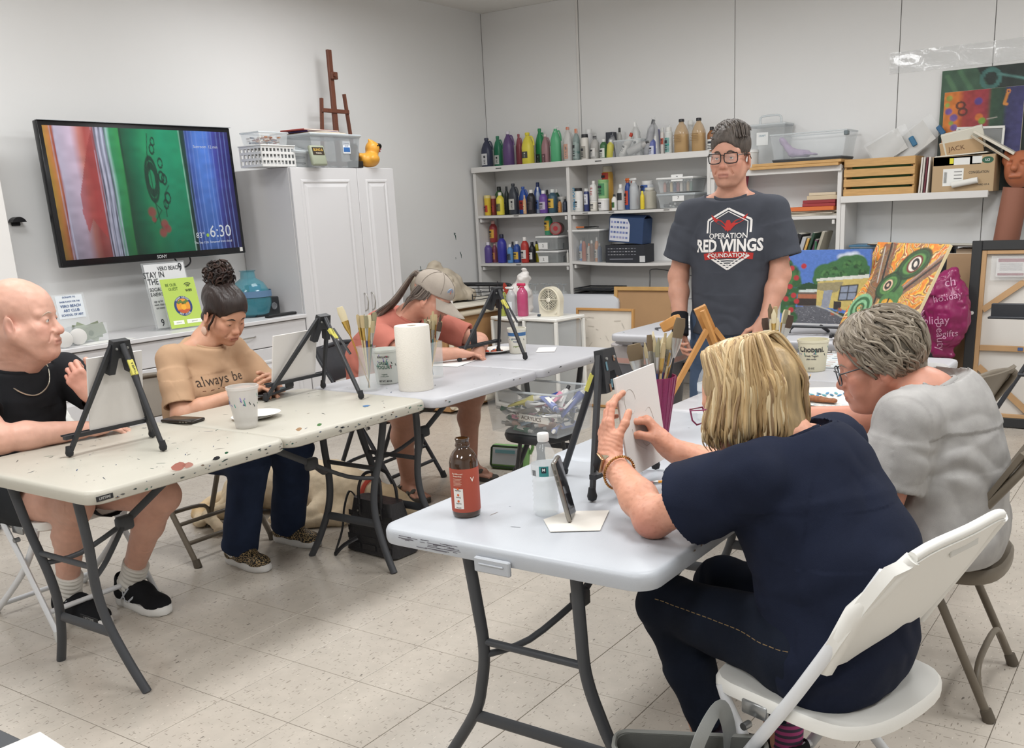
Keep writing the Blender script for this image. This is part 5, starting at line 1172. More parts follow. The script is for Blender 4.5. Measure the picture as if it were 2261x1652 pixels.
for nm,c,s_ in (('side_panel',(D / 2 - .01,.01,zt / 2),(abs(D) - .02,.02,zt)),('side_panel',(D / 2 - .01,Wd - .01,zt / 2),(abs(D) - .02,.02,zt)),('top_panel',(D / 2 - .01,Wd / 2,zt - .01),(abs(D) - .02,Wd - .044,.02)),('back_panel',(D + .006,Wd / 2,zt / 2),(.01,Wd - .05,zt - .1)),('toe_kick',(-.06,Wd / 2,.05),(.02,Wd - .05,.1))):
 MB().box(c,s_,wc,bev=.002).obj(nm,t)
zs = .80
ya = .003; yb = ym - y0 - .0015; yc = yb + .003; ye = Wd - .003
raised_panel(ya,yb,.10,zt - .003,t,'door',((0,yb - .035,.83),(0,yb - .035,.955)))
raised_panel(yc,ye,.10,zt - .003,t,'door',((0,yc + .035,.83),(0,yc + .035,.955)))
# run of base units with drawers over doors, and the continuous top
yz0 = -1.1; nz_ = [yz0,-.15,.645,y0 - .004]; zb = .872
ct = MB().box(((XL + XF) / 2 + .012,(yz0 + y0) / 2 - .004,zb - .012),(XF - XL + .02,y0 - yz0 - .006,.024),wc,bev=.003)
tag(ct.obj('cabinet_top'),'white worktop running along the left wall under the television','worktop')
lb = ['white base cabinet nearest the doorway, behind the bald man','white base cabinet with drawer below the donation sign','white base cabinet with drawer beside the tall cabinet, behind the woman in tan']
for k,(a,b) in enumerate(zip(nz_[:-1],nz_[1:])):
 q = thing('base_cabinet',lb[k],'cabinet',(XF,a,0),0,None); w = b - a
 MB().box((D / 2 - .011,w / 2,(zb - .028 + .1) / 2),(abs(D) - .024,w - .004,zb - .128),wc).obj('carcass',q); MB().box((-.06,w / 2,.048),(.02,w - .02,.096),wc).obj('toe_kick',q)
 h = (w / 2 - .055,w / 2 + .055) if k < 2 else (w * .66,w * .80)
 raised_panel(.003,w - .003,.695,zb - .030,q,'drawer',((0,h[0],.775),(0,h[1],.775)))
 m = w * .5
 raised_panel(.003,m - .0015,.10,.690,q,'door',((0,m - .035,.54),(0,m - .035,.65))); raised_panel(m + .0015,w - .003,.10,.690,q,'door',((0,m + .035,.54),(0,m + .035,.65)))
# television
c = [on(104,260,x=-3.10),on(529,292,x=-3.10),on(522,563,x=-3.10),on(113,585,x=-3.10)]
ctr = sum(c,V()) / 4; TW = ((c[1] - c[0]).length + (c[2] - c[3]).length) / 2; TH = ((c[0] - c[3]).length + (c[1] - c[2]).length) / 2
Xt = frame(tuple(ctr),(.0,1,-.004),(.0,0,1))      # x right along the wall, z up, -y faces the room
Xt = Matrix(((0,-1,0),(1,0,0),(0,0,1))).to_4x4(); Xt = T(*ctr) @ Xt @ rot('X',-.015) @ rot('Y',-.006)
tv = thing('television','large wall mounted television showing rippled colour bands','television',X=Xt)
bz = M('gloss_black','17181b',.2); MB().box((0,.022,0),(TW,.044,TH),bz,bev=.006,seg=2).obj('bezel',tv)
MB().box((0,.10,0),(.5,.11,.35),C('1b1b1d',.6),bev=.01).obj('wall_mount',tv)
MB().box((0,.002,TH / 2 + .001),(TW,.03,.003),C('b8bcc0',.3,metal=.6)).obj('edge_strip',tv)
r = Ras(250,142,'1a2a55')
def grad(stops):
 us = [s_[0] for s_ in stops]; cs = np.array([lin(s_[1]) for s_ in stops]); return np.stack([np.interp(r.u + .004 * np.sin(r.v * 9),us,cs[:,k]) for k in range(3)],-1)
r.a = grad([(0,'a8842e'),(.03,'c07a3c'),(.05,'9a3a30'),(.055,'b8b0c4'),(.13,'c9b4c8'),(.17,'c07a70'),(.20,'a84a44'),(.235,'b05a58'),(.25,'1b1f33'),(.262,'d0cde0'),(.27,'20243a'),(.285,'c4c8dc'),(.295,'1e2238'),(.31,'8fc0b0'),(.325,'2f8a58'),(.37,'2f8c4a'),(.375,'144a30'),(.44,'0f6a48'),(.5,'1f8a5a'),(.6,'179068'),(.70,'178a60'),(.712,'0a3a2c'),(.73,'1a3a3a'),(.745,'38509c'),(.80,'4f7cd0'),(.86,'4f7ad0'),(.90,'4048a0'),(.94,'332f78'),(1,'2b2a66')])
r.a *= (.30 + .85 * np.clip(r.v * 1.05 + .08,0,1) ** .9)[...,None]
for x_ in (.045,.06,.243,.255,.268,.278,.29,.302,.317,.735,.752,.775,.80,.845,.868,.893,.925,.95,.975): r.line([(x_,0),(x_ - .006,.5),(x_ - .012 * (x_ < .5),1)],.0022,'b9bcd6' if x_ < .33 else '7f9be0',.55)
r.poly([(.235,.99),(.20,.85),(.16,.65),(.13,.5),(.125,.35),(.14,.2),(.17,.3),(.23,.15)],'9c3a38',.75)
r.line([(.372,0),(.375,1)],.004,'0c3a28',.8); r.line([(.708,0),(.700,1)],.0025,'a8d0c0',.7)
dk_ = '0b2a20'
for cx_,cy_,rx_ in ((.535,.84,.012),(.565,.62,.014),(.57,.73,.012),(.58,.60,.013),(.585,.45,.014),(.545,.9,.01),(.57,.40,.012)): r.ell(cx_,cy_,rx_,rx_ * 3.0,dk_,.9,0,.25)
r.ell(.512,.60,.034,.17,dk_,.9,0,.12); r.ell(.512,.60,.024,.11,dk_,.9,0,.3); r.line([(.52,.96),(.505,.8),(.512,.4),(.53,.2)],.002,dk_); r.line([(.6,.55),(.57,.48),(.565,.3)],.002,dk_); r.line([(.49,.45),(.54,.35),(.49,.25)],.0018,dk_)
for (a,b,s_) in ((.485,.34,.022),(.545,.24,.02),(.56,.20,.018),(.53,.17,.02),(.49,.28,.012)): r.ell(a,b,s_,s_ * 1.8,'8a2a35',.75,soft=.5)
r.mul(1 + r.noise(.12,24,3))
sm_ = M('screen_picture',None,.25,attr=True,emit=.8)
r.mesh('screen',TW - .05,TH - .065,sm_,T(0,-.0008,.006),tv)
wl = M('screen_text','e6ebf2',.4,emit=.6)
def flat_text(parent,txt,x,z,size,m,off=-.0025,bold=0,align='CENTER',sx=1,name='lettering',Xb=None):
 mb = MB(); put_text(mb,txt,size,m,(Xb or Matrix()) @ T(x,off,z) @ rot('X',PI / 2),bold,align,sx); return mb.obj(name,parent)
flat_text(tv,'6:30',.455,-.245,.105,wl,sx=.95); flat_text(tv,'83\u00b0',.30,-.262,.048,wl); flat_text(tv,'Thu Sep 12th',.30,-.305,.020,wl); flat_text(tv,'Streamed from cloud',.45,-.305,.020,wl)
flat_text(tv,'SONY',.0,-TH / 2 + .018,.026,C('c8cacc',.4),bold=.01); flat_text(tv,'Sunroom  12 min',.43,.27,.026,wl)
MB().lathe([(.011,0),(.0001,.001)],M('screen_dot','a8d24a',.4,emit=.6),14,T(.355,-.002,-.262) @ rot('X',PI / 2)).obj('weather_dot',tv)
MB().box((TW / 2 - .035,-.001,-TH / 2 + .025),(.022,.002,.026),C('d8d8d4',.5)).obj('sticker',tv)
MB().tube(spl([(.13,.06,-TH / 2 - .0),(.16,.05,-TH / 2 - .05),(.20,.05,-TH / 2 - .055),(.235,.05,-TH / 2 - .03),(.24,.06,-TH / 2 + .01)],5),.005,C('1a1a1c',.5),6).obj('cable',tv)
# on top of the tall cabinet
def P_(px,py,z): return on(px,py,z=z)
def plastic_box(name,label,X,sx,sy,sz,lid=None,alpha=.22,tint='dfe4e6',group=None,tex=None):
 """clear storage box, origin at the bottom centre"""
 t = thing(name,label,'storage box',X=X,group=group); cm = M('clear_plastic_' + tint + str(alpha),tint,.12,alpha=alpha,spec=.6)
 b = MB(); w = .0025; th = .0035
 for q in (-1,1):
  b.put([(q * sx * .45,-sy * .45,0),(q * sx * .45,sy * .45,0),(q * sx * .5,sy * .5,sz),(q * sx * .5,-sy * .5,sz)] + [(q * (sx * .45 - th),-sy * .45,0),(q * (sx * .45 - th),sy * .45,0),(q * (sx * .5 - th),sy * .5,sz),(q * (sx * .5 - th),-sy * .5,sz)],[(0,1,2,3),(7,6,5,4)],cm)
  b.put([(-sx * .45,q * sy * .45,0),(sx * .45,q * sy * .45,0),(sx * .5,q * sy * .5,sz),(-sx * .5,q * sy * .5,sz)],[(0,1,2,3)],cm)
 b.put([(-sx * .45,-sy * .45,.001),(sx * .45,-sy * .45,.001),(sx * .45,sy * .45,.001),(-sx * .45,sy * .45,.001)],[(0,1,2,3)],cm); b.obj('tub',t)
 rim = MB(); e = .008
 rim.tube([(sx * .5,sy * .5,sz),(-sx * .5,sy * .5,sz),(-sx * .5,-sy * .5,sz),(sx * .5,-sy * .5,sz)],.006,M('clear_rim','d6dcdf',.2,alpha=.55),6,closed=True); rim.obj('rim',t)
 if lid: MB().box((0,0,sz + .008),(sx + .02,sy + .02,.016),lid,bev=.006,seg=2).obj('lid',t)
 return t
def sprite_label(parent,X,w,h,bg,lines,name='label'):
 """flat printed label facing -y of X, with lines (text, size, z, colour)"""
 l = MB().box((0,0,0),(w,.0012,h),C(bg,.6),X).obj(name,parent)
 for tx,sz,z,c_ in lines:
  mb = MB(); put_text(mb,tx,sz,C(c_,.6),X @ T(0,-.0012,z) @ rot('X',PI / 2),.012); mb.obj('print',l)
 return l
RZ = Matrix.Rotation(PI / 2,4,'Z')        # turns -y fronts to face +x
ztop = zt + .001
bx = on(603,368,x=-2.88); X = T(-2.92,bx.y,ztop) @ RZ
t = thing('plastic_basket','white plastic basket with square holes, stuffed with craft bits on the tall cabinet','basket',X=X); wp = C('dcdcda',.45)
bw,bd,bh = .27,.2,.125; b = MB()
for k in range(10): b.box((-bw / 2 + k * bw / 9,-bd / 2,bh / 2),(.011,.005,bh),wp); b.box((-bw / 2 + k * bw / 9,bd / 2,bh / 2),(.011,.005,bh),wp)
for z_ in (.008,.046,.084,.119): b.box((0,-bd / 2,z_),(bw + .01,.006,.015),wp); b.box((0,bd / 2,z_),(bw,.006,.015),wp); b.box((-bw / 2,0,z_),(.006,bd,.015),wp); b.box((bw / 2,0,z_),(.006,bd,.015),wp)
for k in range(7): b.box((-bw / 2,-bd / 2 + k * bd / 6,bh / 2),(.005,.011,bh),wp); b.box((bw / 2,-bd / 2 + k * bd / 6,bh / 2),(.005,.011,bh),wp)
b.box((0,0,.003),(bw,bd,.005),wp); b.obj('basket_frame',t); MB().box((0,0,bh + .004),(bw + .02,bd + .02,.008),wp,bev=.003).obj('rim',t)
plastic_box('clear_box','small clear box of coloured bits standing on the white basket',T(-2.92,bx.y - .01,ztop + bh + .008) @ RZ,.24,.17,.075,None,.25)
st = MB(); g = random.Random(2)
for k in range(60): st.box((g.uniform(-.1,.1),g.uniform(-.06,.06),.008 + g.uniform(0,.045)),(g.uniform(.01,.04),g.uniform(.008,.02),.008),C(g.choice(['b08060','7d6a5a','d0b090','946050','c9c2b8','5a6070','a84a3c']),.6),T(0,0,0) @ rot('Z',g.uniform(0,3)))
o = st.obj('craft_bits'); o.matrix_world = T(-2.92,bx.y - .01,ztop + bh + .012) @ RZ; o['kind'] = 'stuff'; tag(o,'mixed coloured craft bits inside the small clear box','craft supplies')
# lidded round tub, tin with label, sterilite box, books, statuette, duck
q = on(655,362,x=-2.86)
t = thing('deli_tub','clear round lidded tub with coiled cord between basket and big box','tub',(-2.88,q.y + .01,ztop))
MB().lathe([(.075,0),(.09,.10),(.092,.105)],M('clear_tub','d8dee0',.15,alpha=.3),22).obj('bowl',t); MB().lathe([(.095,0),(.097,.012),(.085,.018),(.08,.014),(.0005,.014)],M('clear_rim','d6dcdf',.2,alpha=.55),22,T(0,0,.106) @ rot('Y',.25)).obj('lid',t)
MB().tube(spl([(.06 * math.cos(a),.06 * math.sin(a),.02 + .006 * a) for a in [k * .7 for k in range(16)]],2),.006,C('3a3f48',.6),6).obj('cord_coil',t)
t = thing('sample_pouch','small pouch with black and gold label leaning beside the big box','pouch',X=T(-2.74,q.y + .09,ztop) @ RZ @ rot('X',-.2)); MB().box((0,0,.07),(.13,.03,.13),C('9aa08c',.5),bev=.012,seg=2).obj('pouch_body',t)
sprite_label(t,T(0,-.016,.095),.1,.05,'33291e',[('BLING &',.022,.008,'d8b050'),('THINGS',.014,-.014,'d8d0c0')])
q = on(722,365,x=-2.86)
sb = plastic_box('storage_tote','large clear lidded box with blue price sticker on the tall cabinet',T(-2.94,q.y + .03,ztop) @ RZ,.46,.31,.20,M('clear_lid','cfd6da',.25,alpha=.7),.42,'b9bfc2')
sprite_label(sb,T(.10,-.15,.13),.07,.08,'e2e6ea',[('CLEARVIEW',.010,.025,'27508a'),('18 QT',.012,.008,'27508a')]); MB().box((.10,-.1515,.115),(.06,.001,.03),C('3568a8',.5)).obj('sticker',sb)
bk_ = [('b08a4a',.33,.22),('5a4a8a',.30,.2),('a03c34',.34,.21)]
for k,(c_,a,b) in enumerate(bk_):
 o = thing('booklet',['ochre booklet at the bottom of the pile on the big clear box','violet booklet in the middle of the pile on the big clear box','red booklet topmost on the big clear box'][k],'book',X=T(-2.94,q.y + .01 - .03 * k + .0,ztop + .218 + .0085 * k) @ RZ @ rot('Z',.06 * k - .05))
 MB().box((0,0,.004),(a,b,.008),C(c_,.5),bev=.0015).obj('cover',o); MB().box((0,.0,.004),(a - .004,b + .001,.005),C('d8d4c8',.8)).obj('pages',o)
q = on(785,366,x=-2.84)
t = thing('statuette','small bronze owl statuette on a black plinth next to the rubber duck','statuette',(-2.84,q.y,ztop)); MB().box((0,0,.022),(.075,.085,.044),C('1b1a1a',.4),bev=.004).obj('plinth',t)
sd = Sdf(); sd.ell((0,0,.085),(.026,.03,.042)).ell((.004,0,.135),(.024,.028,.024)).cap((0,.02,.15),(0,.024,.165),.008,.002).cap((0,-.02,.15),(0,-.024,.165),.008,.002).cap((0,.028,.1),(-.01,.026,.06),.012,.008).cap((0,-.028,.1),(-.01,-.026,.06),.012,.008).cap((.028,0,.132),(.034,0,.126),.006,.002)
sdfobj(sd,.0035,'owl_figure',M('aged_bronze','4d3d2a',.4,metal=.7),t)
q = on(823,367,x=-2.80)
t = thing('rubber_duck','yellow rubber duck wearing sunglasses on the tall cabinet','rubber duck',(-2.83,q.y,ztop),.25); ym_ = M('yellow_vinyl','e0a23e',.35,sss=.05); sd = Sdf()
sd.ell((0,0,.055),(.072,.082,.052)).ell((-.02,-.075,.082),(.02,.028,.018)).ell((.01,.045,.135),(.050,.050,.048)).cap((0,.04,.07),(.005,.045,.11),.045,.04).cap((.01,.03,.178),(.0,.02,.192),.012,.006).ell((.058,-.02,.062),(.022,.045,.026)).ell((-.058,-.02,.062),(.022,.045,.026)); sd.cut((0,0,.004),(0,0,-1),.3)
sdfobj(sd,.004,'duck_body',ym_,t); sd = Sdf(); sd.cap((.03,.088,.125),(.035,.112,.130),.016,.010,.01,((0,0,1),.5)).cap((.03,.088,.117),(.033,.105,.112),.013,.008,.01,((0,0,1),.5)); sdfobj(sd,.003,'beak',C('b8373c',.35),t)
gm = C('141414',.15)
for q_ in ((-.012,.094,.148,.5),(.042,.084,.148,-.15)): MB().lathe([(.0005,-.004),(.020,-.003),(.020,.002),(.0005,.004)],gm,16,T(q_[0],q_[1],q_[2]) @ rot('Z',-q_[3]) @ rot('X',PI / 2)).obj('sunglass_lens',t)
MB().tube([(-.04,.06,.15),(-.02,.095,.155),(.02,.1,.156),(.055,.07,.153),(.06,.03,.15)],.004,gm,6).obj('sunglass_frame',t)
# wooden easel standing behind the cabinet top items
em = M('dark_walnut','6b4030',.5,mott=.2,ms=8,bump=.2,bs=30,stretch=(6,6,.6))
q = on(745,320,x=-3.20); q2 = on(740,112,x=-3.20)
t = thing('wooden_easel','dark brown wooden easel standing on top of the tall white cabinet','easel',(-3.2,q.y,ztop)); h = q2.z - ztop
MB().box((0,-.0,h / 2),(.022,.042,h),em,bev=.003).obj('mast',t)
for s_,top in ((-1,.60),(1,.65)): MB().tube([(.0,s_ * .17,0),(.0,s_ * .115,h * top)],.014,em,4).obj('leg',t)
MB().box((.012,0,h * .50),(.018,.27,.028),em,bev=.003).obj('cross_bar',t); MB().box((.014,0,h * .06),(.03,.36,.03),em,bev=.003).obj('ledge',t); MB().box((.015,.01,h * .79),(.035,.06,.05),em,bev=.004).obj('top_clamp',t); MB().cyl((.03,0,h * .79),(.05,0,h * .79),.012,em).obj('knob',t)
# on the base cabinets
zc = zb + .0005
def front(x,px,py=None): return on(px,py,x=x)
q = on(405,715,x=-2.93)
def acrylic(name,label,cat,X,w,h,lean=.2):
 t = thing(name,label,cat,X=X); cm = M('acrylic_sheet','e8eef0',.05,alpha=.16,spec=.7)
 MB().box((0,0,h / 2),(w,.004,h),cm,rot('X',-lean)).obj('acrylic_sheet',t); MB().box((0,.05,.002),(w,.11,.004),cm).obj('acrylic_base',t); return t
X = T(-3.03,on(402,715,x=-3.0).y - .01,zc) @ RZ
t = acrylic('notice_holder','clear stand with a grey wordy poster behind the lime green sign','sign',X,.30,.40,.16)
pp = MB().box((0,-.0055,.2),(.28,.001,.38),C('d9dadb',.6),rot('X',-.16)).obj('poster',t)
for k,(tx,sz,x_,z_) in enumerate((('VERO BEACH',.034,.03,.36),('STAY IN',.05,-.085,.325),('THE',.05,-.10,.285),('SOCIAL',.03,-.095,.24),('E-NEWS',.03,-.095,.21),('sign up for',.018,-.095,.17),('news, classes',.018,-.09,.15),('and events',.018,-.09,.13),('9',.06,-.10,.04),('9',.07,.11,.36))): mb = MB(); put_text(mb,tx,sz,C('33363a',.6),rot('X',-.16) @ T(x_,-.0075,z_) @ rot('X',PI / 2),.01,sx=.8); mb.obj('print',pp)
t = acrylic('lime_sign','lime green guest wifi sign with round orange tree emblem','sign',T(-2.93,on(415,718,x=-2.93).y,zc) @ RZ @ rot('Z',-.08),.235,.305,.2)
Xs = rot('X',-.2); pp = MB().box((0,-.0055,.155),(.225,.001,.295),C('b5cf5e',.6),Xs).obj('paper',t)
def pr(tx,sz,x_,z_,c_='2c3a2a',bold=.01,sx=1,up=0): mb = MB(); put_text(mb,tx,sz,C(c_,.6),Xs @ T(x_,-.0075 - up,z_) @ rot('X',PI / 2),bold,sx=sx); mb.obj('print',pp)
pr('BE OUR',.026,-.05,.265,'4a6a2a',0,.8); pr('GUEST',.026,-.04,.240,'4a6a2a',0,.8); pr('WIFI',.022,.06,.225,'222a22',.02)
def disc(r_,c_,x_,z_,off,n=28,r0=.0001): mb = MB(); mb.lathe([(r_,0),(r0,.0003)],C(c_,.6),n,Xs @ T(x_,off,z_) @ rot('X',PI / 2),cap=False); mb.obj('emblem',pp)
for k,r_ in enumerate((.030,.021,.012)): mb = MB(); mb.tube([(.06 + r_ * math.cos(a),-.0068,.242 + r_ * math.sin(a)) for a in [.78 + .157 * i for i in range(11)]],.0022,C('2c3a2a',.6),4,Xs); mb.obj('wifi_arc',pp)
disc(.060,'31447a',0,.135,-.0066); disc(.045,'e39a35',0,.135,-.0070); mb = MB(); mb.prism([(-.045,-.02),(.045,-.02),(.036,-.03),(.0,-.045),(-.036,-.03)],0,.0004,C('c05a3a',.6),Xs @ T(0,-.0073,.135) @ rot('X',PI / 2)); mb.obj('emblem',pp)
mb = MB(); [mb.lathe([(.010,0),(.0001,.0003)],C('5f7a3a',.6),10,Xs @ T(-.028 + .014 * i,-.0075,.158 + .006 * math.sin(i * 2)) @ rot('X',PI / 2),cap=False) for i in range(5)]; mb.box((0,-.0076,.135),(.008,.0004,.04),C('6b4a2c',.6),Xs); mb.obj('emblem',pp); disc(.017,'f0b03a',0,.128,-.0078)
for tx,a0,rr,fl in (('VERO BEACH',PI / 2,.0525,-1),('ART CLUB',-PI / 2,.0525,1)):
 for i,ch in enumerate(tx):
  a = a0 + fl * (i - (len(tx) - 1) / 2) * .185; mb = MB(); put_text(mb,ch,.0125,C('e8e8e8',.6),Xs @ T(rr * math.cos(a),-.0079,.135 + rr * math.sin(a)) @ rot('Y',-(a - a0)) @ rot('X',PI / 2),.03)
  if mb.v: mb.obj('print',pp)
for x_,w_ in ((-.055,.07),(.05,.10)): MB().box((x_,-.0068,.04),(w_,.0006,.024),C('eef0e6',.6),Xs,bev=.0002).obj('printed_box',pp)
pr('network',.010,-.055,.04,'556'*2,0,1,.0); pr('password',.010,.05,.04,'556'*2)
t = acrylic('donation_sign','small donation sign in a clear stand with a bill holder behind the bald man','sign',T(-2.98,on(170,735,x=-2.98).y + .0,zc) @ RZ,.19,.27,.12); Xs = rot('X',-.12)
pp = MB().box((0,-.0055,.20),(.155,.001,.125),C('dfe5ea',.6),Xs).obj('paper',t)
for k,(tx,sz) in enumerate((('DONATE TO',.013),('RAISE FUNDS FOR THE',.0115),('VERO BEACH',.02),('ART CLUB',.02),('SCHOOL OF ART',.0165))): mb = MB(); put_text(mb,tx,sz,C('3d5a8a',.6),Xs @ T(0,-.0075,.252 - k * .024) @ rot('X',PI / 2),.02); mb.obj('print',pp)
MB().box((.05,-.06,.05),(.19,.004,.10),M('acrylic_sheet'),None).obj('pocket',t)
g = random.Random(6)
for k in range(5): o = MB().box((0,0,0),(.15,.0012,.064),C(g.choice(['9aa48c','a9b09a','8a927c']),.7),T(.05 + g.uniform(-.02,.02),-.052 + k * .008,.04 + g.uniform(0,.03)) @ rot('Y',g.uniform(-.5,.5))); b = o.obj('bank_note',t); MB().lathe([(.016,0),(.0001,.0004)],C('5d6a50',.7),14,T(.05,-.0535 + k * .008,.05) @ rot('X',PI / 2),cap=False).obj('print',b)
for k,(px,py,lab) in enumerate(((140,745,'clear plastic jar lying on its side with white lid, beside the bald man'),(165,735,'second clear jar on its side, lid towards the donation sign'))):
 p = on(px,py,x=-2.88 - .05 * k); t = thing('plastic_jar',lab,'jar',X=T(p.x,p.y,zc + .047) @ rot('Z',-.5 + k * .2) @ rot('Y',PI / 2)); MB().lathe([(.03,-.10),(.045,-.09),(.046,.04),(.04,.05)],M('clear_tub'),20).obj('jar_body',t); MB().lathe([(.043,.05),(.044,.066),(.04,.069),(.0005,.069)],C('d8d6d2',.4),20).obj('lid',t)
# camera on its dock, black bar, blue jug
q = on(590,690,x=-2.97)
t = thing('speaker_dock','black webcam box with small screen on the white worktop','webcam',X=T(-3.03,q.y + .01,zc) @ RZ); MB().box((0,0,.06),(.20,.13,.12),C('202225',.4),bev=.008,seg=2).obj('housing',t); MB().lathe([(.024,0),(.022,.006),(.017,.007),(.014,.003),(.0005,.003)],C('6a6c70',.25),20,T(.05,-.066,.06) @ rot('X',PI / 2)).obj('lens',t)
sc = MB().box((-.03,.01,.168),(.11,.035,.08),C('17181a',.4),rot('X',-.1),bev=.004).obj('small_screen',t); MB().box((-.03,-.009,.168),(.095,.001,.066),M('small_picture','4a6aa0',.3,emit=.4),rot('X',-.1)).obj('display',sc)
MB().prism([(-.07,.135),(-.03,.19),(-.015,.16),(-.04,.135)],-.0195,-.0192,C('c04a6a',.4),None).obj('display',sc) if 0 else None
q = on(620,692,x=-2.86); t = MB().box((0,0,.009),(.24,.045,.018),C('1a1b1d',.5),T(q.x,q.y,zc) @ RZ,bev=.004).obj('black_bar'); tag(t,'thin black bar lying on the worktop edge beside the webcam box','bar')
q = on(565,693,x=-3.0); t = thing('water_jug','translucent blue glass jug behind the woman in tan','jug',(-3.06,q.y + .02,zc)); MB().lathe([(.075,0),(.115,.02),(.135,.09),(.13,.16),(.095,.22),(.05,.25),(.045,.29),(.055,.30)],M('blue_glass','4f9aaa',.1,alpha=.55,spec=.7),26).obj('jug_body',t); MB().lathe([(.14,.13),(.139,.17)],C('5a7a9a',.5),26,cap=False).obj('label_band',t)
p = on(215,742,x=-2.84); tag(MB().box((0,0,.001),(.30,.10,.0015),C('e6e6e2',.7),T(p.x - .02,p.y + .06,zc) @ RZ @ rot('Z',.03)).obj('paper_sheet'),'sheet of paper flat on the worktop before the bill holder','paper')
# ------------------------------------------------------------------ back wall shelving
YS,YW = 5.40,5.695
sw = M('shelf_white','d6d4d1',.45,bump=.06,bs=40)
def shelf_unit(name,label,ups,shelves,z1):
 t = thing(name,label,'shelves',(ups[0],YS,0))
 for k,x in enumerate(ups): MB().box((x - ups[0],(YW - YS) / 2,z1 / 2 if k or 1 else 0),(.03,YW - YS - .004,z1),sw,bev=.002).obj('upright',t)
 for (a,b,z,sag,fas) in shelves:
  mb = MB(); n = 10
  f = lambda u: -sag * 4 * u * (1 - u)
  pts = [(a + (b - a) * i / n,f(i / n)) for i in range(n + 1)]
  prof = [(x - ups[0],z + d_) for x,d_ in pts] + [(x - ups[0],z + d_ - .022) for x,d_ in pts[::-1]]
  mb.prism(prof,-(YW - YS) + .004,-.002,sw,Matrix(((1,0,0,0),(0,0,-1,0),(0,1,0,0),(0,0,0,1))))
  s_ = mb.obj('shelf',t)
  if fas: MB().box(((a + b) / 2 - ups[0],-.009,z - .014),(b - a,.016,.046),sw,bev=.002).obj('shelf_edge',s_)
  else:
   for xx in (a + .012,b - .012): MB().box((xx - ups[0] + (.012 if xx < (a + b) / 2 else -.012),.12,z - .045),(.02,.22,.03),sw,bev=.002).obj('cleat',s_)
 return t
ZT,Z2,Z3,ZB3,ZB2,ZR = 1.848,1.445,1.028,1.69,1.348,1.468
U1 = shelf_unit('paint_shelves','white wall shelves crowded with paint bottles in the back corner',[-3.285,-2.31,-1.04],[(-3.30,-1.03,ZT,0,1),(-3.27,-2.325,Z2,.004,0),(-2.295,-1.055,Z2,.004,0),(-3.27,-2.325,Z3,.002,0),(-2.295,-1.055,Z3 + .014,.022,0),(-3.27,-2.325,.42,0,0),(-2.295,-1.055,.42,0,0)],ZT - .03)
U2 = shelf_unit('book_shelves','narrower white shelves of books and frames behind the standing man',[-1.008,-.035],[(-1.02,-.02,ZB3,0,1),(-.99,-.05,ZB2,.0,0),(-.99,-.05,.93,0,0),(-.99,-.05,.42,0,0)],ZB3 - .03)
U3 = shelf_unit('low_shelves','lower white shelves topped with a slatted crate and cardboard boxes',[-.003,1.06,2.2],[(-.018,.955,ZR,0,1),(1.045,2.2,ZR,0,1),(.012,1.045,.93,0,0),(1.075,2.185,.93,0,0)],ZR - .03)
for (x_,z_) in ((-3.0,ZT - .012),(-2.0,ZT - .012)): MB().box((x_ + 3.285,-.0185,z_),(.06,.001,.008),C('4a4a4a',.6)).obj('shelf_tag',U1)
for (x_,z_) in ((-2.85,Z2 - .012),(-2.15,Z2 - .012),(-1.9,Z2 - .012),(-1.4,Z2 - .012),(-2.85,Z3 - .012)): MB().box((x_ + 3.285,-.001,z_),(.05,.002,.007),C('6a6a68',.6)).obj('shelf_tag',U1)
BAGM = M('clear_bag','e4e6e6',.2,alpha=.22,spec=.8,bump=.9,bs=35)
PROF = dict(jug=([(.9,0),(1,.03),(1,.55),(.93,.64),(.62,.80),(.34,.88),(.30,.93)],.36,.92),bottle=([(.92,0),(1,.03),(1,.66),(.9,.74),(.5,.84),(.38,.87)],.46,.86),
 wide=([(.95,0),(1,.02),(1,.80),(.86,.86),(.82,.88)],.88,.87),tub=([(.90,0),(.97,.03),(1,.86)],1.05,.85),can=([(.95,0),(1,.02),(1,.80),(.8,.84)],.78,.83),square=([(.95,0),(1,.02),(1,.78),(.7,.86),(.66,.89)],.74,.88))
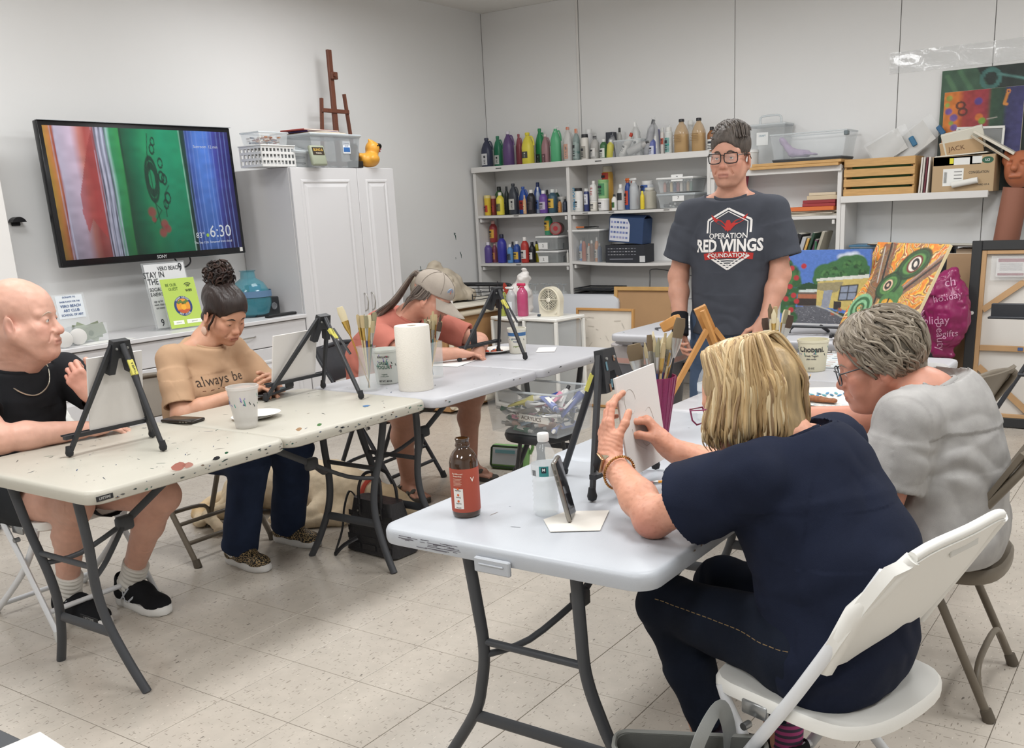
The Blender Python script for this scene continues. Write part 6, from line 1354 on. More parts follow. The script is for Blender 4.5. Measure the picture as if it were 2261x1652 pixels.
def vessel(kind,X,w,h,col,cap,lab,label,text=None,grp=None,name=None,alpha=1,bag=False,lz=(.16,.5),tcol='33343a',fill=None,cat=None,handle=True):
 pk = 'jug' if kind == 'jug' else 'bottle' if kind in ('bottle','spray','pump') else kind
 prof,cr,cz = PROF['jug' if kind == 'pump' else pk]; r = w / 2; pw = 3.2 if kind in ('jug','pump','square') else 2
 nm = name or {'jug': 'paint_jug','pump': 'paint_jug','bottle': 'paint_bottle','wide': 'paint_jar','tub': 'paint_tub','can': 'spray_can','square': 'jar','spray': 'spray_bottle'}[kind]
 t = thing(nm,label,cat or nm.split('_')[-1],X=X,group=grp); sy = .8 if kind in ('jug','pump') else 1
 k = .9 if pw > 2 else 1
 bm_ = C(col,.35) if alpha == 1 else M('tinted_%s_%d' % (col,alpha * 100),col,.12,alpha=alpha,spec=.6)
 MB().lathe([(a * r * k,b * h) for a,b in prof],bm_,18,sy=sy,pw=pw).obj('body',t)
 if fill: MB().lathe([(a * r * k * .96,b * h + .004) for a,b in prof if b <= fill],C(col,.4),18,sy=sy,pw=pw).obj('paint_fill',t)
 if kind in ('jug','pump') and handle: MB().tube(spl([(r * .30,0,h * .86),(r * .62,0,h * .87),(r * .88,0,h * .74),(r * .93,0,h * .60)],4),r * .14,bm_,8,X=rot('Z',.5)).obj('handle',t)
 if kind == 'spray':
  c_ = C(cap,.4); mb = MB(); mb.cyl((0,0,h * .84),(0,0,h * .90),r * .42,c_); mb.obj('collar',t); mb = MB(); mb.box((-.15 * r,0,h * .955),(r * 1.7,r * .5,h * .085),c_,bev=.004); mb.box((-r * 1.05,0,h * .965),(r * .25,r * .3,h * .04),C('f0f0ee',.4)); mb.tube([(-r * .5,0,h * .93),(-r * .75,0,h * .86)],r * .12,C('b23a2c',.4),6); mb.obj('trigger',t)
 elif kind == 'pump': mb = MB(); mb.lathe([(.36 * r,h * .80),(.36 * r,h * .85),(.12 * r,h * .87),(.10 * r,h * .97)],C(cap,.4),12); mb.tube([(0,0,h * .97),(r * .4,0,h * .985),(r * .65,0,h * .965)],r * .09,C(cap,.4),6); mb.obj('pump',t)
 else: MB().lathe([(cr * r * .98,h * cz),(cr * r,h * (cz + .012)),(cr * r * .96,h * .99),(cr * r * .85,h),(.0005,h)],C(cap,.4),16).obj('cap',t)
 if lab:
  n = 10; f = []; v = []; a0 = -PI / 2 - .32; hw = 1.0 if pw == 2 else .85
  for i in range(n + 1):
   a = a0 - hw + 2 * hw * i / n; c_,s_ = math.cos(a),math.sin(a); q = (1 if pw == 2 else (abs(c_) ** pw + abs(s_) ** pw) ** (-1 / pw)) * r * k * 1.012
   for z_ in lz: v.append((q * c_,q * s_ * sy,z_ * h))
  f = [(2 * i,2 * i + 2,2 * i + 3,2 * i + 1) for i in range(n)]
  o = MB().put(v,f,C(lab,.55),True).obj('label',t)
  H = (lz[1] - lz[0]) * h; zc_ = (lz[0] + lz[1]) / 2 * h; Xl = rot('Z',a0) @ T(0,0,0); R_ = r * k * 1.02 * (sy if pw > 2 else 1) * (1.0 if pw == 2 else 1.0)
  mb = MB(); tc_ = C(tcol,.6)
  if text: put_text(mb,text,H * .30,tc_,Xl @ T(0,0,zc_ + H * .22),.02,sx=min(1,5.2 / max(1,len(text)) * (r / (H * .30)) * .42),cyl=R_ * (1 if pw == 2 else 1.02))
  else: mb.box((R_ + .0005,0,zc_ + H * .22),(.001,r * .9,H * .2),tc_,Xl)
  for j in range(3): mb.box((R_ + .0005,0,zc_ - H * (.05 + .14 * j)),(.001,r * (.9 - .2 * (j % 2)),H * .05),tc_,Xl)
  mb.obj('print',o)
 if bag:
  sd = Sdf(); sd.cap((0,0,r * .9),(0,0,h * .72),r * 1.10,r * 1.0,.02); sd.cap((0,0,h * .72),(.01,0,h * 1.1),r * .8,r * .12,.02); sd.cut((0,0,.001),(0,0,-1),.3)
  sdfobj(sd,max(.006,r * .14),'plastic_bag',BAGM,t,disp=lambda P,N: P + N * (.005 * vnoise(P,50))[:,None])
 return t
def zp(x,y): return 1030 + x / 3.967,220 + y / 3.967
def place(z,x0,x1,ytop,row=0):
 a = zp((x0 + x1) / 2,ytop); yy = 5.50 + .115 * row; p = on(*a,y=yy); q = on(a[0],a[1] + 60,y=yy); f_ = (z - q.z) / (p.z - q.z); x = q.x + (p.x - q.x) * f_
 dpt = (RM.transposed() @ (V((x,yy,z)) - CAM)).y
 return T(x,yy,z),(x1 - x0) / 3.967 * dpt / F_ * .95,p.z - z
def item(kind,z,x0,x1,ytop,col,cap,lab,label,row=0,**k):
 X,w,h = place(z + .0008,x0,x1,ytop,row); return vessel(kind,X @ rot('Z',rng.uniform(-.25,.25)),w,h,col,cap,lab,label,**k)
zt_ = ZT
I = item
I('jug',zt_,130,245,335,'34384c','34384c','c9c9ca','dark navy paint jug with grey label at the corner end of the top shelf',lz=(.1,.48))
I('jug',zt_,240,330,318,'2f7d5c','2f7d5c','d9dcd4','deep green paint jug between the navy and purple jugs',row=1,lz=(.12,.4))
I('jug',zt_,318,432,278,'5d4574','d0ccd4',None,'large purple paint jug on the top shelf',)
I('jug',zt_,436,500,300,'9a4f58','9a4f58',None,'dull red jug half hidden behind the yellow paint jug',row=1)
I('jug',zt_,482,606,288,'d9cd4a','d8ca3a','4a4a44','bright yellow paint jug on the top shelf',lz=(.22,.42),tcol='d8d8cc')
I('jug',zt_,606,696,252,'2c8a58','2c8a58','2c3a34','tall green paint jug with a dark label behind the mauve jug',row=1,lz=(.05,.3),tcol='8aa090')
I('jug',zt_,656,742,303,'9a7478','cfc3c2','6b4a50','mauve brown paint jug before the tall green one',lz=(.04,.34),tcol='b09a9c',alpha=1)
I('pump',zt_,736,842,232,'55a878','e0e2e0',None,'mint green paint jug with a white pump top')
I('jug',zt_,850,940,240,'cdcac6','cf7a5a','c98258','bagged white jug with an orange label on the top shelf',bag=True,lz=(.1,.52))
I('bottle',zt_,936,1000,255,'5a7a74','d07a50','8aa09a','bagged teal bottle beside the bagged white jug',bag=True,lz=(.1,.6))
I('wide',zt_,1006,1078,302,'d8d4cc','2c2d30','9a968e','white jar with a wide black lid on the top shelf',lz=(.1,.55))
I('wide',zt_,1046,1112,258,'d2d2d2','e0e0de',None,'tall white capped jar behind the black lidded jar',row=1)
I('bottle',zt_,1088,1168,318,'b9b4ae','4a4a4c','dcd8d4','bagged clear bottle with white label beside the small green bottle',bag=True,alpha=.7)
I('bottle',zt_,1170,1242,345,'3f6a44','dcdcd8','d5d8d0','small green bottle with white cap and label on the top shelf',lz=(.1,.55))
I('bottle',zt_,1246,1314,310,'6a6c74','55575e','b8babd','bagged grey bottle beside the clear bin',bag=True)
X,w,h = place(ZT + .0008,1232,1312,285,1.3); tag(MB().box((0,0,h / 2),(w,.06,h),C('3a3d46',.5),X,bev=.003).obj('dark_carton'),'dark carton standing behind the bagged grey bottle','carton')
I('bottle',zt_,1322,1370,246,'bdbdb8','26272a',None,'clear bottle with black cap rising behind the clear bin',row=1,alpha=.6)
X,w,h = place(ZT + .0008,1318,1596,358); binX = X
plastic_box('clear_bin','clear open bin of bagged bottles and tubes on the top shelf',X,w,.17,h,None,.25)
for k,(dx,dy,c_,cp_,tilt,sz,lb_) in enumerate(((-.20,-.02,'c9c25a','dcdcda',.1,.14,'yellow green tube standing in the clear bin'),(-.10,.0,'c8c6c2','b8402c',.5,.2,'white bottle with red cap leaning in the clear bin'),(-.02,-.03,'b6b4b2','3a3a3c',1.2,.2,'grey tube lying across the clear bin'),(.05,.02,'c4c4c2','e2e2e0',-.15,.26,'white flip cap bottle upright in the clear bin'),(.13,-.01,'8f9096','55565a',.25,.27,'silver grey bottle tilted in the clear bin'),(.20,.03,'b9babd','d0d0d0',-.1,.28,'pale bottle at the far end of the clear bin'))):
 vessel('bottle',binX @ T(dx,dy,.012 if tilt < 1 else .04) @ rot('Y',tilt),.06,sz,c_,cp_,'dddbd6' if k % 2 else None,lb_,bag=k in (3,4))
I('bottle',zt_,1590,1664,318,'5a64a0','d8d8dc','c9ccdc','small blue violet bottle at the end of the clear bin',lz=(.08,.5))
X,w,h = place(ZT + .0008,1604,1692,262,1.3); tag(MB().box((0,0,h / 2),(w,.05,h),C('73749c',.5),X,bev=.003).obj('violet_carton'),'violet carton behind the small blue bottle','carton')
I('can',zt_,1700,1736,246,'c9c2bc','c8c8c4','b0503c','slim spray can with a red band on the top shelf',lz=(.4,.62))
I('can',zt_,1738,1808,240,'d4d6d2','d8d8d4','3f9088','white spray can with teal print beside the amber jug',lz=(.1,.62),bag=True)
for (a,b,y_,lb_) in ((1812,1958,170,'large amber liquid jug with black cap, beside the spray cans'),(1966,2104,160,'large amber liquid jug with black cap, by the small brown bottle')):
 t = I('jug',zt_,a,b,y_,'c9a878','2e2e30',None,lb_,alpha=.55,fill=.6,handle=False)
 mb = MB(); [mb.box((0,-.072 - .0005,.09 + .012 * j),(.07 - .01 * (j % 2),.001,.003),C('7a5f3c',.6)) for j in range(5)]; mb.obj('print',t)
I('wide',zt_,1935,1990,182,'d8d8d2','dcdcd8',None,'clear container between the two amber jugs, set back',row=1.3,alpha=.3)
I('bottle',zt_,2106,2192,238,'8a5a34','1d1d1f','dadad6','brown bottle with black cap and white label at the end of the top shelf',lz=(.06,.5))
# second shelf
z = Z2
for a in (('tub',160,222,838,'d9b83a','e0cf8a','b8402e','yellow paint tub with red label',0,{}),('tub',220,266,842,'8a3f3a','c9b0a0','b04a44','brown red paint tub beside the yellow tub',.3,{}),
 ('bottle',264,338,812,'dfd04a','e2dccf','6a6a44','yellow paint bottle with white cap on the second shelf',-.3,{}),('bottle',254,338,762,'3c5a38','1e2220','43523c','olive green bottle with black cap behind the yellow bottle',1,{}),
 ('bottle',338,384,760,'2a3330','22262a','39403c','black green bottle behind the charcoal jug',1,{}),('jug',370,468,735,'3a3e46','30343a','b9b9b4','charcoal paint jug with grey label on the second shelf',0,{'lz': (.15,.5)}),
 ('jug',460,548,762,'3a5aa8','3a5aa8','b0403a','royal blue paint jug on the second shelf',.5,{}),('bottle',498,530,838,'c9a27a','d0b090','dcc0a0','small flesh coloured bottle before the blue jug',-.6,{}),
 ('bottle',534,612,790,'2b2a2e','e4e2de','4a4448','black paint bottle with white cap on the second shelf',-.2,{}),('bottle',598,668,724,'35529a','2a3868','4a64a8','dark blue bottle with flip cap behind the clear bottle',1,{}),
 ('bottle',612,652,765,'a8b4cc','e4e4e2','5a78b8','pale blue bottle with white cap beside the purple bottle',.3,{}),('bottle',640,718,796,'6a4a98','e6e4e2','b9b0c4','purple paint bottle with white cap on the second shelf',-.3,{}),
 ('can',698,728,790,'2a2c30','1e1f22',None,'thin black capped tube behind the purple bottle',.9,{}),('bottle',716,804,786,'3f5a68','d8dcd8','d6b048','slate blue bottle with yellow label on the second shelf',0,{'lz': (.2,.6)}),
 ('bottle',770,824,786,'2c4a40','d8d8d4',None,'dark green bottle with white cap behind the slate bottle',1,{}),('tub',800,880,850,'d4d4cf','dedcd8',None,'white tub behind two small black capped bottles',.9,{}),
 ('bottle',802,838,875,'b07a44','1f1f21','c98a50','small amber bottle with black cap at the shelf divider',-.5,{}),('bottle',842,890,870,'2e3644','1f2126','3c4656','small navy bottle with black cap at the shelf divider',-.5,{})):
 I(a[0],z,a[1],a[2],a[3],a[4],a[5],a[6],a[7],row=a[8],**a[9])
for a in (('wide',940,1028,775,'dfdeda','2a2a2c','e8e8e6','white jar with black lid and upright blue lettering',0,{'text': None}),('wide',1030,1082,778,'3a4474','dcdcd8','d6d8e0','navy and white bottle beside the black lidded jar',.2,{'text': '2X','lz': (.3,.75)}),
 ('tub',1084,1156,888,'dad6cc','e6e4e0','e0dcd2','low white tub under the white craft paint bottle',0,{'lz': (.15,.8)}),('tub',1154,1256,866,'e0dedb','e8e6e2','e6e4e2','low white tub under the light green tub',0,{'lz': (.15,.8)}),
 ('wide',1190,1296,582,'d0a24a','c9c3b4','b8412f','tall amber glue bottle standing behind the light green tub',1,{'lz': (.55,.85)}),('bottle',1272,1322,830,'e2e0dc','26282a','3f6a3c','small white bottle with black top and green label',-.3,{}),
 ('bottle',1320,1388,742,'c9c8c6','e4e4e0','2f3134','pale grey bottle with black label on the second shelf',0,{'lz': (.38,.66)}),('spray',1388,1448,688,'2f4a8a','d06a34','c04a34','blue and orange spray bottle',.3,{'lz': (.15,.6)}),
 ('spray',1428,1512,686,'d4d8dc','dedddb',None,'clear spray bottle with white trigger',0,{'alpha': .5}),('bottle',1486,1522,752,'d8d8d4','222326','b04438','white bottle with black cap behind the clear spray bottle',.9,{}),
 ('wide',1526,1648,710,'d8dadc','e4e4e2','3a5a9c','white tub with blue band behind the cloudy jar',.9,{'lz': (.62,.85)}),('bottle',1522,1562,800,'e0c83a','e8d84a',None,'small yellow bottle before the cloudy jar',-.6,{}),
 ('square',1544,1668,770,'c9c4b4','d4d2c8',None,'square cloudy plastic jar on the second shelf',0,{'alpha': .75})):
 t = I(a[0],z,a[1],a[2],a[3],a[4],a[5],a[6],a[7],row=a[8],**a[9])
 if 'upright blue' in a[7]:
  mb = MB(); put_text(mb,'GOLDEN',.042,C('3a8ab0',.6),rot('Z',-PI / 2 - .5) @ T(.0,0,.105) @ rot('X',0) ,.02,cyl=.0) if 0 else None
  vs,fs = text_mesh('GOLDEN',.045,.02); R_ = .057; mb.put([V((R_ * math.cos(v.y / R_),R_ * math.sin(v.y / R_),v.x * -1 + .105)) for v in vs],fs,C('3a8ab0',.6),False,rot('Z',-PI / 2 - .45)); mb.obj('lettering',t)
X,w,h = place(Z2 + .0008,1084,1152,710,0); q = place(Z2,1084,1156,888); vessel('bottle',q[0] @ T(0,0,q[2] + .001),w,h - q[2] - .001,'e2e0dd','e8e6e2','e6e4e2','white craft paint bottle stacked on a low tub',lz=(.2,.8),text='Apple',tcol='a83a34')
X,w,h = place(Z2 + .0008,1154,1252,700,0); q = place(Z2,1154,1256,866); vessel('tub',q[0] @ T(0,0,q[2] + .001),w * .97,h - q[2] - .001,'9ac48c','8ab87a','4a8a5c','light green tub stacked on a low white tub',lz=(.15,.8))
for k,(x0,x1,yt,yb,lb_) in enumerate(((1690,2060,815,960,'lower clear box of black tubes on the second shelf'),(1690,2040,675,815,'upper clear box of small bottles with white lid'))):
 X,w,h = place(Z2 + .0008,x0,x1,yb if k else yt); b0 = 0 if k == 0 else place(Z2,x0,x1,815)[2] + .004
 hh = (place(Z2,x0,x1,yt)[2] - b0) - .02; X = T(X.translation.x,5.54,Z2 + .001 + b0)
 t = plastic_box('clear_box',lb_,X,w,.24,hh,M('clear_lid') if k == 0 else M('white_lid','e6e6e4',.4),.28)
 for j in range(9 if k else 8):
  if k: vessel('bottle',X @ T(-w * .38 + j * w * .095,-.06,.004),.026,hh * .9,['b07a6a','4a4640','c9b48a','3a4a6a','8a4a4a','c9c2ba','5a5a5c','a08a6a','4a6a5a'][j],'dcdad6',None,'%s craft bottle in the upper clear box' % ['pinkish','dark brown','cream','navy','maroon','off-white','grey','tan','green'][j],grp='craft bottles in the upper clear box')
  else: o = thing('paint_tube',['black paint tube lying in the lower clear box of the second shelf'][0],'tube',X=X @ T(-w * .36 + j * w * .1,-.04 + .02 * (j % 3),.018 + .012 * (j % 2)) @ rot('Z',j * 1.3),group='tubes in the lower clear box'); MB().cyl((-.03,0,0),(.02,0,0),.011,C('2e2e31',.4),.013,10).obj('tube_body',o); MB().cyl((.02,0,0),(.034,0,0),.008,C('e0deda',.4),n=10).obj('cap',o)
 sprite_label(t,T(.02,-.122,hh * (.8 if not k else 1.1)),.10,.05,'e8e8e6',[('7',.03,0,'3a3a3c')])
# third shelf
z = Z3
for a in (('bottle',160,234,1250,'5a4a8a','d8d4e0',None,'purple paint bottle at the corner end of the third shelf',0),('bottle',230,278,1252,'8a4a5a','c9a8a8','d0905a','red violet bottle under the stacked red bottle',.4),('bottle',274,362,1180,'3a3a9a','22243a',None,'tall indigo bottle with dark cap on the third shelf',0),
 ('bottle',360,416,1268,'5a8ac0','dcdce0','3f4a5a','light blue bottle with white cap on the third shelf',-.3),('bottle',392,432,1244,'2a3a5a','1e2026',None,'dark bottle with black cap behind the light blue bottle',.9),('bottle',414,482,1240,'35529a','e0e0e0','d8b04a','blue bottle with yellow label on the third shelf',0),
 ('bottle',480,556,1204,'b03a34','e6e2de','d8d0cc','red paint bottle with white cap on the third shelf',-.2),('bottle',550,612,1248,'26272a','1e1f22','d8d6d2','black bottle with white label on the third shelf',0),('bottle',600,642,1240,'d8cc3a','2a2a2c',None,'yellow bottle with black cap by the clear boxes',.6)):
 I(a[0],z,*a[1:7],a[7],row=a[8])
X,w,h = place(Z3 + .0008,215,288,1060,.35); q = place(Z3,230,278,1252,.4); vessel('bottle',T(q[0].translation.x - .004,q[0].translation.y,Z3 + q[2] + .002),w,h - q[2] - .002,'9a3f40','dcb0a8','d0a040','red bottle stacked on top of another bottle, third shelf',lz=(.2,.6))
I('bottle',z,878,902,1318,'d8d6d0','e0dedc',None,'tiny white bottle against the shelf divider',row=-.4)
hb = 0
for k,(yt,lb_) in enumerate(((1318,'lower clear box of tools with white lid, third shelf'),(1190,'upper clear box with white lid carrying the green bottle'))):
 X,w,h = place(Z3 + .0008,645,868,yt); hh = h - hb - .018; X = T(X.translation.x + .005,5.53,Z3 + .001 + hb)
 t = plastic_box('clear_box',lb_,X,w * 1.02,.23,hh,M('white_lid','e6e6e4',.4),.4,tint='c4c8c8'); sprite_label(t,T(-w * .2,-.117,hh * .35),.095,.055,'e8e8e6',[('2',.034,0,'4a4a4c')])
 for j in range(4): o = thing('metal_cutter','small grey metal shape in a clear box of the third shelf','cutter',X=X @ T(-.05 + .045 * j,-.03 + .02 * (j % 2),.004),group='metal cutters in the clear boxes'); MB().lathe([(.017,0),(.02,.05),(.018,.05),(.015,.002)],C('8a9092',.3,metal=.6),12).obj('ring',o)
 hb += hh + .019 + .004
XX = T(X.translation.x - w * .22,5.52,Z3 + .001 + hb); vessel('bottle',XX,.072,.185,'3f8a68','6ab0a0','d8b040','green bottle standing on the stacked clear boxes',lz=(.2,.65))
t = thing('round_tin','red round tin lying on its side on the stacked clear boxes','tin',X=T(X.translation.x + w * .16,5.53,Z3 + .001 + hb + .053) @ rot('Z',.3) @ rot('X',PI / 2)); MB().lathe([(.050,-.06),(.052,-.04),(.052,.05),(.046,.052)],C('9a7a74',.4,alpha=.8),22).obj('tin_body',t); MB().lathe([(.053,.03),(.053,.054),(.047,.056),(.047,.05),(.02,.05),(.02,.054),(.0005,.054)],C('a83038',.4),22).obj('lid',t)
ZC = Z3 + .014 - .012
X,w,h = place(ZC,915,1235,1128); X = T(X.translation.x,5.54,ZC - .004)
t = plastic_box('clear_box','big clear box of craft bottles with white lid, third shelf',X,w,.23,h - .02,M('white_lid'),.3,tint='c4c8c8')
for j,(c_,cp_) in enumerate((('6a6a70','c87a4a'),('4a7ab8','e0e0e0'),('b05a3c','2a2a2c'),('c9c2b8','d87a44'),('7a5a4a','e0deda'),('d08a5a','e6e4e0'),('5a6a8a','c0c0c0'))):
 vessel('bottle',X @ T(-w * .40 + j * w * .13,-.05 + .02 * (j % 2),.004),.038,(h - .03) * (.62 + .1 * (j % 3)),c_,cp_,'cfcac2' if j % 2 else None,'%s bottle inside the big clear box of the third shelf' % ['grey','sky blue','rust red','off white','brown','peach','steel blue'][j])
for k,(dx,c_) in enumerate(((-.06,'c8703c'),(.02,'2a2a2c'),(.09,'3a3a3c'))): o = MB().cyl((-.06,0,0),(.06,0,.0),.008,C(c_,.4),.005,8,T(X.translation.x + dx,5.50,ZC + h + .012) @ rot('Z',.2 + k)).obj('marker_pen'); tag(o,['orange marker lying on the big clear box lid','black marker in the middle of the clear box lid','dark grey marker near the edge of the clear box lid'][k],'marker')
def carton(name,label,X,w,d,h,col,flaps=True,open_=True):
 t = thing(name,label,'box',X=X); m = C(col,.7); b = MB(); th = .004
 for c_,s_ in (((0,-d / 2,h / 2),(w,th,h)),((0,d / 2,h / 2),(w,th,h)),((-w / 2,0,h / 2),(th,d,h)),((w / 2,0,h / 2),(th,d,h)),((0,0,th / 2),(w,d,th))): b.box(c_,s_,m)
 if not open_: b.box((0,0,h - th / 2),(w,d,th),m)
 b.obj('carton',t); return t
X,w,h = place(ZC,1215,1628,1262); X = T(X.translation.x,5.52,ZC - .006); w *= .98
t = carton('black_carton','long black printed carton with bottles pictured, third shelf',X,w,.16,h,'2b2d33'); g = random.Random(1)
for i in range(10):
 for j in range(3): MB().box((-w * .42 + i * w * .075,-.0825,h * (.45 + .17 * j)),(w * .05,.001,.006),C(g.choice(['8a8c94','b0b0b4','6a6c74']),.6)).obj('print',t)
MB().box((-w * .1,-.0825,h * .2),(w * .6,.001,.008),C('7a7c84',.6)).obj('print',t); MB().box((w * .44,-.0825,h * .2),(.05,.001,.05),C('c9c9c9',.6)).obj('label',t)
X2 = X @ T(w * .0,.0,h + .001) @ rot('Y',.09) @ T(.0,0,.015); w2,h2 = w * .86,.20
t = carton('navy_carton','navy printed carton tipped on top of the black carton',X2,w2,.15,h2,'2f4468')
l = MB().sheet(lambda u,v: V((-w2 * .48 + u * w2 * (.52 + .08 * (v < .8)),-.0775 - .001 - .02 * max(0,u - .85),.01 + v * (h2 - .02))),8,4,C('d4d6de',.6)).obj('label',t)
for i in range(6):
 for j in range(4): MB().box((-w2 * .42 + i * w2 * .09,-.080,h2 * (.2 + .2 * j)),(w2 * .06,.001,.016),C(g.choice(['7a86b8','5a6a9a','9a9cc0']),.6)).obj('print',l)
for s_ in (-1,1): MB().sheet(lambda u,v,s_=s_: V(((u - .5) * w2,s_ * (.075 - .05 * v),h2 + .025 * v)),4,2,C('3a5078',.7),t=.003).obj('flap',t)
# ------------------------------------------------------------------ things on the right hand shelves and against the back wall
pine = M('pine_wood','c39a63',.55,mott=.12,ms=10,bump=.2,bs=40,stretch=(1,8,8))
def leanbox(name,label,cat,X,w,t_,h,col,group=None,rough=.5):
 o = thing(name,label,cat,X=X,group=group); MB().box((0,0,h / 2),(w,t_,h),C(col,rough),bev=.0015).obj('cover',o)
 MB().box((0,0,h / 2 + .0015),(w - .006,max(.001,t_ - .005),h + .001),C('d6d2c6',.8)).obj('pages',o); return o
# flat wooden frames, tray, totes on the book shelves
for k in range(2):
 t = thing('picture_frame',['lower of two pale wooden frames lying on the book shelves','upper of two pale wooden frames lying under the dark tray'][k],'frame',X=T(-.36 + .02 * k,5.51,ZB3 + .001 + .021 * k) @ rot('Z',.0))
 for c_,s_ in (((0,-.15,.01),(.66,.03,.02)),((0,.15,.01),(.66,.03,.02)),((-.315,0,.01),(.03,.27,.02)),((.315,0,.01),(.03,.27,.02))): MB().box(c_,s_,pine,bev=.002).obj('rail',t)
z = ZB3 + .044; t = thing('dark_tray','flat dark plastic tray between the wooden frames and clear tote','tray',(-.27,5.51,z)); MB().box((0,0,.004),(.50,.28,.008),C('4a4d50',.5),bev=.002).obj('base',t); MB().tube([(.25,.14,.014),(-.25,.14,.014),(-.25,-.14,.014),(.25,-.14,.014)],.007,C('4a4d50',.5),6,closed=True).obj('rim',t)
z += .022; tt = plastic_box('clear_tote','long clear tote holding a mauve glove, above the dark tray',T(-.27,5.52,z),.56,.26,.17,None,.26); MB().box((.275,-.12,.15),(.03,.04,.03),C('6a7478',.4),bev=.004).obj('latch',tt)
t = thing('rubber_glove','mauve rubber glove slumped inside the long clear tote','glove',X=T(-.38,5.50,z + .006)); sd = Sdf(); sd.cap((-.12,0,.13),(-.04,0,.04),.022,.028).cap((-.04,0,.04),(.07,0,.025),.03,.026)
for q in range(4): sd.cap((.06,(q - 1.5) * .016,.025),(.13,(q - 1.5) * .022,.02),.011,.009,.006)
sdfobj(sd,.006,'glove',C('a48fb0',.5),t,disp=lambda P,N: P + N * (.004 * vnoise(P,45))[:,None])
t = plastic_box('carry_case','upright clear case with a handle behind the standing man',T(-.62,5.58,ZB3 + .044),.28,.17,.27,M('clear_rim'),.25); MB().tube(spl([(-.08,0,.28),(-.08,0,.33),(-.05,0,.345),(.05,0,.345),(.08,0,.33),(.08,0,.28)],4),.008,M('clear_rim'),8).obj('handle',t); sprite_label(t,T(-.03,-.088,.18),.09,.09,'dcdedd',[('CRAFT',.018,.02,'6a8a9a')])
t = vessel('tub',T(-.755,5.47,ZB3 + .001),.16,.15,'d9d8d4','e2e1de',None,'white lidded tub on the shelf end beside the man in charcoal')
for k,(x_,c_,lb_) in enumerate(((-.93,'dcdad6','white board leaning in the gap behind the standing man'),(-.90,'3a4660','navy board leaning beside the white board'),(-.87,'b04a60','pink board leaning behind the standing man\'s shoulder'))):
 leanbox('foam_board',lb_,'board',T(x_,5.55,ZB2 + .002) @ rot('Y',.16),.012,.20,.31,c_)
# folders and binders
z = ZB2 + .001
for k,(w,d,h,c_,lb_,dx,a) in enumerate(((.42,.22,.012,'cfc8ba','buff paper stack at the bottom of the folder shelf',-.24,.05),(.40,.22,.010,'b8b0a0','grey paper stack under the orange folder',-.27,-.1),(.36,.2,.012,'d9d2c0','cream paper pad under the orange folder',-.22,.1),(.34,.23,.028,'d2703c','orange folder jutting from the shelf',-.24,.0),(.24,.22,.022,'9a3a3c','lower dark red binder on the orange folder',-.19,.02),(.24,.22,.022,'8f3438','upper dark red binder on the pile',-.185,-.02),(.22,.20,.03,'c9b79a','flat beige box lying on the red binders',-.17,.01),(.2,.19,.02,'d0c0a6','thin tan box topmost on the folder pile',-.165,-.03))):
 o = thing(['paper_stack','paper_stack','paper_pad','folder','ring_binder','ring_binder','flat_box','flat_box'][k],lb_,['paper','paper','paper','folder','binder','binder','box','box'][k],X=T(dx,5.53 - .02 * (k == 3),z) @ rot('Z',a)); MB().box((0,0,h / 2),(w,d,h),C(c_,.6),bev=.002).obj('cover',o); z += h + .0008
# leaning books
g = random.Random(21); x = -.90; k = 0
nm = ['black','cream','tan','slate blue','violet grey','ivory','khaki','dark brown','charcoal','white','beige','black and white','rust','sage','near black','pale grey','ochre','dark green','plum','stone','forest green']
cl = ['26272a','d6cfbb','b89a6a','4a5870','6a6480','dcd8ca','a39a78','4a382c','34363a','dad9d4','b8a98c','3a3a3c','9a5a40','8a9480','202124','b0b2b4','c9a25a','2f4a3a','5a3a50','aaa494','3a6a4a']
for n_,c_ in zip(nm,cl):
 th = g.uniform(.014,.034); h = g.uniform(.23,.32); a = .30 if n_ != 'forest green' else .05
 leanbox('book','%s spined book leaning in the row behind the house painting' % n_,'book',T(x,5.54 - g.uniform(0,.03),.9315) @ rot('Y',a) @ T(th / 2,0,.0),th,.2,h,c_,'leaning books behind the house painting'); x += th / math.cos(a) + .010
# slatted crate lying on its side
t = thing('wooden_crate','slatted pine crate on the low shelves, filled with small canvases','crate',(.235,5.53,ZR + .001)); W,H,Dp = .485,.258,.25
for k in range(4): MB().box((0,-Dp / 2 + .005,.028 + k * .067),(W,.01,.052),pine,bev=.002).obj('slat',t); MB().box((0,Dp / 2 - .005,.028 + k * .067),(W,.01,.052),pine,bev=.002).obj('slat',t)
for s_ in (-1,1): MB().box((s_ * (W / 2 - .008),0,H / 2),(.016,Dp - .024,H - .004),pine,bev=.002).obj('end_panel',t)
MB().box((0,0,.004),(W - .036,Dp - .024,.008),pine).obj('bottom_board',t)
for k,(c_,lb_) in enumerate((('4a7a4a','green canvas standing inside the slatted crate'),('a83a34','red canvas standing inside the slatted crate'),('7a6a5a','brown canvas standing inside the slatted crate'),('d0c8ba','pale canvas standing inside the slatted crate'))): leanbox('small_canvas',lb_,'canvas',T(.235 + .005 * k,5.47 + k * .03,ZR + .010),.40 - .03 * k,.016,.20 + .012 * k,c_)
for k in range(2): leanbox('canvas_bag',['clear zip bag with blue clip leaning on the crate','second clear zip bag with blue clip rising beside the big painting'][k],'bag',T(.19 + .19 * k,5.50 + .03 * k,ZR + .275) @ rot('Y',.95 - .18 * k) @ rot('X',-.12),.16,.012,.34,'c9c8c4') if 0 else None
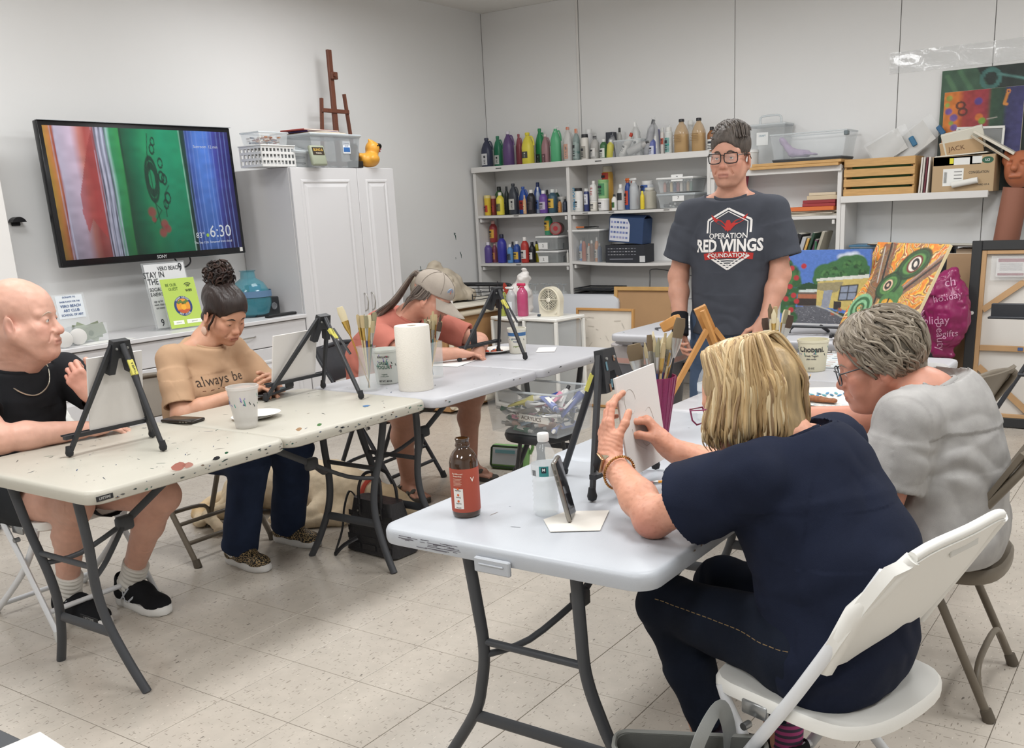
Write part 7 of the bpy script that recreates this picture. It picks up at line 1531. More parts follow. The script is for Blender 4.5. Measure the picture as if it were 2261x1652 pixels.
def zipbag(label,X,w,h,clip,tint):
 t = thing('zip_bag',label,'bag',X=X); MB().sheet(lambda u,v: V(((u - .5) * w * (1 - .25 * v),.012 * math.sin(5 * u + 3 * v),h * v)),12,12,M('clear_bag'),t=0).obj('plastic_film',t); MB().sheet(lambda u,v: V(((u - .5) * w * .8,.010 + .012 * math.sin(4 * u + 2 * v),h * .78 * v + .01)),6,6,C(tint,.8)).obj('papers',t)
 MB().box((w * .30,.0,h * .97),(.07,.02,.035),C(clip,.4),bev=.005).obj('clip',t)
zipbag('clear bag of papers with teal clip leaning on the slatted crate',T(.14,5.52,ZR + .263) @ rot('Z',.1) @ rot('Y',1.05),.20,.30,'3a6f92','cfcecb')
zipbag('clear bag of papers with navy clip nearer the colourful painting',T(.30,5.56,ZR + .263) @ rot('Y',.92),.20,.34,'2f5f86','d2d0cc')
# boxes of prints
def cbox(name,label,X,w,d,h,col): return carton(name,label,X,w,d,h,col)
for k,(c_,dx) in enumerate((('d9d4cc',0),('cfcac2',.016),('6a2f3a',.034),('e0dcd4',.05))): leanbox('folder',['white folder leaning beside the slatted crate','pale folder second beside the slatted crate','maroon folder leaning against the cardboard box','cream folder touching the cardboard box'][k],'folder',T(.505 + dx,5.54,ZR + .001) @ rot('Y',.05),.011,.22,.24,c_)
t = carton('cardboard_box','tan cardboard box with green band, stuffed with prints on the low shelves',T(.785,5.545,ZR + .001),.385,.26,.235,'b39a78')
f = -.1315; MB().box((-.04,f,.205),(.30,.001,.055),C('3f5a44',.6)).obj('green_band',t); MB().box((-.01,f - .001,.20),(.1,.001,.045),C('e0e0dc',.6)).obj('shipping_label',t); MB().box((.085,f - .001,.205),(.06,.001,.045),C('dcdcd8',.6)).obj('shipping_label',t); MB().box((-.075,f - .001,.205),(.025,.001,.035),C('d8d23a',.6)).obj('price_sticker',t)
l = MB().box((-.06,f - .001,.10),(.13,.001,.11),C('e4e4e0',.6)).obj('shipping_label',t)
for k in range(9): MB().box((-.11 + .006 * k - .008 + .0,f - .002,.10 + .0),(.003 if k % 3 else .0015,.001,.07),C('2c2c2e',.6)).obj('barcode_bar',l) if k < 4 else None
for k in range(4): MB().box((-.03,f - .002,.135 - .022 * k),(.05,.001,.006),C('8a8a88',.6)).obj('print',l)
mb = MB(); put_text(mb,'CONGELATION',.022,C('3a3630',.6),T(.10,f - .001,.125) @ rot('X',PI / 2),.02,sx=.8); mb.obj('print',t); mb = MB(); put_text(mb,'THIRD OF A',.014,C('3a3630',.6),T(.13,f - .001,.045) @ rot('X',PI / 2),.02); mb.obj('print',t)
mb = MB(); mb.lathe([(.036,0),(.0001,.0005)],C('2f5a44',.6),18,T(.15,f - .001,.20) @ rot('X',PI / 2),sy=.6); mb.obj('oval_mark',t); mb = MB(); put_text(mb,'LCI',.02,C('e8e8e4',.6),T(.15,f - .003,.20) @ rot('X',PI / 2),.02); mb.obj('print',t)
tag(MB().tube([(.70,5.37,ZR + .07),(.86,5.38,ZR + .085)],.02,C('dedcd6',.7),14).obj('paper_roll'),'short white paper roll lying before the cardboard box','paper roll') if 0 else MB().cyl((-.06,f - .022,.05),(.10,f - .022,.075),.02,C('dedcd6',.7)).obj('rolled_print',t)
for k,(w,d,h,dx,dz,ry,rx,c_,lb_) in enumerate(((.33,.22,.006,-.02,.24,-.04,0,'d8d4c6','white board lying flat across the cardboard box'),(.27,.012,.10,-.03,.25,-.10,.5,'c9ab86','tan board lettered JACK on the cardboard box'),(.26,.02,.15,-.01,.27,-.18,.5,'e2dfd2','cream canvas slab sloping over the cardboard box'),(.30,.16,.012,.15,.27,.60,0,'b5a68e','kraft board sliding off the cardboard box end'),(.30,.18,.014,.17,.30,.55,0,'d4cebf','cream board sliding off above the kraft board'))):
 o = leanbox('print_board',lb_,'board',T(.785 + dx,5.52,ZR + dz) @ rot('Y',ry) @ rot('X',rx),w,d,h,c_)
 if 'JACK' in lb_: mb = MB(); put_text(mb,'JACK',.045,C('6a4a3a',.6),T(-.03,-.0065,.05) @ rot('X',PI / 2),0); mb.obj('lettering',o)
t = thing('framed_glass','white edged picture glass standing behind the cream slab','frame',X=T(.84,5.60,ZR + .24) @ rot('X',.1) @ rot('Y',.04)); MB().box((0,0,.09),(.28,.006,.17),C('8a8c8c',.15),bev=.001).obj('glass',t)
for c_,s_ in (((0,-.004,.006),(.30,.014,.014)),((0,-.004,.176),(.30,.014,.014)),((-.145,-.004,.09),(.014,.014,.16)),((.145,-.004,.09),(.014,.014,.16))): MB().box(c_,s_,C('e2e2de',.4)).obj('frame_bar',t)
# paintings standing at the back of the low shelves
cvm = M('painted_canvas',None,.5,attr=True,bump=.3,bs=260)
def painting(name,label,X,w,h,ras,th=.02,edge='ddd6c4'):
 t = thing(name,label,'painting',X=X); MB().box((0,th / 2,h / 2),(w,th,h),C(edge,.7),bev=.002).obj('stretched_canvas',t); ras.mesh('picture',w - .002,h - .002,cvm,T(0,-.0008,h / 2),t); return t
r = Ras(70,100,'26302c'); r.poly([(0,1),(.28,1),(.42,.8),(.5,.6),(0,.55)],'3f5c48',.9); r.line([(.05,.95),(.2,.7)],.02,'567a58',.7); r.line([(.15,.98),(.35,.68)],.02,'4f7454',.7)
for a,b,q in ((.4,.9,.07),(.78,.88,.06),(.93,.8,.06)): r.ell(a,b,q,q,'4a7a74',.8,ring=.25)
r.line([(.46,.93),(.65,.88),(.78,.82)],.012,'56807a'); r.line([(.55,.7),(.75,.8),(.9,.72)],.012,'56807a'); r.mul(1 + r.noise(.25,18,4))
painting('dark_painting','large dark green painting with looping teal lines at the top right',T(.955,5.628,ZR + .002) @ rot('X',-.035),.78,.80,r,.03,'c9c4b8')
r = Ras(90,80,'8a3434'); r.a = np.stack([np.interp(r.u,[0,.18,.26,.5,.55,.6,.75,.8,1],[lin(c)[k] for c in ('c9782e','c8702e','9a3a34','93323c','8a3238','2f4a36','2a4034','34345c','3a3868')]) for k in range(3)],-1)
for a,b,q,c_ in ((.07,.9,.04,'8a9a44'),(.05,.8,.03,'7a9a44'),(.07,.7,.045,'5a4a98'),(.14,.6,.05,'5f529c'),(.11,.52,.03,'7a9a44'),(.15,.45,.045,'5f529c'),(.06,.32,.045,'8a9a44'),(.44,.82,.05,'4a3f8a'),(.46,.58,.05,'c9702e'),(.5,.52,.045,'6a9a3a')): r.ell(a,b,q,q * 1.1,c_,.9,soft=.4)
r.ell(.22,.78,.05,.05,'4a2a24',.9,ring=.3); r.ell(.25,.68,.05,.05,'4a2a24',.9,ring=.3); r.line([(.56,.54),(.68,.56)],.006,'a09a90'); r.ell(.80,.93,.02,.025,'d0803a',1,ring=.4); r.line([(.79,.9),(.76,.75),(.79,.74)],.018,'d0883e'); r.mul(1 + r.noise(.2,22,9))
painting('striped_painting','colourful painting of orange, red, green and violet stripes before the dark one',T(.845,5.605,ZR + .24) @ rot('X',-.05) @ rot('Y',.0),.50,.42,r)
# clear sheet taped to the wall; clay mask; brown tube
o = MB().sheet(lambda u,v: V((.20 + u * 1.02,YB - .006 - .004 * math.sin(14 * u) * math.sin(5 * v + 2 * u) ,2.29 + v * .14)),60,10,M('clear_film','eef0f0',.10,alpha=.34,spec=1,bump=1,bs=30,coat=1)); tag(o.obj('plastic_film'),'long strip of clear shiny film taped high on the back wall','plastic film')
t = thing('clay_head','terracotta clay head sculpture at the end of the low shelves','sculpture',(1.12,5.50,ZR + .001)); sd = Sdf(); R = basis((-.15,-1,.15)); q = A(0,0,.13); sd.ell(q,(.105,.095,.12),R,.02); sd.cap(q + R @ A(.09,0,.04),q + R @ A(.125,0,-.01),.014,.022,.02); sd.cap(q + R @ A(.09,-.03,-.055),q + R @ A(.09,.03,-.055),.012,.012,.012); sd.cap(q + R @ A(.11,-.03,-.055),q + R @ A(.11,.03,-.055),.004,.004,.004,None,'s')
for s_ in (-1,1): sd.ell(q + R @ A(.085,s_ * .045,.03),(.02,.024,.016),R,.012,'s'); sd.cap(q + R @ A(.02,s_ * .085,.06),q + R @ A(.0,s_ * .10,.13),.03,.008,.03)
sd.cut((0,0,.003),(0,0,-1),.4); sdfobj(sd,.006,'clay_form',M('terracotta','b06a4a',.45),t)
t = thing('mailing_tube','long brown mailing tube standing before the low shelves','tube',X=T(.985,5.22,.55) @ rot('Y',.11) @ rot('X',.0)); bm_ = M('brown_tube','8a5a48',.6); MB().lathe([(.078,0),(.078,.955),(.071,.955),(.071,.06),(.0005,.06)],bm_,28,cap=False).obj('tube_wall',t)
t.location.z = .003; t.children[0].scale = (1,1,1.56)
# on and under the lower shelf of the low unit
z = .931
t = plastic_box('clear_tub','blue tinted clear tub at the end of the lower shelf',T(.20,5.54,z),.30,.22,.19,M('blue_lid','4a7a9a',.3,alpha=.8),.45,tint='5a86a8')
t = thing('black_case','low black case on the lower shelf behind the paintings','case',(.56,5.50,z)); MB().box((0,0,.095),(.38,.20,.19),C('2c2d30',.5),bev=.015,seg=2).obj('case_body',t); MB().box((0,-.102,.10),(.10,.012,.02),C('1a1a1c',.5),bev=.003).obj('handle',t)
t = carton('kraft_carton','brown paper carton at the far end of the lower shelf',T(.90,5.50,z),.24,.2,.17,'a48f78')
leanbox('dark_board','dark flat board lying across the case and cartons','board',T(.55,5.48,z + .195) @ rot('Y',.03) @ T(0,0,0),.72,.24,.008,'4a4038')
t = thing('kraft_paper','crumpled brown kraft paper hanging behind the swirling painting','paper',(.90,5.25,.70)); MB().sheet(lambda u,v: V((u * .26,.03 * math.sin(6 * u + 3 * v) + .02 * math.sin(9 * v),v * .38 - .06 * u)),12,12,C('9a8672',.85),t=.002).obj('sheet',t)
leanbox('tall_cardboard','tall brown cardboard sheet leaning behind the shopping bag','cardboard',T(.93,5.16,.002) @ rot('X',-.06),.34,.02,1.08,'a08262')
t = thing('black_portfolio','black portfolio standing beside the shopping bag','portfolio',X=T(.72,5.02,.002) @ rot('X',-.08)); MB().box((0,0,.42),(.26,.03,.84),C('2a2a2d',.5),bev=.004).obj('folder_cover',t); MB().tube([(.04,-.02,.62),(.04,-.035,.66),(.09,-.035,.66),(.09,-.02,.62)],.006,C('b8b0a0',.5),6).obj('handle',t)
t = thing('shopping_bag','crumpled magenta plastic bag printed with holiday words','bag',(.88,4.82,.36)); sd = Sdf(); sd.ell((0,0,.36),(.145,.10,.25),None,.04).cap((-.03,0,.13),(.04,0,.10),.06,.03).cap((-.05,0,.52),(.02,0,.60),.09,.05); bagm = M('magenta_plastic','8a2258',.3,spec=.6)
t.location = (.855,4.84,.37); bo = sdfobj(sd,.007,'bag_body',bagm,t,disp=lambda P,N: P + N * (.012 * vnoise(P,16,0) + .006 * (1 - 2 * np.abs(vnoise(P,26,1))))[:,None]); tr = bvh(bo); d = (RM @ V((0,1,0))); d = V((-.2,.97,0)).normalized()
for tx,sz,x_,z_,a in (('ch',.075,.07,.56,.15),('holiday',.062,.06,.47,.2),('holiday',.07,-.02,.32,.1),('beauty',.07,.03,.22,-PI / 2 + .1),('gifts',.06,.09,.24,.05),('mom',.05,-.09,.50,.15),('wonder',.045,-.10,.40,-1.2),('cr',.05,-.11,.38,.1)):
 mb = MB(); put_text(mb,tx,sz,C('d3a0bc',.5),T(x_,-.3,z_) @ rot('X',PI / 2) @ rot('Z',a),0); drape(mb,tr,tuple(d),.003); mb.obj('lettering',t)
# big framed canvas seen from the back, music stand in front of it
t = thing('framed_canvas','large black framed canvas turned to show its wooden stretcher','framed canvas',X=T(.955,4.93,.003) @ rot('X',-.055)); W,H = 1.2,1.17; bk = C('2f3031',.5)
for c_,s_ in (((.03,0,H / 2),(.06,.045,H)),((W - .03,0,H / 2),(.06,.045,H)),((W / 2,0,.03),(W - .12,.045,.06)),((W / 2,0,H - .03),(W - .12,.045,.06))): MB().box(c_,s_,bk,bev=.004).obj('frame_rail',t)
MB().box((W / 2,.012,H / 2),(W - .11,.004,H - .11),C('d3cfc9',.85)).obj('canvas_back',t); st = M('stretcher_wood','b8946c',.6,mott=.1,ms=6)
for c_,s_ in (((.075,-.003,H / 2),(.028,.026,H - .12)),((W - .075,-.003,H / 2),(.028,.026,H - .12)),((W / 2,-.003,H - .072),(W - .18,.026,.024)),((W / 2,-.003,.072),(W - .18,.026,.024)),((W / 2,-.003,.50),(W - .18,.024,.035))): MB().box(c_,s_,st,bev=.002).obj('stretcher_bar',t)
for a,b in (((.09,.74),(.50,1.06)),((.09,.38),(.42,.09)),((W - .09,.74),(W - .5,1.06)),((W - .09,.38),(W - .42,.09))): MB().tube([(a[0],-.006,a[1]),(b[0],-.006,b[1])],.027,st,4,flat=((0,1,0),.35)).obj('corner_brace',t)
l = MB().box((.235,-.012,1.005),(.17,.002,.115),C('e4e0de',.5),rot('Y',.0)).obj('note_card',t); MB().box((.235,-.0145,1.048),(.15,.001,.02),C('8f2f44',.6)).obj('printed_band',l); MB().box((.235,-.0145,.962),(.15,.001,.014),C('8f2f44',.6)).obj('printed_band',l); [MB().box((.235,-.0145,1.025 - .012 * k),(.13,.001,.003),C('8a8a90',.6)).obj('print',l) for k in range(4)]
MB().box((.25,-.018,1.0),(.26,.001,.15),M('clear_bag')).obj('plastic_pocket',t); MB().lathe([(.012,0),(.0001,.002)],C('d8d6d0',.4),8,T(.03,-.024,.72) @ rot('X',PI / 2)).obj('heart_hook',t); MB().box((.33,-.018,.50),(.03,.001,.02),C('4a5f8a',.6),rot('Y',0)).obj('sticker',t)
t = thing('tripod_easel','black metal tripod easel standing before the framed canvas','easel',(1.62,4.05,0)); bm_ = M('black_enamel','33353a',.4)
MB().box((-.16,-.03,.845),(.42,.03,.075),bm_,bev=.004).obj('canvas_tray',t); MB().box((-.16,-.05,.808),(.44,.05,.012),bm_,bev=.003).obj('tray_lip',t)
for a,b in (((-.05,.02,.80),(-.46,-.12,.0)),((.05,.02,.80),(.44,-.12,0)),((0,.05,1.2),(0,.42,0))): MB().tube([a,b],.013,bm_,8).obj('leg',t)
MB().tube([(-.21,-.04,.50),(.21,-.04,.50)],.010,bm_,8).obj('spreader',t); MB().cyl((0,0,.48),(0,0,1.45),.013,bm_).obj('mast',t)
# ------------------------------------------------------------------ between the tables and the shelves
gp = M('grey_plastic_top','c0c2c6',.4)
# two folded tables leaning against the shelves, and trays, glasses behind them
for k in range(3):
 t = thing('folded_table',['folded grey table leaning before the shelves, foremost','folded grey table leaning second behind the fan','folded grey table leaning hindmost, nearest the shelves'][k],'table',X=T(-2.115 + .016 * k,5.00 + .055 * k,.003) @ rot('X',-.08)); slab_m = MB()
 slab(slab_m,lambda i: rrect(-.46 + i,.46 - i,.02 + i,.79 - i,.06),[(.008,-.02),(0,-.012),(0,.012),(.008,.02)],gp,Matrix(((1,0,0,0),(0,0,-1,0),(0,1,0,0),(0,0,0,1)))); slab_m.obj('tabletop',t); MB().tube([(-.3,.028,.06),(-.3,.028,.6),(.3,.028,.6),(.3,.028,.06)],.012,dk,8).obj('folded_leg',t)
for k in range(9):
 t = thing('plastic_tray','%s black plastic tray in the stack beside the folded tables' % ['lowest','second lowest','third lowest','fourth lowest','middle','fourth highest','third highest','second highest','topmost'][k],'tray',(-2.10,5.53,.443 + k * .042),0,'stack of black trays'); MB().box((0,0,.018),(.36 + .003 * (k % 2),.26,.006),C('26282b',.4),bev=.002).obj('base',t); MB().tube([(.18,.13,.034),(-.18,.13,.034),(-.18,-.13,.034),(.18,-.13,.034)],.006,C('303236',.4),6,closed=True).obj('rim',t)
rk = MB(); rk.tube(spl([(-1.66,5.60,.45),(-1.66,5.60,.86),(-1.60,5.60,.96),(-1.1,5.60,.86),(-1.08,5.60,.80),(-1.08,5.60,.45)],5),.005,C('8d9094',.3,metal=.7),6); rk.tube([(-1.66,5.60,.72),(-1.08,5.60,.72)],.004,C('8d9094',.3,metal=.7),6); tag(rk.obj('wire_rack'),'thin curved wire rack standing behind the kraft backed board','rack')
t = MB().box((-2.82,5.55,.575),(.9,.22,.30),C('cfcdc9',.5),bev=.004).obj('white_carton'); tag(t,'long white carton on the lowest shelf under the wine glasses','box')
for k in range(9):
 o = thing('wine_glass','upturned wine glass in the row on the low shelf behind the fan','glass',(-3.02 + k * .075,5.45 + .035 * (k % 2),.7265),0,'upturned wine glasses'); gm = M('clear_glass','dfe4e4',.05,alpha=.28,spec=.8); MB().lathe([(.034,0),(.038,.03),(.03,.055),(.006,.065)],gm if k not in (2,) else M('amber_glass','c99a5a',.1,alpha=.6),14,cap=False).obj('bowl',o); MB().lathe([(.004,.062),(.0035,.11),(.03,.116),(.031,.119),(.0005,.12)],M('clear_rim'),12).obj('stem',o)
# drawer units with fan and sprays
def drawers(label,x,y,w,d,h,n,a=0):
 t = thing('drawer_unit',label,'drawer unit',(x,y,0),a); wp = M('white_resin','e9e8e3',.42)
 MB().box((0,0,h - .012),(w,d,.024),wp,bev=.006).obj('top',t); MB().box((0,0,.015),(w,d,.03),wp,bev=.004).obj('base',t)
 for sx in (-1,1):
  for sy in (-1,1): MB().box((sx * (w / 2 - .012),sy * (d / 2 - .012),h / 2),(.024,.024,h - .05),wp,bev=.003).obj('post',t)
 hh = (h - .06) / n
 for k in range(n):
  MB().box((0,-.0,.035 + hh * (k + .5)),(w - .055,d - .02,hh - .02),M('drawer_plastic','cfd2d2',.25,alpha=.55,spec=.6),bev=.008).obj('drawer',t); MB().box((0,0,.032 + hh * k),(w - .05,d - .03,.006),wp).obj('runner',t)
 return t
drawers('white drawer unit carrying the fan',-1.80,4.32,.33,.34,.712,2,-.12); drawers('white drawer unit carrying the spray bottles',-2.14,4.40,.34,.36,.70,3,-.35)
t = thing('desk_fan','cream box fan with round grille on the white drawer unit','fan',(-1.825,4.33,.7125),-.02); t.scale = (.74,.74,.74); cm = C('dcd5c2',.4); H = .285; q = .162
fb = MB(); sec = [(q + .12 * math.cos(a) if 0 else .132 * math.cos(a),q + .12 * math.sin(a) + 0) for a in [0]]; ol = [(.118,.0)] + [(.132 * math.cos(a),.158 + .13 * math.sin(a)) for a in [-.2 + (PI + .4) * i / 24 for i in range(25)]] + [(-.118,0)]
Xf = Matrix(((1,0,0,0),(0,0,-1,0),(0,1,0,0),(0,0,0,1))); n = 32; inn = [(.112 * math.cos(a),.16 + .112 * math.sin(a)) for a in [2 * PI * i / n for i in range(n)]]
fb.prism([(x,y) for x,y in ol],-.04,.030,cm,Xf); fo = fb.obj('housing',t); MB().lathe([(.116,0),(.112,.012),(.108,.0)],cm,32,T(0,-.030,.16) @ rot('X',PI / 2),cap=False).obj('grille_ring',fo)
MB().lathe([(.110,0),(.0001,.0006)],C('4a4842',.7),32,T(0,-.0305,.16) @ rot('X',PI / 2),cap=False).obj('grille_recess',fo)
for r_ in (.034,.050,.064,.078,.092,.104): MB().tube([(r_ * math.cos(a),-.034,.16 + r_ * math.sin(a)) for a in [2 * PI * i / 28 for i in range(28)]],.0035,cm,6,closed=True).obj('grille_bar',fo)
for a in (0,PI / 2): MB().tube([(-.11 * math.cos(a),-.037,.16 - .11 * math.sin(a)),(.11 * math.cos(a),-.037,.16 + .11 * math.sin(a))],.004,cm,6).obj('grille_bar',fo)
MB().lathe([(.025,0),(.023,.006),(.0005,.008)],C('e6e0d0',.4),18,T(0,-.037,.16) @ rot('X',PI / 2)).obj('hub',fo); MB().cyl((.08,-.031,.035),(.08,-.042,.035),.011,cm).obj('knob',fo)
MB().tube(spl([(.09,0,.0),(.12,-.07,.006),(.03,-.10,.006),(-.05,-.10,.006),(-.07,-.105,.006)],6),.004,C('cfc7b4',.5),6).obj('cord',t); MB().cyl((-.09,-.105,.013),(-.06,-.105,.013),.012,C('3f4a55',.5)).obj('plug',t)
for k,(kind,x,y,w,h,c_,cp_,lb_,lab,al) in enumerate((('spray',-2.10,4.36,.085,.245,'c24a78','c8305a','pink spray bottle on the white drawer unit',None,.8),('spray',-2.19,4.34,.08,.22,'c9cdd0','e0e0de','clear spray bottle with white label beside the pink one','d4d8dc',.5),('pump',-2.27,4.33,.075,.20,'b8c25a','dcdcd8','yellow green pump bottle at the end of the drawer unit',None,.55))): vessel(kind,T(x,y,.7015),w,h,c_,cp_,lab,lb_,alpha=al)
t = thing('shop_bag','crumpled white plastic shop bag with a red dot above the spray bottles','bag',(-2.28,4.60,.56)); t.scale = (1.2,1.2,1.1); sd = Sdf(); sd.cap((0,0,.0),(-.01,0,.25),.05,.085).cap((-.01,0,.25),(.04,0,.42),.075,.02); sdfobj(sd,.008,'bag_body',M('white_film','dedad6',.4,spec=.6),t,disp=lambda P,N: P + N * (.016 * vnoise(P,18) + .008 * vnoise(P,40,1))[:,None])
MB().lathe([(.045,0),(.0001,.004)],C('c8402f',.5),16,T(-.055,-.095,.30) @ rot('Z',-.6) @ rot('X',PI / 2 + .1)).obj('printed_dot',t)
t = MB().box((-2.26,4.62,.275),(.30,.22,.545),C('c9c6c0',.6),bev=.006).obj('pale_carton'); tag(t,'pale carton hidden behind the drawer unit, holding up the shop bag','box')
# leaning frames
def board(name,label,X,w,h,rail,back,rails='b98a52'):
 t = thing(name,label,'framed board',X=X); rm = M('rail_' + rails,rails,.5,mott=.1,ms=8)
 for c_,s_ in (((-w / 2 + rail / 2,0,h / 2),(rail,.025,h)),((w / 2 - rail / 2,0,h / 2),(rail,.025,h)),((0,0,rail / 2),(w - 2 * rail,.025,rail)),((0,0,h - rail / 2),(w - 2 * rail,.025,rail))): MB().box(c_,s_,rm,bev=.002).obj('frame_rail',t)
 MB().box((0,.006,h / 2),(w - 2 * rail + .002,.005,h - 2 * rail),M('board_' + back,back,.8,mott=.04,ms=5)).obj('backing',t); return t
t = board('wood_framed_board','wood framed cream board scribbled with faint lines, beside the fan',T(-1.505,4.53,.003) @ rot('Z',.0) @ rot('X',-.06),.495,.745,.018,'d8d0c4'); g = random.Random(4)
for k in range(22): a = V((g.uniform(-.2,.2),-.0002,g.uniform(.25,.7))); MB().tube([a,a + V((g.uniform(-.06,.06),0,g.choice((g.uniform(-.05,.05),.004)))) * 1],.0011,C('a8a29a',.8),4).obj('scribble',t)
t = board('kraft_backed_board','kraft backed board in a pale frame marked with handwriting',T(-1.415,5.02,.003) @ rot('X',-.07),.58,.86,.03,'b08c66','c49c62'); mb = MB(); put_text(mb,'Dms.04',.055,C('4a3a30',.8),T(.235,-.0135,.66) @ rot('Y',-PI / 2) @ rot('X',PI / 2),0); mb.obj('lettering',t)
# waste bin under the crosswise table
t = thing('waste_bin','grey waste bin with a pale bag over the rim under the crosswise table','bin',(-.63,3.62,0)); gm = C('6a6b70',.5); MB().lathe([(.15,0),(.155,.02),(.205,.60),(.19,.60),(.145,.03),(.0005,.03)],gm,28,pw=3,cap=False).obj('bin_wall',t); MB().lathe([(.207,.545),(.216,.60),(.222,.655),(.20,.662),(.19,.58)],M('bin_liner','b9b3b3',.35,alpha=.85,bump=.6,bs=30),30,pw=3,cap=False).obj('bag_rim',t); MB().lathe([(.208,.55),(.2135,.575),(.2125,.59)],C('c9a096',.5),30,pw=3,cap=False).obj('liner_fold',t); MB().tube(spl([(-.06,-.19,.36),(-.02,-.195,.42),(.0,-.196,.35),(.05,-.195,.40)],4),.003,C('b8b8ba',.6),5).obj('scratch',t)
# kraft crate with pipes, sack and wire stands against the left wall
t = thing('kraft_crate','long brown crate with pale edge pipes against the left wall','crate',X=T(-2.76,4.36,.003) @ rot('Z',-.05)); km = M('brown_board','ab8358',.75,mott=.08,ms=5); MB().box((0,0,.40),(.62,.95,.77),km,bev=.004).obj('crate_body',t)
for z_ in (.06,.74): MB().cyl((.335,-.48,z_),(.335,.50,z_),.022,C('d8cdb8',.5)).obj('edge_pipe',t)
MB().cyl((.335,-.44,.03),(.335,-.44,.78),.02,C('d8cdb8',.5)).obj('edge_pipe',t)
MB().box((.02,0,.793),(.72,1.0,.014),C('d0cabd',.6),bev=.003).obj('lid_board',t)
t = thing('canvas_sack','rumpled beige canvas sack lying on the brown crate behind the cap','sack',(-2.78,4.18,.806)); sd = Sdf(); sd.ell((0,0,.11),(.18,.25,.16),None,.05).cap((0,-.08,.12),(.0,-.02,.27),.12,.07).ell((.10,.18,.05),(.10,.12,.07),None,.05); sd.cut((0,0,.004),(0,0,-1),.6); sdfobj(sd,.009,'sack_body',cloth('beige_canvas','b0a594',.08,400),t,disp=lambda P,N: P + N * (.02 * vnoise(P,9) + .010 * (1 - 2 * np.abs(vnoise(P,17,1))))[:,None])
for k in range(4):
 o = thing('wire_stand',['black wire display stand lowest in the tangle by the sack','black wire stand second in the tangle by the sack','black wire stand third in the tangle by the sack','black wire stand topmost in the tangle by the sack'][k],'stand',X=T(-2.62,4.52 + .03 * k,.815 + .028 * k) @ rot('Z',.2 * k - .3)); MB().tube(spl([(-.16,-.16,.0),(.12,-.17,.0),(.16,0,.01),(.12,.18,.0),(-.16,.17,0)],4),.004,C('26272a',.4),6).obj('wire_loop',o); MB().tube([(.12,-.17,.0),(.16,-.19,.005),(.16,-.19,.05)],.004,C('26272a',.4),6).obj('wire_hook',o)
t = MB().box((-2.58,3.98,.8245),(.14,.11,.035),C('dcdad6',.6),bev=.003).obj('small_white_box'); tag(t,'small flat white box on the brown crate by the cap brim','box')
t = thing('cart_handle','black tubular cart handle rising behind the canvas sack','cart',(-2.62,4.92,0)); MB().tube(spl([(-.55,0,.02),(-.55,0,.80),(-.52,0,.872),(-.47,0,.885),(-.05,0,.885),(.02,0,.86),(.05,0,.78),(.05,0,.02)],5),.0175,C('26272a',.4),10).obj('tube_frame',t)
# black round stool with the tub of paint tubes
t = thing('round_stool','round black folding stool under the tub of paint tubes','stool',(-.42,2.06,0)); bm_ = M('black_resin','2b2c2f',.4)
MB().lathe([(.150,.405),(.172,.412),(.178,.43),(.172,.447),(.150,.45),(.135,.446),(.0005,.447)],bm_,32).obj('seat',t)
for a in (.5,2.1,3.6,5.2): MB().tube([(.10 * math.cos(a),.10 * math.sin(a),.41),(.17 * math.cos(a + .3),.17 * math.sin(a + .3),.0)],.02,bm_,8,flat=((math.cos(a),math.sin(a),0),.5)).obj('leg',t)
MB().tube([(.14 * math.cos(a),.14 * math.sin(a),.2) for a in [2 * PI * i / 20 for i in range(20)]],.009,bm_,6,closed=True).obj('ring',t)
Xb = T(-.41,2.05,.4515) @ rot('Z',-.05); tub = plastic_box('paint_tub','clear tub of acrylic paint tubes on the black stool',Xb,.43,.30,.205,None,.22)
l = MB().box((.06,-.1405,.085),(.17,.001,.032),C('dcd8d0',.6),rot('Y',.05)).obj('tape_label',tub); mb = MB(); put_text(mb,'ACRYLICS',.026,C('5a4a44',.7),rot('Y',.05) @ T(.045,-.142,.085) @ rot('X',PI / 2),.0); mb.obj('lettering',l)
g = random.Random(17); cols = ['d8d6d2','c9c7c3','d9cf6a','b8b0a6','3f5296','c47a8c','8a9aa8','dcdad6','a8a6a2','c0584a','6a6a70','e0dcd0','4a7a60','d0b0a0','7a84b0']
wd = ['white','light grey','yellow','stone','blue','pink','steel','off white','mid grey','red','dark grey','ivory','green','peach','periwinkle']
proto = None
def tube_proto():
 t = thing('paint_tube','paint tube','paint tube'); return t
def tubeobj(X,L,r_,c_,cap,lb_,grp):
 t = thing('paint_tube',lb_,'paint tube',X=X,group=grp); mb = MB(); n = 12; vs = []; fs = []
 for i in range(5):
  f = i / 4; a = r_ * (1 - .85 * f); b = r_ * (1 + .35 * f)
  for j in range(n): q = 2 * PI * j / n; vs.append((f * -L,b * math.cos(q),a * math.sin(q)))
 fs = [(i * n + j,i * n + (j + 1) % n,(i + 1) * n + (j + 1) % n,(i + 1) * n + j) for i in range(4) for j in range(n)] + [tuple(range(n)),tuple(range(4 * n,5 * n))]; mb.put(vs,fs,C(c_,.35),True); b = mb.obj('tube_body',t)
 MB().cyl((0,0,0),(.008,0,0),r_ * .7,C('d8d6d2',.4),r_ * .5,10).obj('shoulder',t); MB().cyl((.006,0,0),(.006 + r_ * 1.3,0,0),r_ * .62,C(cap,.4),r_ * .55,10).obj('cap',t)
 MB().box((-L * .5,0,r_ * .62),(L * .5,r_ * 1.3,.002),C('e8e6e0' if c_ not in ('d8d6d2','dcdad6') else 'b0b4bc',.5)).obj('label_band',t)
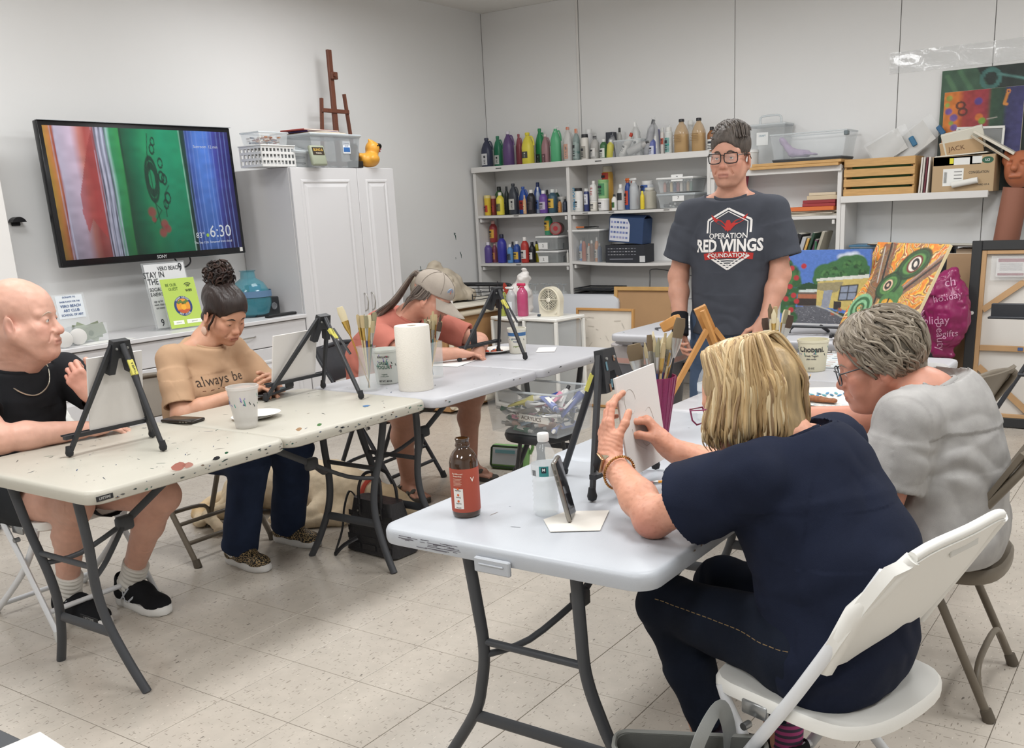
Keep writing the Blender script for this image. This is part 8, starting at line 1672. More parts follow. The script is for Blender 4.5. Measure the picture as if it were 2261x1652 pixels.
for k in range(58):
 lay = k // 20; u,v = g.uniform(-.16,.15),g.uniform(-.105,.105); i = g.randrange(15)
 a = g.uniform(0,2 * PI); X = Xb @ T(u,v,.018 + lay * .036 + g.uniform(0,.012)) @ rot('Z',a) @ rot('Y',g.uniform(-.3,.3)) @ rot('X',g.uniform(0,1)) @ T(.04,0,0)
 tubeobj(X,g.uniform(.07,.10),g.uniform(.011,.015),cols[i],g.choice(['e6e4e0','dcdad6','c8c6c2','3a3a3c']),'%s paint tube jumbled in the clear tub' % wd[i],'jumbled paint tubes in the clear tub')
for (px,py,L,r_,c_,cp_,a,tl,lb_) in ((-.05,-.06,.13,.022,'d9cf6a','e0dcd0',.5,.25,'large yellow and white paint tube near the rim of the tub'),(.02,.05,.14,.026,'35478a','e4e2dc',.4,.2,'large blue paint tube with broad white cap in the tub'),(.03,-.09,.12,.019,'dcdad6','d8c83a',2.8,-.15,'white paint tube with yellow cap against the tub front'),(.10,-.05,.13,.018,'6a78b0','5a6490',-.5,-.3,'violet blue paint tube with grey cap in the tub'),(.06,.03,.10,.018,'d08aa0','c8c6c2',1.2,.5,'pink paint tube upright in the middle of the tub'),(.09,.06,.09,.016,'c9c9c6','26272a',1.4,.9,'grey paint tube with black cap poking up in the tub'),(.17,.05,.15,.024,'2f4590','dcd9d0',.9,.75,'long blue paint tube leaning on the tub corner, white crimp up')):
 tubeobj(Xb @ T(px,py,.142) @ rot('Z',a) @ rot('Y',-tl) @ T(.05,0,0),L,r_,c_,cp_,lb_,None)
# green lunch bag, black hand bag, canvas tote on the floor
t = thing('mesh_pouch','lime green zip pouch with clear window on the floor by the stool','pouch',X=T(-1.13,2.72,.002) @ rot('Z',.15) @ rot('X',-.25)); gm = C('7fae6a',.6); MB().box((0,.04,.075),(.24,.09,.15),gm,bev=.03,seg=3).obj('pouch_body',t); MB().box((-.01,-.006,.078),(.17,.006,.10),C('c9d2d6',.3),bev=.002).obj('window',t); MB().box((-.01,-.0105,.105),(.13,.002,.02),C('7ab0b8',.5)).obj('printed_card',t)
MB().tube([(.105 * c_,-.004,.075 + .062 * s_) for c_,s_ in ((-.9,-1),(.9,-1),(1,-.8),(1,.8),(.9,1),(-.9,1),(-1,.8),(-1,-.8))],.005,C('3a4a3a',.6),6,closed=True).obj('zip',t); MB().tube(spl([(.06,.04,.15),(.10,.05,.19),(.14,.05,.15),(.125,.05,.10)],5),.009,gm,6).obj('strap',t)
q0,q1 = on(760,1225,z=0),on(855,1250,z=0); q2 = on(912,1225,z=0)
t = thing('handbag','black embossed leather handbag on the floor by the table leg','handbag',X=frame(tuple((q0 + q2) / 2 + V((-.02,.05,0))),tuple((q1 - q0).normalized()),(0,0,1))); lm = M('black_leather','2b2a2c',.4,bump=.6,bs=60)
mb = MB(); w,d,h = .33,.16,.25; slab(mb,lambda i: rrect(-w / 2 + i,w / 2 - i,-d / 2 + i,d / 2 - i,.03),[(.012,0),(0,.01),(.004,.03),(.012,.12),(.03,.22),(.035,h)],lm); bb = mb.obj('bag_body',t)
for s_ in (-1,1):
 MB().tube(spl([(-.07,s_ * .05,.22),(-.072,s_ * .045,.30),(-.05,s_ * .03,.36),(0,s_ * .025,.38),(.05,s_ * .03,.36),(.072,s_ * .045,.30),(.07,s_ * .05,.22)],5),.0075,lm,8).obj('handle',t)
 for x_ in (-.07,.07): MB().box((x_,s_ * .055,.20),(.02,.012,.05),lm,bev=.003).obj('handle_tab',t); MB().cyl((x_,s_ * .058,.20),(x_,s_ * .065,.20),.005,C('a8a6a0',.3,metal=.8),n=8).obj('rivet',t)
for i in range(5):
 for j in range(3): MB().box((-.10 + j * .1,-.079 + .006 * i,.04 + i * .035),(.085,.003,.026),lm,bev=.001).obj('embossed_panel',bb)
MB().tube(spl([(-.145,0,.23),(-.155,-.03,.27),(-.165,-.06,.2),(-.16,-.09,.1),(-.17,-.13,.01),(-.14,-.16,.008),(-.10,-.14,.05),(-.06,-.09,.08)],5),.011,lm,6,flat=((.3,1,0),.3)).obj('shoulder_strap',t); MB().box((-.162,-.075,.15),(.028,.006,.02),C('8a8a88',.3,metal=.7)).obj('buckle',t)
t = thing('tote_bag','grey canvas tote bag with brown panel on the floor by the blond woman','tote bag',X=T(1.345,.0,.003) @ rot('Z',.42) @ rot('X',.08)); cm = cloth('grey_canvas','6f706c',.08,500); mb = MB()
slab(mb,lambda i: rrect(-.17 + i,.17 - i,-.045 + i,.045 - i,.03),[(.015,0),(.0,.02),(-.012,.13),(-.004,.28),(.004,.325),(.010,.325),(.013,.06)],cm); bb = mb.obj('bag_body',t); MB().sheet(lambda u,v: V(((u - .5) * .27,-.052 - .006 * math.sin(PI * v),.03 + v * (.235 - .02 * math.cos(5 * u)))),8,6,C('7a5040',.7),t=0).obj('brown_panel',bb)
MB().tube([((u - .5) * .28,-.054,.268 - .02 * math.cos(5 * u)) for u in [k / 12 for k in range(13)]],.005,C('8a8b87',.7),6).obj('piping',bb); MB().tube([(x,y,.327) for x,y in rrect(-.166,.166,-.041,.041,.028)],.005,C('8a8b87',.7),6,closed=True).obj('piping',bb); wm = cloth('grey_webbing','9a9d9c',.04,900)
for P in ([(.02,-.05,.24),(.01,-.075,.33),(.03,-.06,.40),(.065,.0,.425),(.085,.03,.36),(.09,.04,.28)],[(-.12,-.055,.22),(-.11,-.09,.30),(-.07,-.12,.33),(-.03,-.11,.28),(-.02,-.09,.2),(-.03,-.06,.14)]): MB().tube(spl(P,6),.02,wm,8,flat=((.6,-.7,.2),.12)).obj('strap',t)
rg = MB(); rg.tube([(-.15 + .013 * math.cos(a),-.05,.315 + .016 * math.sin(a)) for a in [2 * PI * i / 14 for i in range(14)]],.0025,C('b8b8b4',.25,metal=.9),6,closed=True); rg.obj('metal_ring',t); MB().tube([(-.15,-.056,.30),(-.145,-.06,.26)],.005,C('3a3b3c',.3,metal=.6),6).obj('clip',t)
# sleeping yellow dog
def dog():
 sd = Sdf(); B = [A(-1.93,1.50,.12),A(-1.78,1.56,.135),A(-1.62,1.62,.14),A(-1.46,1.66,.135),A(-1.32,1.69,.115)]
 sd.chain(B,[.115,.12,.125,.13,.105],.05); sd.cap(B[-1],A(-1.16,1.71,.10),.085,.07,.05)
 hd,ns = A(-1.10,1.70,.095),A(-.985,1.735,.05); sd.ell(hd,(.082,.072,.068),None,.04); sd.cap(hd + A(.04,.01,-.01),ns,.050,.034,.03); sd.ell(ns + A(.012,.003,.008),(.018,.02,.014),None,.01)
 sd.cap(hd + A(-.03,-.065,.03),hd + A(.015,-.10,-.04),.026,.020,.015,((.2,-1,.4),.4)); sd.cap(hd + A(-.04,.055,.04),hd + A(-.03,.10,.0),.026,.018,.015)
 for (p,k_,h_,f_) in ((A(-1.93,1.43,.10),A(-1.78,1.30,.08),A(-1.90,1.20,.05),A(-1.725,1.13,.03)),(A(-1.95,1.48,.07),A(-1.92,1.33,.04),A(-2.04,1.25,.035),A(-1.93,1.165,.025))):
  sd.cap(p,k_,.085,.055,.04); sd.cap(k_,h_,.048,.030,.02); sd.cap(h_,f_,.028,.026,.012); sd.ell(f_ + A(.02,-.012,0),(.036,.028,.024),None,.012)
 for (p,k_,f_) in ((A(-1.42,1.58,.09),A(-1.40,1.44,.06),A(-1.56,1.36,.03)),(A(-1.36,1.62,.05),A(-1.28,1.50,.035),A(-1.40,1.38,.025))): sd.cap(p,k_,.07,.042,.03); sd.cap(k_,f_,.038,.026,.02); sd.ell(f_ + A(-.02,-.01,0),(.036,.028,.024),None,.012)
 sd.chain([A(-2.03,1.47,.08),A(-2.10,1.38,.04),A(-2.09,1.28,.03),A(-2.04,1.22,.025)],[.045,.034,.026,.014],.02); sd.cut((-1.5,1.5,.001),(0,0,-1),1.2)
 def col(P,N):
  b = np.array(lin('d9c6a8')); c = np.tile(b,(len(P),1)) * (1 + .12 * vnoise(P * A(1,1,1),22,0) + .06 * vnoise(P,90,1))[:,None]
  for (p,r_,q,al) in ((hd,.11,'c9a674',.6),(hd + A(-.0,-.09,-.01),.05,'b9935e',.8),(A(-2.06,1.26,.03),.1,'cfa662',.7),(ns + A(.02,.003,.012),.02,'4a3830',.95),(A(-1.72,1.12,.02),.04,'b89a80',.7),(A(-1.6,1.5,.05),.16,'e2d4c0',.5)):
   w = al * np.exp(-((P - p) ** 2).sum(1) / r_ ** 2); c = c * (1 - w[:,None]) + np.array(lin(q)) * w[:,None]
  return c
 o = sdfobj(sd,.006,'dog',M('dog_fur',None,.8,attr=True,bump=.5,bs=260),col=col,disp=lambda P,N: P + N * (.003 * vnoise(P,40))[:,None]); tag(o,'sleeping yellow labrador type dog stretched on the floor behind the handbag','dog')
 e = MB(); e.lathe([(.0005,-.009),(.009,0),(.0005,.009)],C('1c1715',.2),10,T(*(hd + A(.045,-.055,.022)))); e.obj('eye',o); nn = MB(); nn.lathe([(.0005,-.012),(.015,0),(.0005,.012)],C('2a2220',.35),12,T(*(ns + A(.022,.004,.010)))); nn.obj('nose',o)
 cl = MB(); c0 = (B[-1] + A(-1.16,1.71,.10)) / 2; d_ = nz(A(.16,.02,-.015)); u = nz(np.cross(d_,A(0,0,1))); v = np.cross(u,d_); cl.tube([c0 + (u * math.cos(a) + v * math.sin(a)) * .088 for a in [2 * PI * i / 24 for i in range(24)]],.012,C('c04a3a',.6),6,closed=True,flat=(tuple(d_),1)); cl.obj('collar',o)
dog()
ls = MB(); ls.tube(spl([(-1.36,1.50,.012),(-1.25,1.34,.010),(-1.17,1.24,.008),(-1.08,1.13,.007)],5),.006,C('2c2d2c',.6),6); tag(ls.obj('leash'),'dark braided dog leash lying on the floor toward the woman\'s shoe','leash')
# ------------------------------------------------------------------ what stands on the tables
ZTOP = .7405
em = M('easel_black','2b2c2f',.45,mott=.1,ms=30)
def easel(label,f1,f2,r,ap,tagtxt=None,fold=False,paint=False):
 """tabletop tripod: f1,f2 front feet with the canvas ledge between them, r rear foot, ap apex"""
 F1,F2,Rr,P = V((*f1,ZTOP + .012)),V((*f2,ZTOP + .012)),V((*r,ZTOP + .012)),V(ap); c = (F1 + F2) / 2; out = (c - Rr); out.z = 0; out.normalize(); w = (F2 - F1).normalized()
 t = thing('table_easel',label,'easel',(c.x,c.y,0),0,'black tabletop easels'); I = T(-c.x,-c.y,0); m = em
 hw = w * .028
 for F,s_ in ((F1,-1),(F2,1)):
  MB().tube([P + hw * s_,F],[.012,.0095],m,4,I,flat=(tuple(out),.8)).obj('leg',t); MB().lathe([(.0005,-.012),(.011,-.007),(.0135,.003),(.011,.013),(.009,.026)],C('202124',.6),12,I @ T(*F)).obj('foot_ball',t)
 MB().tube([P - out * .012,Rr],[.0115,.009],m,8,I).obj('rear_leg',t); MB().lathe([(.0005,-.012),(.011,-.007),(.0135,.003),(.011,.013),(.009,.026)],C('202124',.6),12,I @ T(*Rr)).obj('foot_ball',t)
 Xh = I @ frame(tuple(P),tuple(w),tuple(((P - c).normalized()))); hb = MB(); hb.prism([(-.048,-.10),(-.026,-.10),(-.012,-.045),(.012,-.045),(.026,-.10),(.048,-.10),(.030,.015),(-.030,.015)],-.014,.014,m,Xh @ rot('X',PI / 2)); ho = hb.obj('head_bracket',t)
 for s_ in (-1,1): MB().cyl((s_ * .02,.016,-.01),(s_ * .02,-.018,-.01),.004,C('8d8d8a',.4),n=8,X=Xh).obj('rivet',ho)
 lz = .055; a = F1 + (P - F1) * (lz / (P.z - F1.z)); b = F2 + (P - F2) * (lz / (P.z - F2.z)); MB().tube([a - w * .035 + out * .016,b + w * .035 + out * .016],.013,m,4,I,flat=((0,0,1),.7)).obj('canvas_ledge',t); MB().tube([a - w * .035 + out * .03 + V((0,0,.006)),b + w * .035 + out * .03 + V((0,0,.006))],.004,m,4,I).obj('ledge_lip',t)
 d = (Rr - P).normalized(); q = P + d * .085; MB().box((0,0,0),(.021,.016,.055),C('c9c25e',.6),I @ frame(tuple(q - out * .013),tuple(w),tuple(-d)),bev=.002).obj('name_tape',t)
 if tagtxt: mb = MB(); put_text(mb,tagtxt,.017,C('33332c',.6),I @ frame(tuple(q - out * .0225),tuple(d),tuple(-out)),.01); mb.obj('lettering',t)
 if fold: MB().tube([P + d * .06 + w * .03,P + d * .20 + w * .055],.008,m,6,I,flat=(tuple(out),.6)).obj('canvas_clip',t); MB().box((0,0,0),(.05,.012,.12),m,I @ frame(tuple(c + V((0,0,.08)) - w * .0 + out * .03),tuple(w),(0,0,1)),bev=.006).obj('extension_plate',t)
 if paint:
  g = random.Random(4)
  for k in range(7): MB().box((g.uniform(-.03,.03),-.0155,g.uniform(-.09,.01)),(.008,.001,g.uniform(.01,.03)),C(g.choice(['3f5a6a','5a7a86','8a6a55','2f4a6a']),.5),Xh).obj('paint_smear',ho)
 return t,c,w,out,P
E1 = easel('black tabletop easel holding a blank canvas before the bald man',(-.938,-.003),(-.93,.31),(-.70,.19),(-.85,.185,1.10),'VBAC')
E2 = easel('black tabletop easel holding a white board before the woman in tan',(-1.073,.962),(-1.075,1.295),(-.713,1.161),(-.97,1.235,1.065),'VBAC',True)
E3 = easel('empty black tabletop easel before the person in the cap',(-.948,2.125),(-.93,2.44),(-.656,2.295),(-.86,2.36,1.085),'VBAC',True)
E4 = easel('paint stained black tabletop easel before the blond woman',(.924,.309),(.93,.656),(.718,.496),(.865,.495,1.095),None,False,True)
cvm2 = M('blank_canvas','d6d2ce',.8,bump=.2,bs=700)
def canvas(label,X,w,h,name='blank_canvas'):
 t = thing(name,label,'canvas',X=X); MB().box((0,0,h / 2),(w,.006,h),cvm2,bev=.001).obj('canvas_board',t); return t
def on_easel(E,label,y,w,h,up=.0):
 t,c,w_,out,P = E; nrm = (out + V((0,0,.24))).normalized(); return canvas(label,frame(tuple(V((c.x,y,ZTOP + .074)) + out * .002),tuple(w_),(0,0,1)) @ Matrix.Identity(4) @ rot('X',.20),w,h)
on_easel(E1,'blank white canvas standing on the easel before the bald man',.185,.205,.255)
on_easel(E2,'blank white board standing on the easel before the woman in tan',1.13,.25,.205)
X = frame((1.012,.458,.805),(.0,1,.03),(-.13,-.03,1)); t = canvas('small canvas with a faint face sketch held by the blond woman',X,.215,.262,'small_canvas'); pm = C('c2bcb6',.8)
sk = MB(); sk.tube(spl([(-.05 + .028 * math.cos(a),-.0035,.19 + .032 * math.sin(a)) for a in [.3 * k for k in range(19)]],2),.00045,pm,4); sk.obj('pencil_line',t)
for P in ([(.02,-.0035,.15),(.045,-.0035,.155),(.06,-.0035,.12)],[(-.03,-.0035,.10),(.0,-.0035,.06),(.05,-.0035,.07)],[(-.06,-.0035,.12),(-.05,-.0035,.08),(.0,-.0035,.05)]): MB().tube(spl(P,4),.00045,pm,4).obj('pencil_line',t)
# brushes in their pots
bw = ['c49a5a','8a3a34','3a4a7a','b0803c','5a3a2c','3a7a8a','c9b48a','26272a','a85a3c','6a4a34','d0a86a','4a5a3c']
def brush(a,d,L,k,label,group=None,kind='flat',wd=1.):
 d = V(d).normalized(); a = V(a); t = thing('paint_brush',label,'brush',X=frame(tuple(a),tuple(d.orthogonal()),tuple(d)),group=group); h = L * .66
 MB().tube([(0,0,0),(0,0,h * .5),(0,0,h * .8),(0,0,h)],[.0018,.0030,.0042,.0032],C(bw[k % 12],.4),8).obj('handle',t); f = L * .17; w_ = (.006 if kind == 'flat' else .0045) * wd
 MB().tube([(0,0,h - .004),(0,0,h + f * .5),(0,0,h + f)],[.0036,w_ * .8,w_],C('b9b8b2' if k % 3 else 'c9a860',.25,metal=.8),10,flat=((0,1,0),.5 if kind == 'flat' else 1)).obj('ferrule',t)
 e = L - h - f; MB().tube([(0,0,h + f - .002),(0,0,h + f + e * .6),(0,0,L)],[w_ * .95,w_ * 1.1,w_ * (.85 if kind == 'flat' else .25)],C(['b5a27c','6a5a44','8a8468','d0c4a4','4a3a30','a89a78'][k % 6],.8),10,flat=((0,1,0),.4 if kind == 'flat' else 1)).obj('bristles',t)
def pot_brushes(c,r,z,n,seed,L,grp,label,lean=(0,0),spread=.22,kinds=('flat','flat','round'),wd=1.3):
 g = random.Random(seed)
 for k in range(n):
  a = g.uniform(0,2 * PI); q = r * math.sqrt(g.random()); dx,dy = lean[0] + spread * (math.cos(a) * q / r),lean[1] + spread * math.sin(a) * q / r
  brush((c[0] - dx * .06 + .2 * q * math.cos(a),c[1] - dy * .06 + .2 * q * math.sin(a),z + .006),(dx,dy,1),L * g.uniform(.85,1.08),g.randrange(24),label,grp,g.choice(kinds),wd * g.uniform(.7,1.4))
gl_ = M('vase_glass','dfe6e4',.04,alpha=.2,spec=.9)
t = thing('glass_vase','clear glass vase full of paintbrushes beside the yoghurt tub','vase',(-.83,1.335,ZTOP)); MB().lathe([(.042,0),(.048,.012),(.044,.07),(.037,.12),(.038,.17),(.044,.195),(.041,.195),(.035,.17),(.034,.12),(.041,.07),(.040,.008),(.0005,.007)],gl_,24,cap=False).obj('vase_glass',t)
pot_brushes((-.83,1.335),.03,ZTOP + .006,15,3,.31,'brushes in the glass vase','well used paintbrush standing in the glass vase beside the yoghurt tub',(.0,.0),.20); brush((-.835,1.345,ZTOP + .014),(-.17,-.22,1),.37,3,'widest brush, leaning out of the glass vase toward the woman in tan',None,'flat',2.6)
t = thing('acrylic_pot','clear square acrylic pot of brushes beside the paper towel roll','pot',(-.77,1.70,ZTOP)); MB().lathe([(.042,0),(.046,.17),(.043,.17),(.040,.006),(.0005,.006)],gl_,20,pw=4,cap=False).obj('pot_wall',t)
pot_brushes((-.77,1.70),.03,ZTOP + .008,14,9,.29,'brushes in the acrylic pot','paintbrush standing in the square acrylic pot beside the towel roll',(.06,.06),.22)
t = thing('pink_pot','ribbed magenta plastic pot of brushes on the pale grey table','pot',(.735,1.04,ZTOP)); MB().lathe([(.038 + .03 * z_ / .2 - o_,z_) for z_,o_ in ((0,0),(.02,0),(.10,0),(.2,0),(.2,.004),(.10,.004),(.01,.004))] + [(.0005,.009)],M('magenta_clear','8a1f55',.15,alpha=.75,spec=.7),28,cap=False).obj('pot_wall',t)
rb = MB(); [rb.tube([((.0385) * math.cos(a),.0385 * math.sin(a),.004),(.0685 * math.cos(a),.0685 * math.sin(a),.198)],.0022,M('magenta_clear'),5) for a in [2 * PI * k / 18 for k in range(18)]]; rb.obj('ribs',t)['kind'] = 'stuff'
pot_brushes((.735,1.04),.045,ZTOP + .012,16,14,.32,'brushes in the magenta pot','paintbrush standing in the magenta pot',(.03,.02),.22,wd=1.15)
brush((.72,1.02,ZTOP + .012),(-.12,-.10,1),.30,1,'broad flat clear bristled brush at the near rim of the magenta pot',None,'flat',4.2); brush((.745,1.05,ZTOP + .012),(.10,.10,1),.33,5,'round mop brush rising from the magenta pot',None,'round',3.6); brush((.75,1.04,ZTOP + .012),(.16,.10,1),.38,7,'tallest wooden brush in the magenta pot, leaning to the wooden easel',None,'flat',3)
t = thing('tin_pot','pale pot of brushes between the two women, mostly behind the blond hair','pot',(.80,1.93,ZTOP)); MB().lathe([(.045,0),(.048,.14),(.045,.14),(.042,.005),(.0005,.005)],C('c9c6c0',.5),22,cap=False).obj('pot_wall',t); pot_brushes((.80,1.93),.035,ZTOP + .008,9,21,.31,'brushes in the pale pot','paintbrush standing in the pale pot behind the blond hair',(.04,.03),.22,wd=2)
# towel roll, tubs, cups
t = thing('paper_towel_roll','tall white paper towel roll standing at the joint of the two far tables','paper towel',(-.645,1.435,ZTOP)); MB().lathe([(.074,0),(.076,.004),(.076,.275),(.074,.28),(.021,.279),(.021,.1)],M('paper_towel','e2ddd3',.9,bump=.5,bs=160),36,cap=False).obj('towel_layers',t); MB().lathe([(.0215,.02),(.0215,.277),(.018,.277),(.018,.02)],C('a89a86',.9),20,cap=False).obj('cardboard_core',t)
def ytub(name,label,cat,loc,r0,r1,h,col,band=None,lines=(),a=-1.1,alpha=1,lip=.003,smear=0):
 t = thing(name,label,cat,loc); m = C(col,.45) if alpha == 1 else M('cloudy_plastic',col,.3,alpha=alpha); n = 28; MB().lathe([(r0 - .004,0),(r0,.004),(r1,h - .012),(r1 + lip,h - .010),(r1 + lip,h),(r1 - .002,h),(r0 - .003,.008),(.0005,.007)],m,n,cap=False).obj('tub_wall',t)
 if band: MB().lathe([(r0 + (r1 - r0) * band[0] + .0006,h * band[0]),(r0 + (r1 - r0) * band[1] + .0006,h * band[1])],C(band[2],.45),n,cap=False).obj('printed_band',t)
 for tx,sz,z_,c_,sx in lines: mb = MB(); put_text(mb,tx,sz,C(c_,.6),rot('Z',a) @ T(0,0,z_ * h),.025,sx=sx,cyl=r0 + (r1 - r0) * z_ + .0012); mb.obj('print',t)
 g = random.Random(7)
 for k in range(smear):
  q = g.uniform(a - 1.5,a + 1.5); z_ = g.uniform(.55,.97); rr = r0 + (r1 - r0) * z_ + .0008; MB().tube([(rr * math.cos(q),rr * math.sin(q),h * z_),(rr * math.cos(q + .08),rr * math.sin(q + .08),h * (z_ - g.uniform(-.06,.16)))],.0018,C(g.choice(['3a8a80','6a5aa8','3f6a4a','8a7ab8','2f3a3a','b03a5a']),.5),5,flat=((math.cos(q),math.sin(q),0),.3)).obj('paint_smear',t)
 return t
ytub('yoghurt_tub','paint smeared white yoghurt tub behind the paper towel roll','tub',(-.885,1.515,ZTOP),.052,.062,.158,'d3d6cf',None,[('KIRKLAND',.012,.80,'3a342e',1),('GREEK',.018,.62,'4a6a5a',.9),('YOGURT',.022,.50,'4a6a5a',.9),('organic',.009,.30,'6a7a70',1),('nonfat plain',.008,.24,'7a8a80',1),('NET WT. 48 OZ',.010,.10,'3a3a3a',.9)],-1.05,smear=22)
ytub('cloudy_cup','cloudy plastic cup with paint smears inside on the spattered table','cup',(-.735,.575,ZTOP),.040,.056,.157,'d9d6d2',None,[],-.9,.55,.0035,16)
ytub('yoghurt_tub','white tub with blue band beside the empty easel','tub',(-.84,2.49,ZTOP),.043,.049,.135,'dcd9cc',(.70,.84,'3f6a9a'),[('whole milk',.012,.60,'4a5a7a',.9),('PLAIN',.012,.48,'4a5a7a',.9),('yogurt',.012,.30,'7a8a4a',1)],-1.1,smear=4)
ytub('yoghurt_tub','cream yoghurt tub with large black lettering on the table behind the plate','tub',(.79,2.44,ZTOP),.056,.066,.138,'d8d2b8',None,[('Chobani.',.034,.72,'26262a',.95),('Greek Yogurt',.012,.52,'3a3a3a',.9),('plain nonfat',.010,.42,'4a4a4a',.9),('32 OZ',.010,.12,'3a3a3a',1)],-1.35,smear=10)
# bottles and phone at the near end
bx,by = .693,.075
t = thing('amber_bottle','open amber glass bottle with rust red label at the near table corner','bottle',(bx,by,ZTOP)); am = M('amber_glass_dark','3a2413',.08,spec=.8,coat=.5)
MB().lathe([(.030,0),(.035,.004),(.036,.012),(.036,.140),(.034,.152),(.026,.166),(.018,.174),(.0165,.178),(.0185,.181),(.0185,.185),(.0165,.187),(.0165,.195),(.018,.197),(.018,.200),(.0155,.2005),(.0145,.19)],am,32,cap=False).obj('bottle_glass',t); MB().lathe([(.0145,.199),(.0145,.175),(.0005,.172)],C('5a3a1c',.2),20,cap=False).obj('bottle_mouth',t)
l = MB().lathe([(.0363,.016),(.0366,.018),(.0366,.126),(.0363,.128)],C('a34a38',.55),36,cap=False).obj('label',t); a = -1.32
def wrap(mb,x0,x1,z0,z1,m,R_=.0372,n=8,aa=a): mb.put([(R_ * math.cos(aa + (x0 + (x1 - x0) * i / n) / R_),R_ * math.sin(aa + (x0 + (x1 - x0) * i / n) / R_),z) for i in range(n + 1) for z in (z0,z1)],[(2 * i,2 * i + 2,2 * i + 3,2 * i + 1) for i in range(n)],m,True)
mb = MB(); wrap(mb,-.017,.010,.026,.078,C('e2ded8',.6)); po = mb.obj('facts_panel',l)
for z_,tx in ((.0735,'Nutrition'),(.056,'Serving'),(.040,'Calories'),(.029,'Protein')): mb = MB(); put_text(mb,tx,.0045,C('4a3a34',.6),rot('Z',a - .09) @ T(0,0,z_),.02,cyl=.0376); mb.obj('print',po)
for z_ in (.078,.062,.046): mb = MB(); mb.lathe([(.0032,0),(.0001,.0004)],C('d0602c',.6),12,rot('Z',a - .09) @ T(.0374,0,z_) @ rot('Y',PI / 2)); mb.obj('orange_dot',po)
for z_,tx,sz in ((.116,'Feel Alive and',.0052),(.110,'Stress-Free',.0052)): mb = MB(); put_text(mb,tx,sz,C('e8d8c8',.6),rot('Z',a - .09) @ T(0,0,z_),.03,cyl=.0374); mb.obj('print',l)
for k in range(6): mb = MB(); wrap(mb,-.016,.008 - .003 * (k % 2),.1025 - k * .0034,.1035 - k * .0034,C('d8b8a4',.6)); mb.obj('print',l)
mb = MB(); put_text(mb,'V',.016,C('ece4dc',.6),rot('Z',a + .95) @ T(0,0,.100),.02,cyl=.0375); mb.obj('print',l)
t = thing('water_bottle','half full clear plastic water bottle with the phone leaning on it','bottle',(.872,.17,ZTOP)); wm = M('pet_plastic','eef2f3',.04,alpha=.2,spec=.9); P = [(.026,0),(.032,.006),(.033,.02)]
for k in range(6): P += [(.0322,.026 + k * .012),(.0306,.032 + k * .012)]
P += [(.032,.10),(.033,.104),(.033,.132),(.031,.140),(.026,.160),(.016,.180),(.0125,.186),(.0125,.196)]; MB().lathe(P,wm,28,cap=False).obj('bottle_wall',t); MB().lathe([(r_ * .96,z_) for r_,z_ in P if z_ < .095] + [(.0005,.095)],M('water','eef4f6',.02,alpha=.22,spec=.6),24).obj('water',t)
MB().lathe([(.014,.188),(.0145,.190),(.0145,.206),(.0135,.208),(.0005,.208)],C('e4e4e2',.4),22).obj('cap',t); l = MB().lathe([(.0334,.104),(.0336,.105),(.0336,.131),(.0334,.132)],M('water_label','dfe4e6',.4,alpha=.8),30,cap=False).obj('label',t); mb = MB(); wrap(mb,-.002,.022,.105,.131,C('3a8a8a',.5),.0340); mb.obj('printed_panel',l); mb = MB(); wrap(mb,.004,.016,.114,.128,C('1f2a34',.5),.0343); mb.obj('printed_panel',l); mb = MB(); put_text(mb,'M',.010,C('e8ecec',.5),rot('Z',a + .29) @ T(0,0,.122),.02,cyl=.0346); mb.obj('print',l)
for k in range(6): mb = MB(); wrap(mb,-.024 + .0022 * k,-.0228 + .0022 * k,.106,.120,C('2a2a2c',.6),.0340,2); mb.obj('barcode_bar',l)
t = thing('water_bottle','second clear water bottle mostly hidden by the blond hair','bottle',(.785,1.33,ZTOP)); MB().lathe(P,wm,24,cap=False).obj('bottle_wall',t); MB().lathe([(.014,.188),(.0145,.206),(.0005,.208)],C('e4e4e2',.4),18).obj('cap',t); MB().lathe([(.0336,.105),(.0336,.131)],M('water_label'),24,cap=False).obj('label',t)
def phone(label,X,edge='8d8a84',glass='18191d'):
 t = thing('smartphone',label,'phone',X=X); MB().box((0,0,.077),(.078,.0125,.155),C(edge,.25,metal=.7),bev=.005,seg=2).obj('phone_case',t); MB().box((0,-.0065,.077),(.070,.001,.146),C(glass,.06),bev=.0004).obj('screen',t)
 for z_ in (.10,.115,.13): MB().box((-.0395,0,z_),(.002,.004,.010),C('6a6862',.3,metal=.7)).obj('side_button',t)
 return t
phone('silver edged smartphone propped upright against the water bottle',frame((.955,.158,ZTOP + .004),(-.40,.91,0),(-.24,-.04,1)))
phone('black smartphone lying on the spattered table behind the easel leg',frame((-1.145,.53,ZTOP + .0075),(.18,-.98,0),(1,.18,0)) @ rot('Z',PI) ,'3a3633','24252a')
X = frame((-1.12,1.00,ZTOP + .018),(-.35,.94,0),(.3,.1,1)); t = thing('tablet','dark tablet held flat in the hands of the woman in tan','tablet',X=T(-1.15,1.06,ZTOP + .02) @ rot('Z',.3) @ rot('Y',-.10)); MB().box((0,0,0),(.11,.20,.010),C('232427',.3),bev=.004).obj('tablet_body',t); MB().box((0,0,.0055),(.10,.185,.001),C('101114',.08)).obj('screen',t)
P = [on(*p,z=ZTOP + .0015) for p in ((1200,1148),(1250,1130),(1345,1128),(1325,1172),(1215,1175))]; q = sum(P,V()) / 5
t = thing('napkin','white paper napkin under the propped phone','napkin',tuple(q)); MB().prism([((p - q).x,(p - q).y) for p in P][::-1] if 0 else [((p - q).x,(p - q).y) for p in P],0,.0012,C('dcd8d0',.9)).obj('napkin_sheet',t)
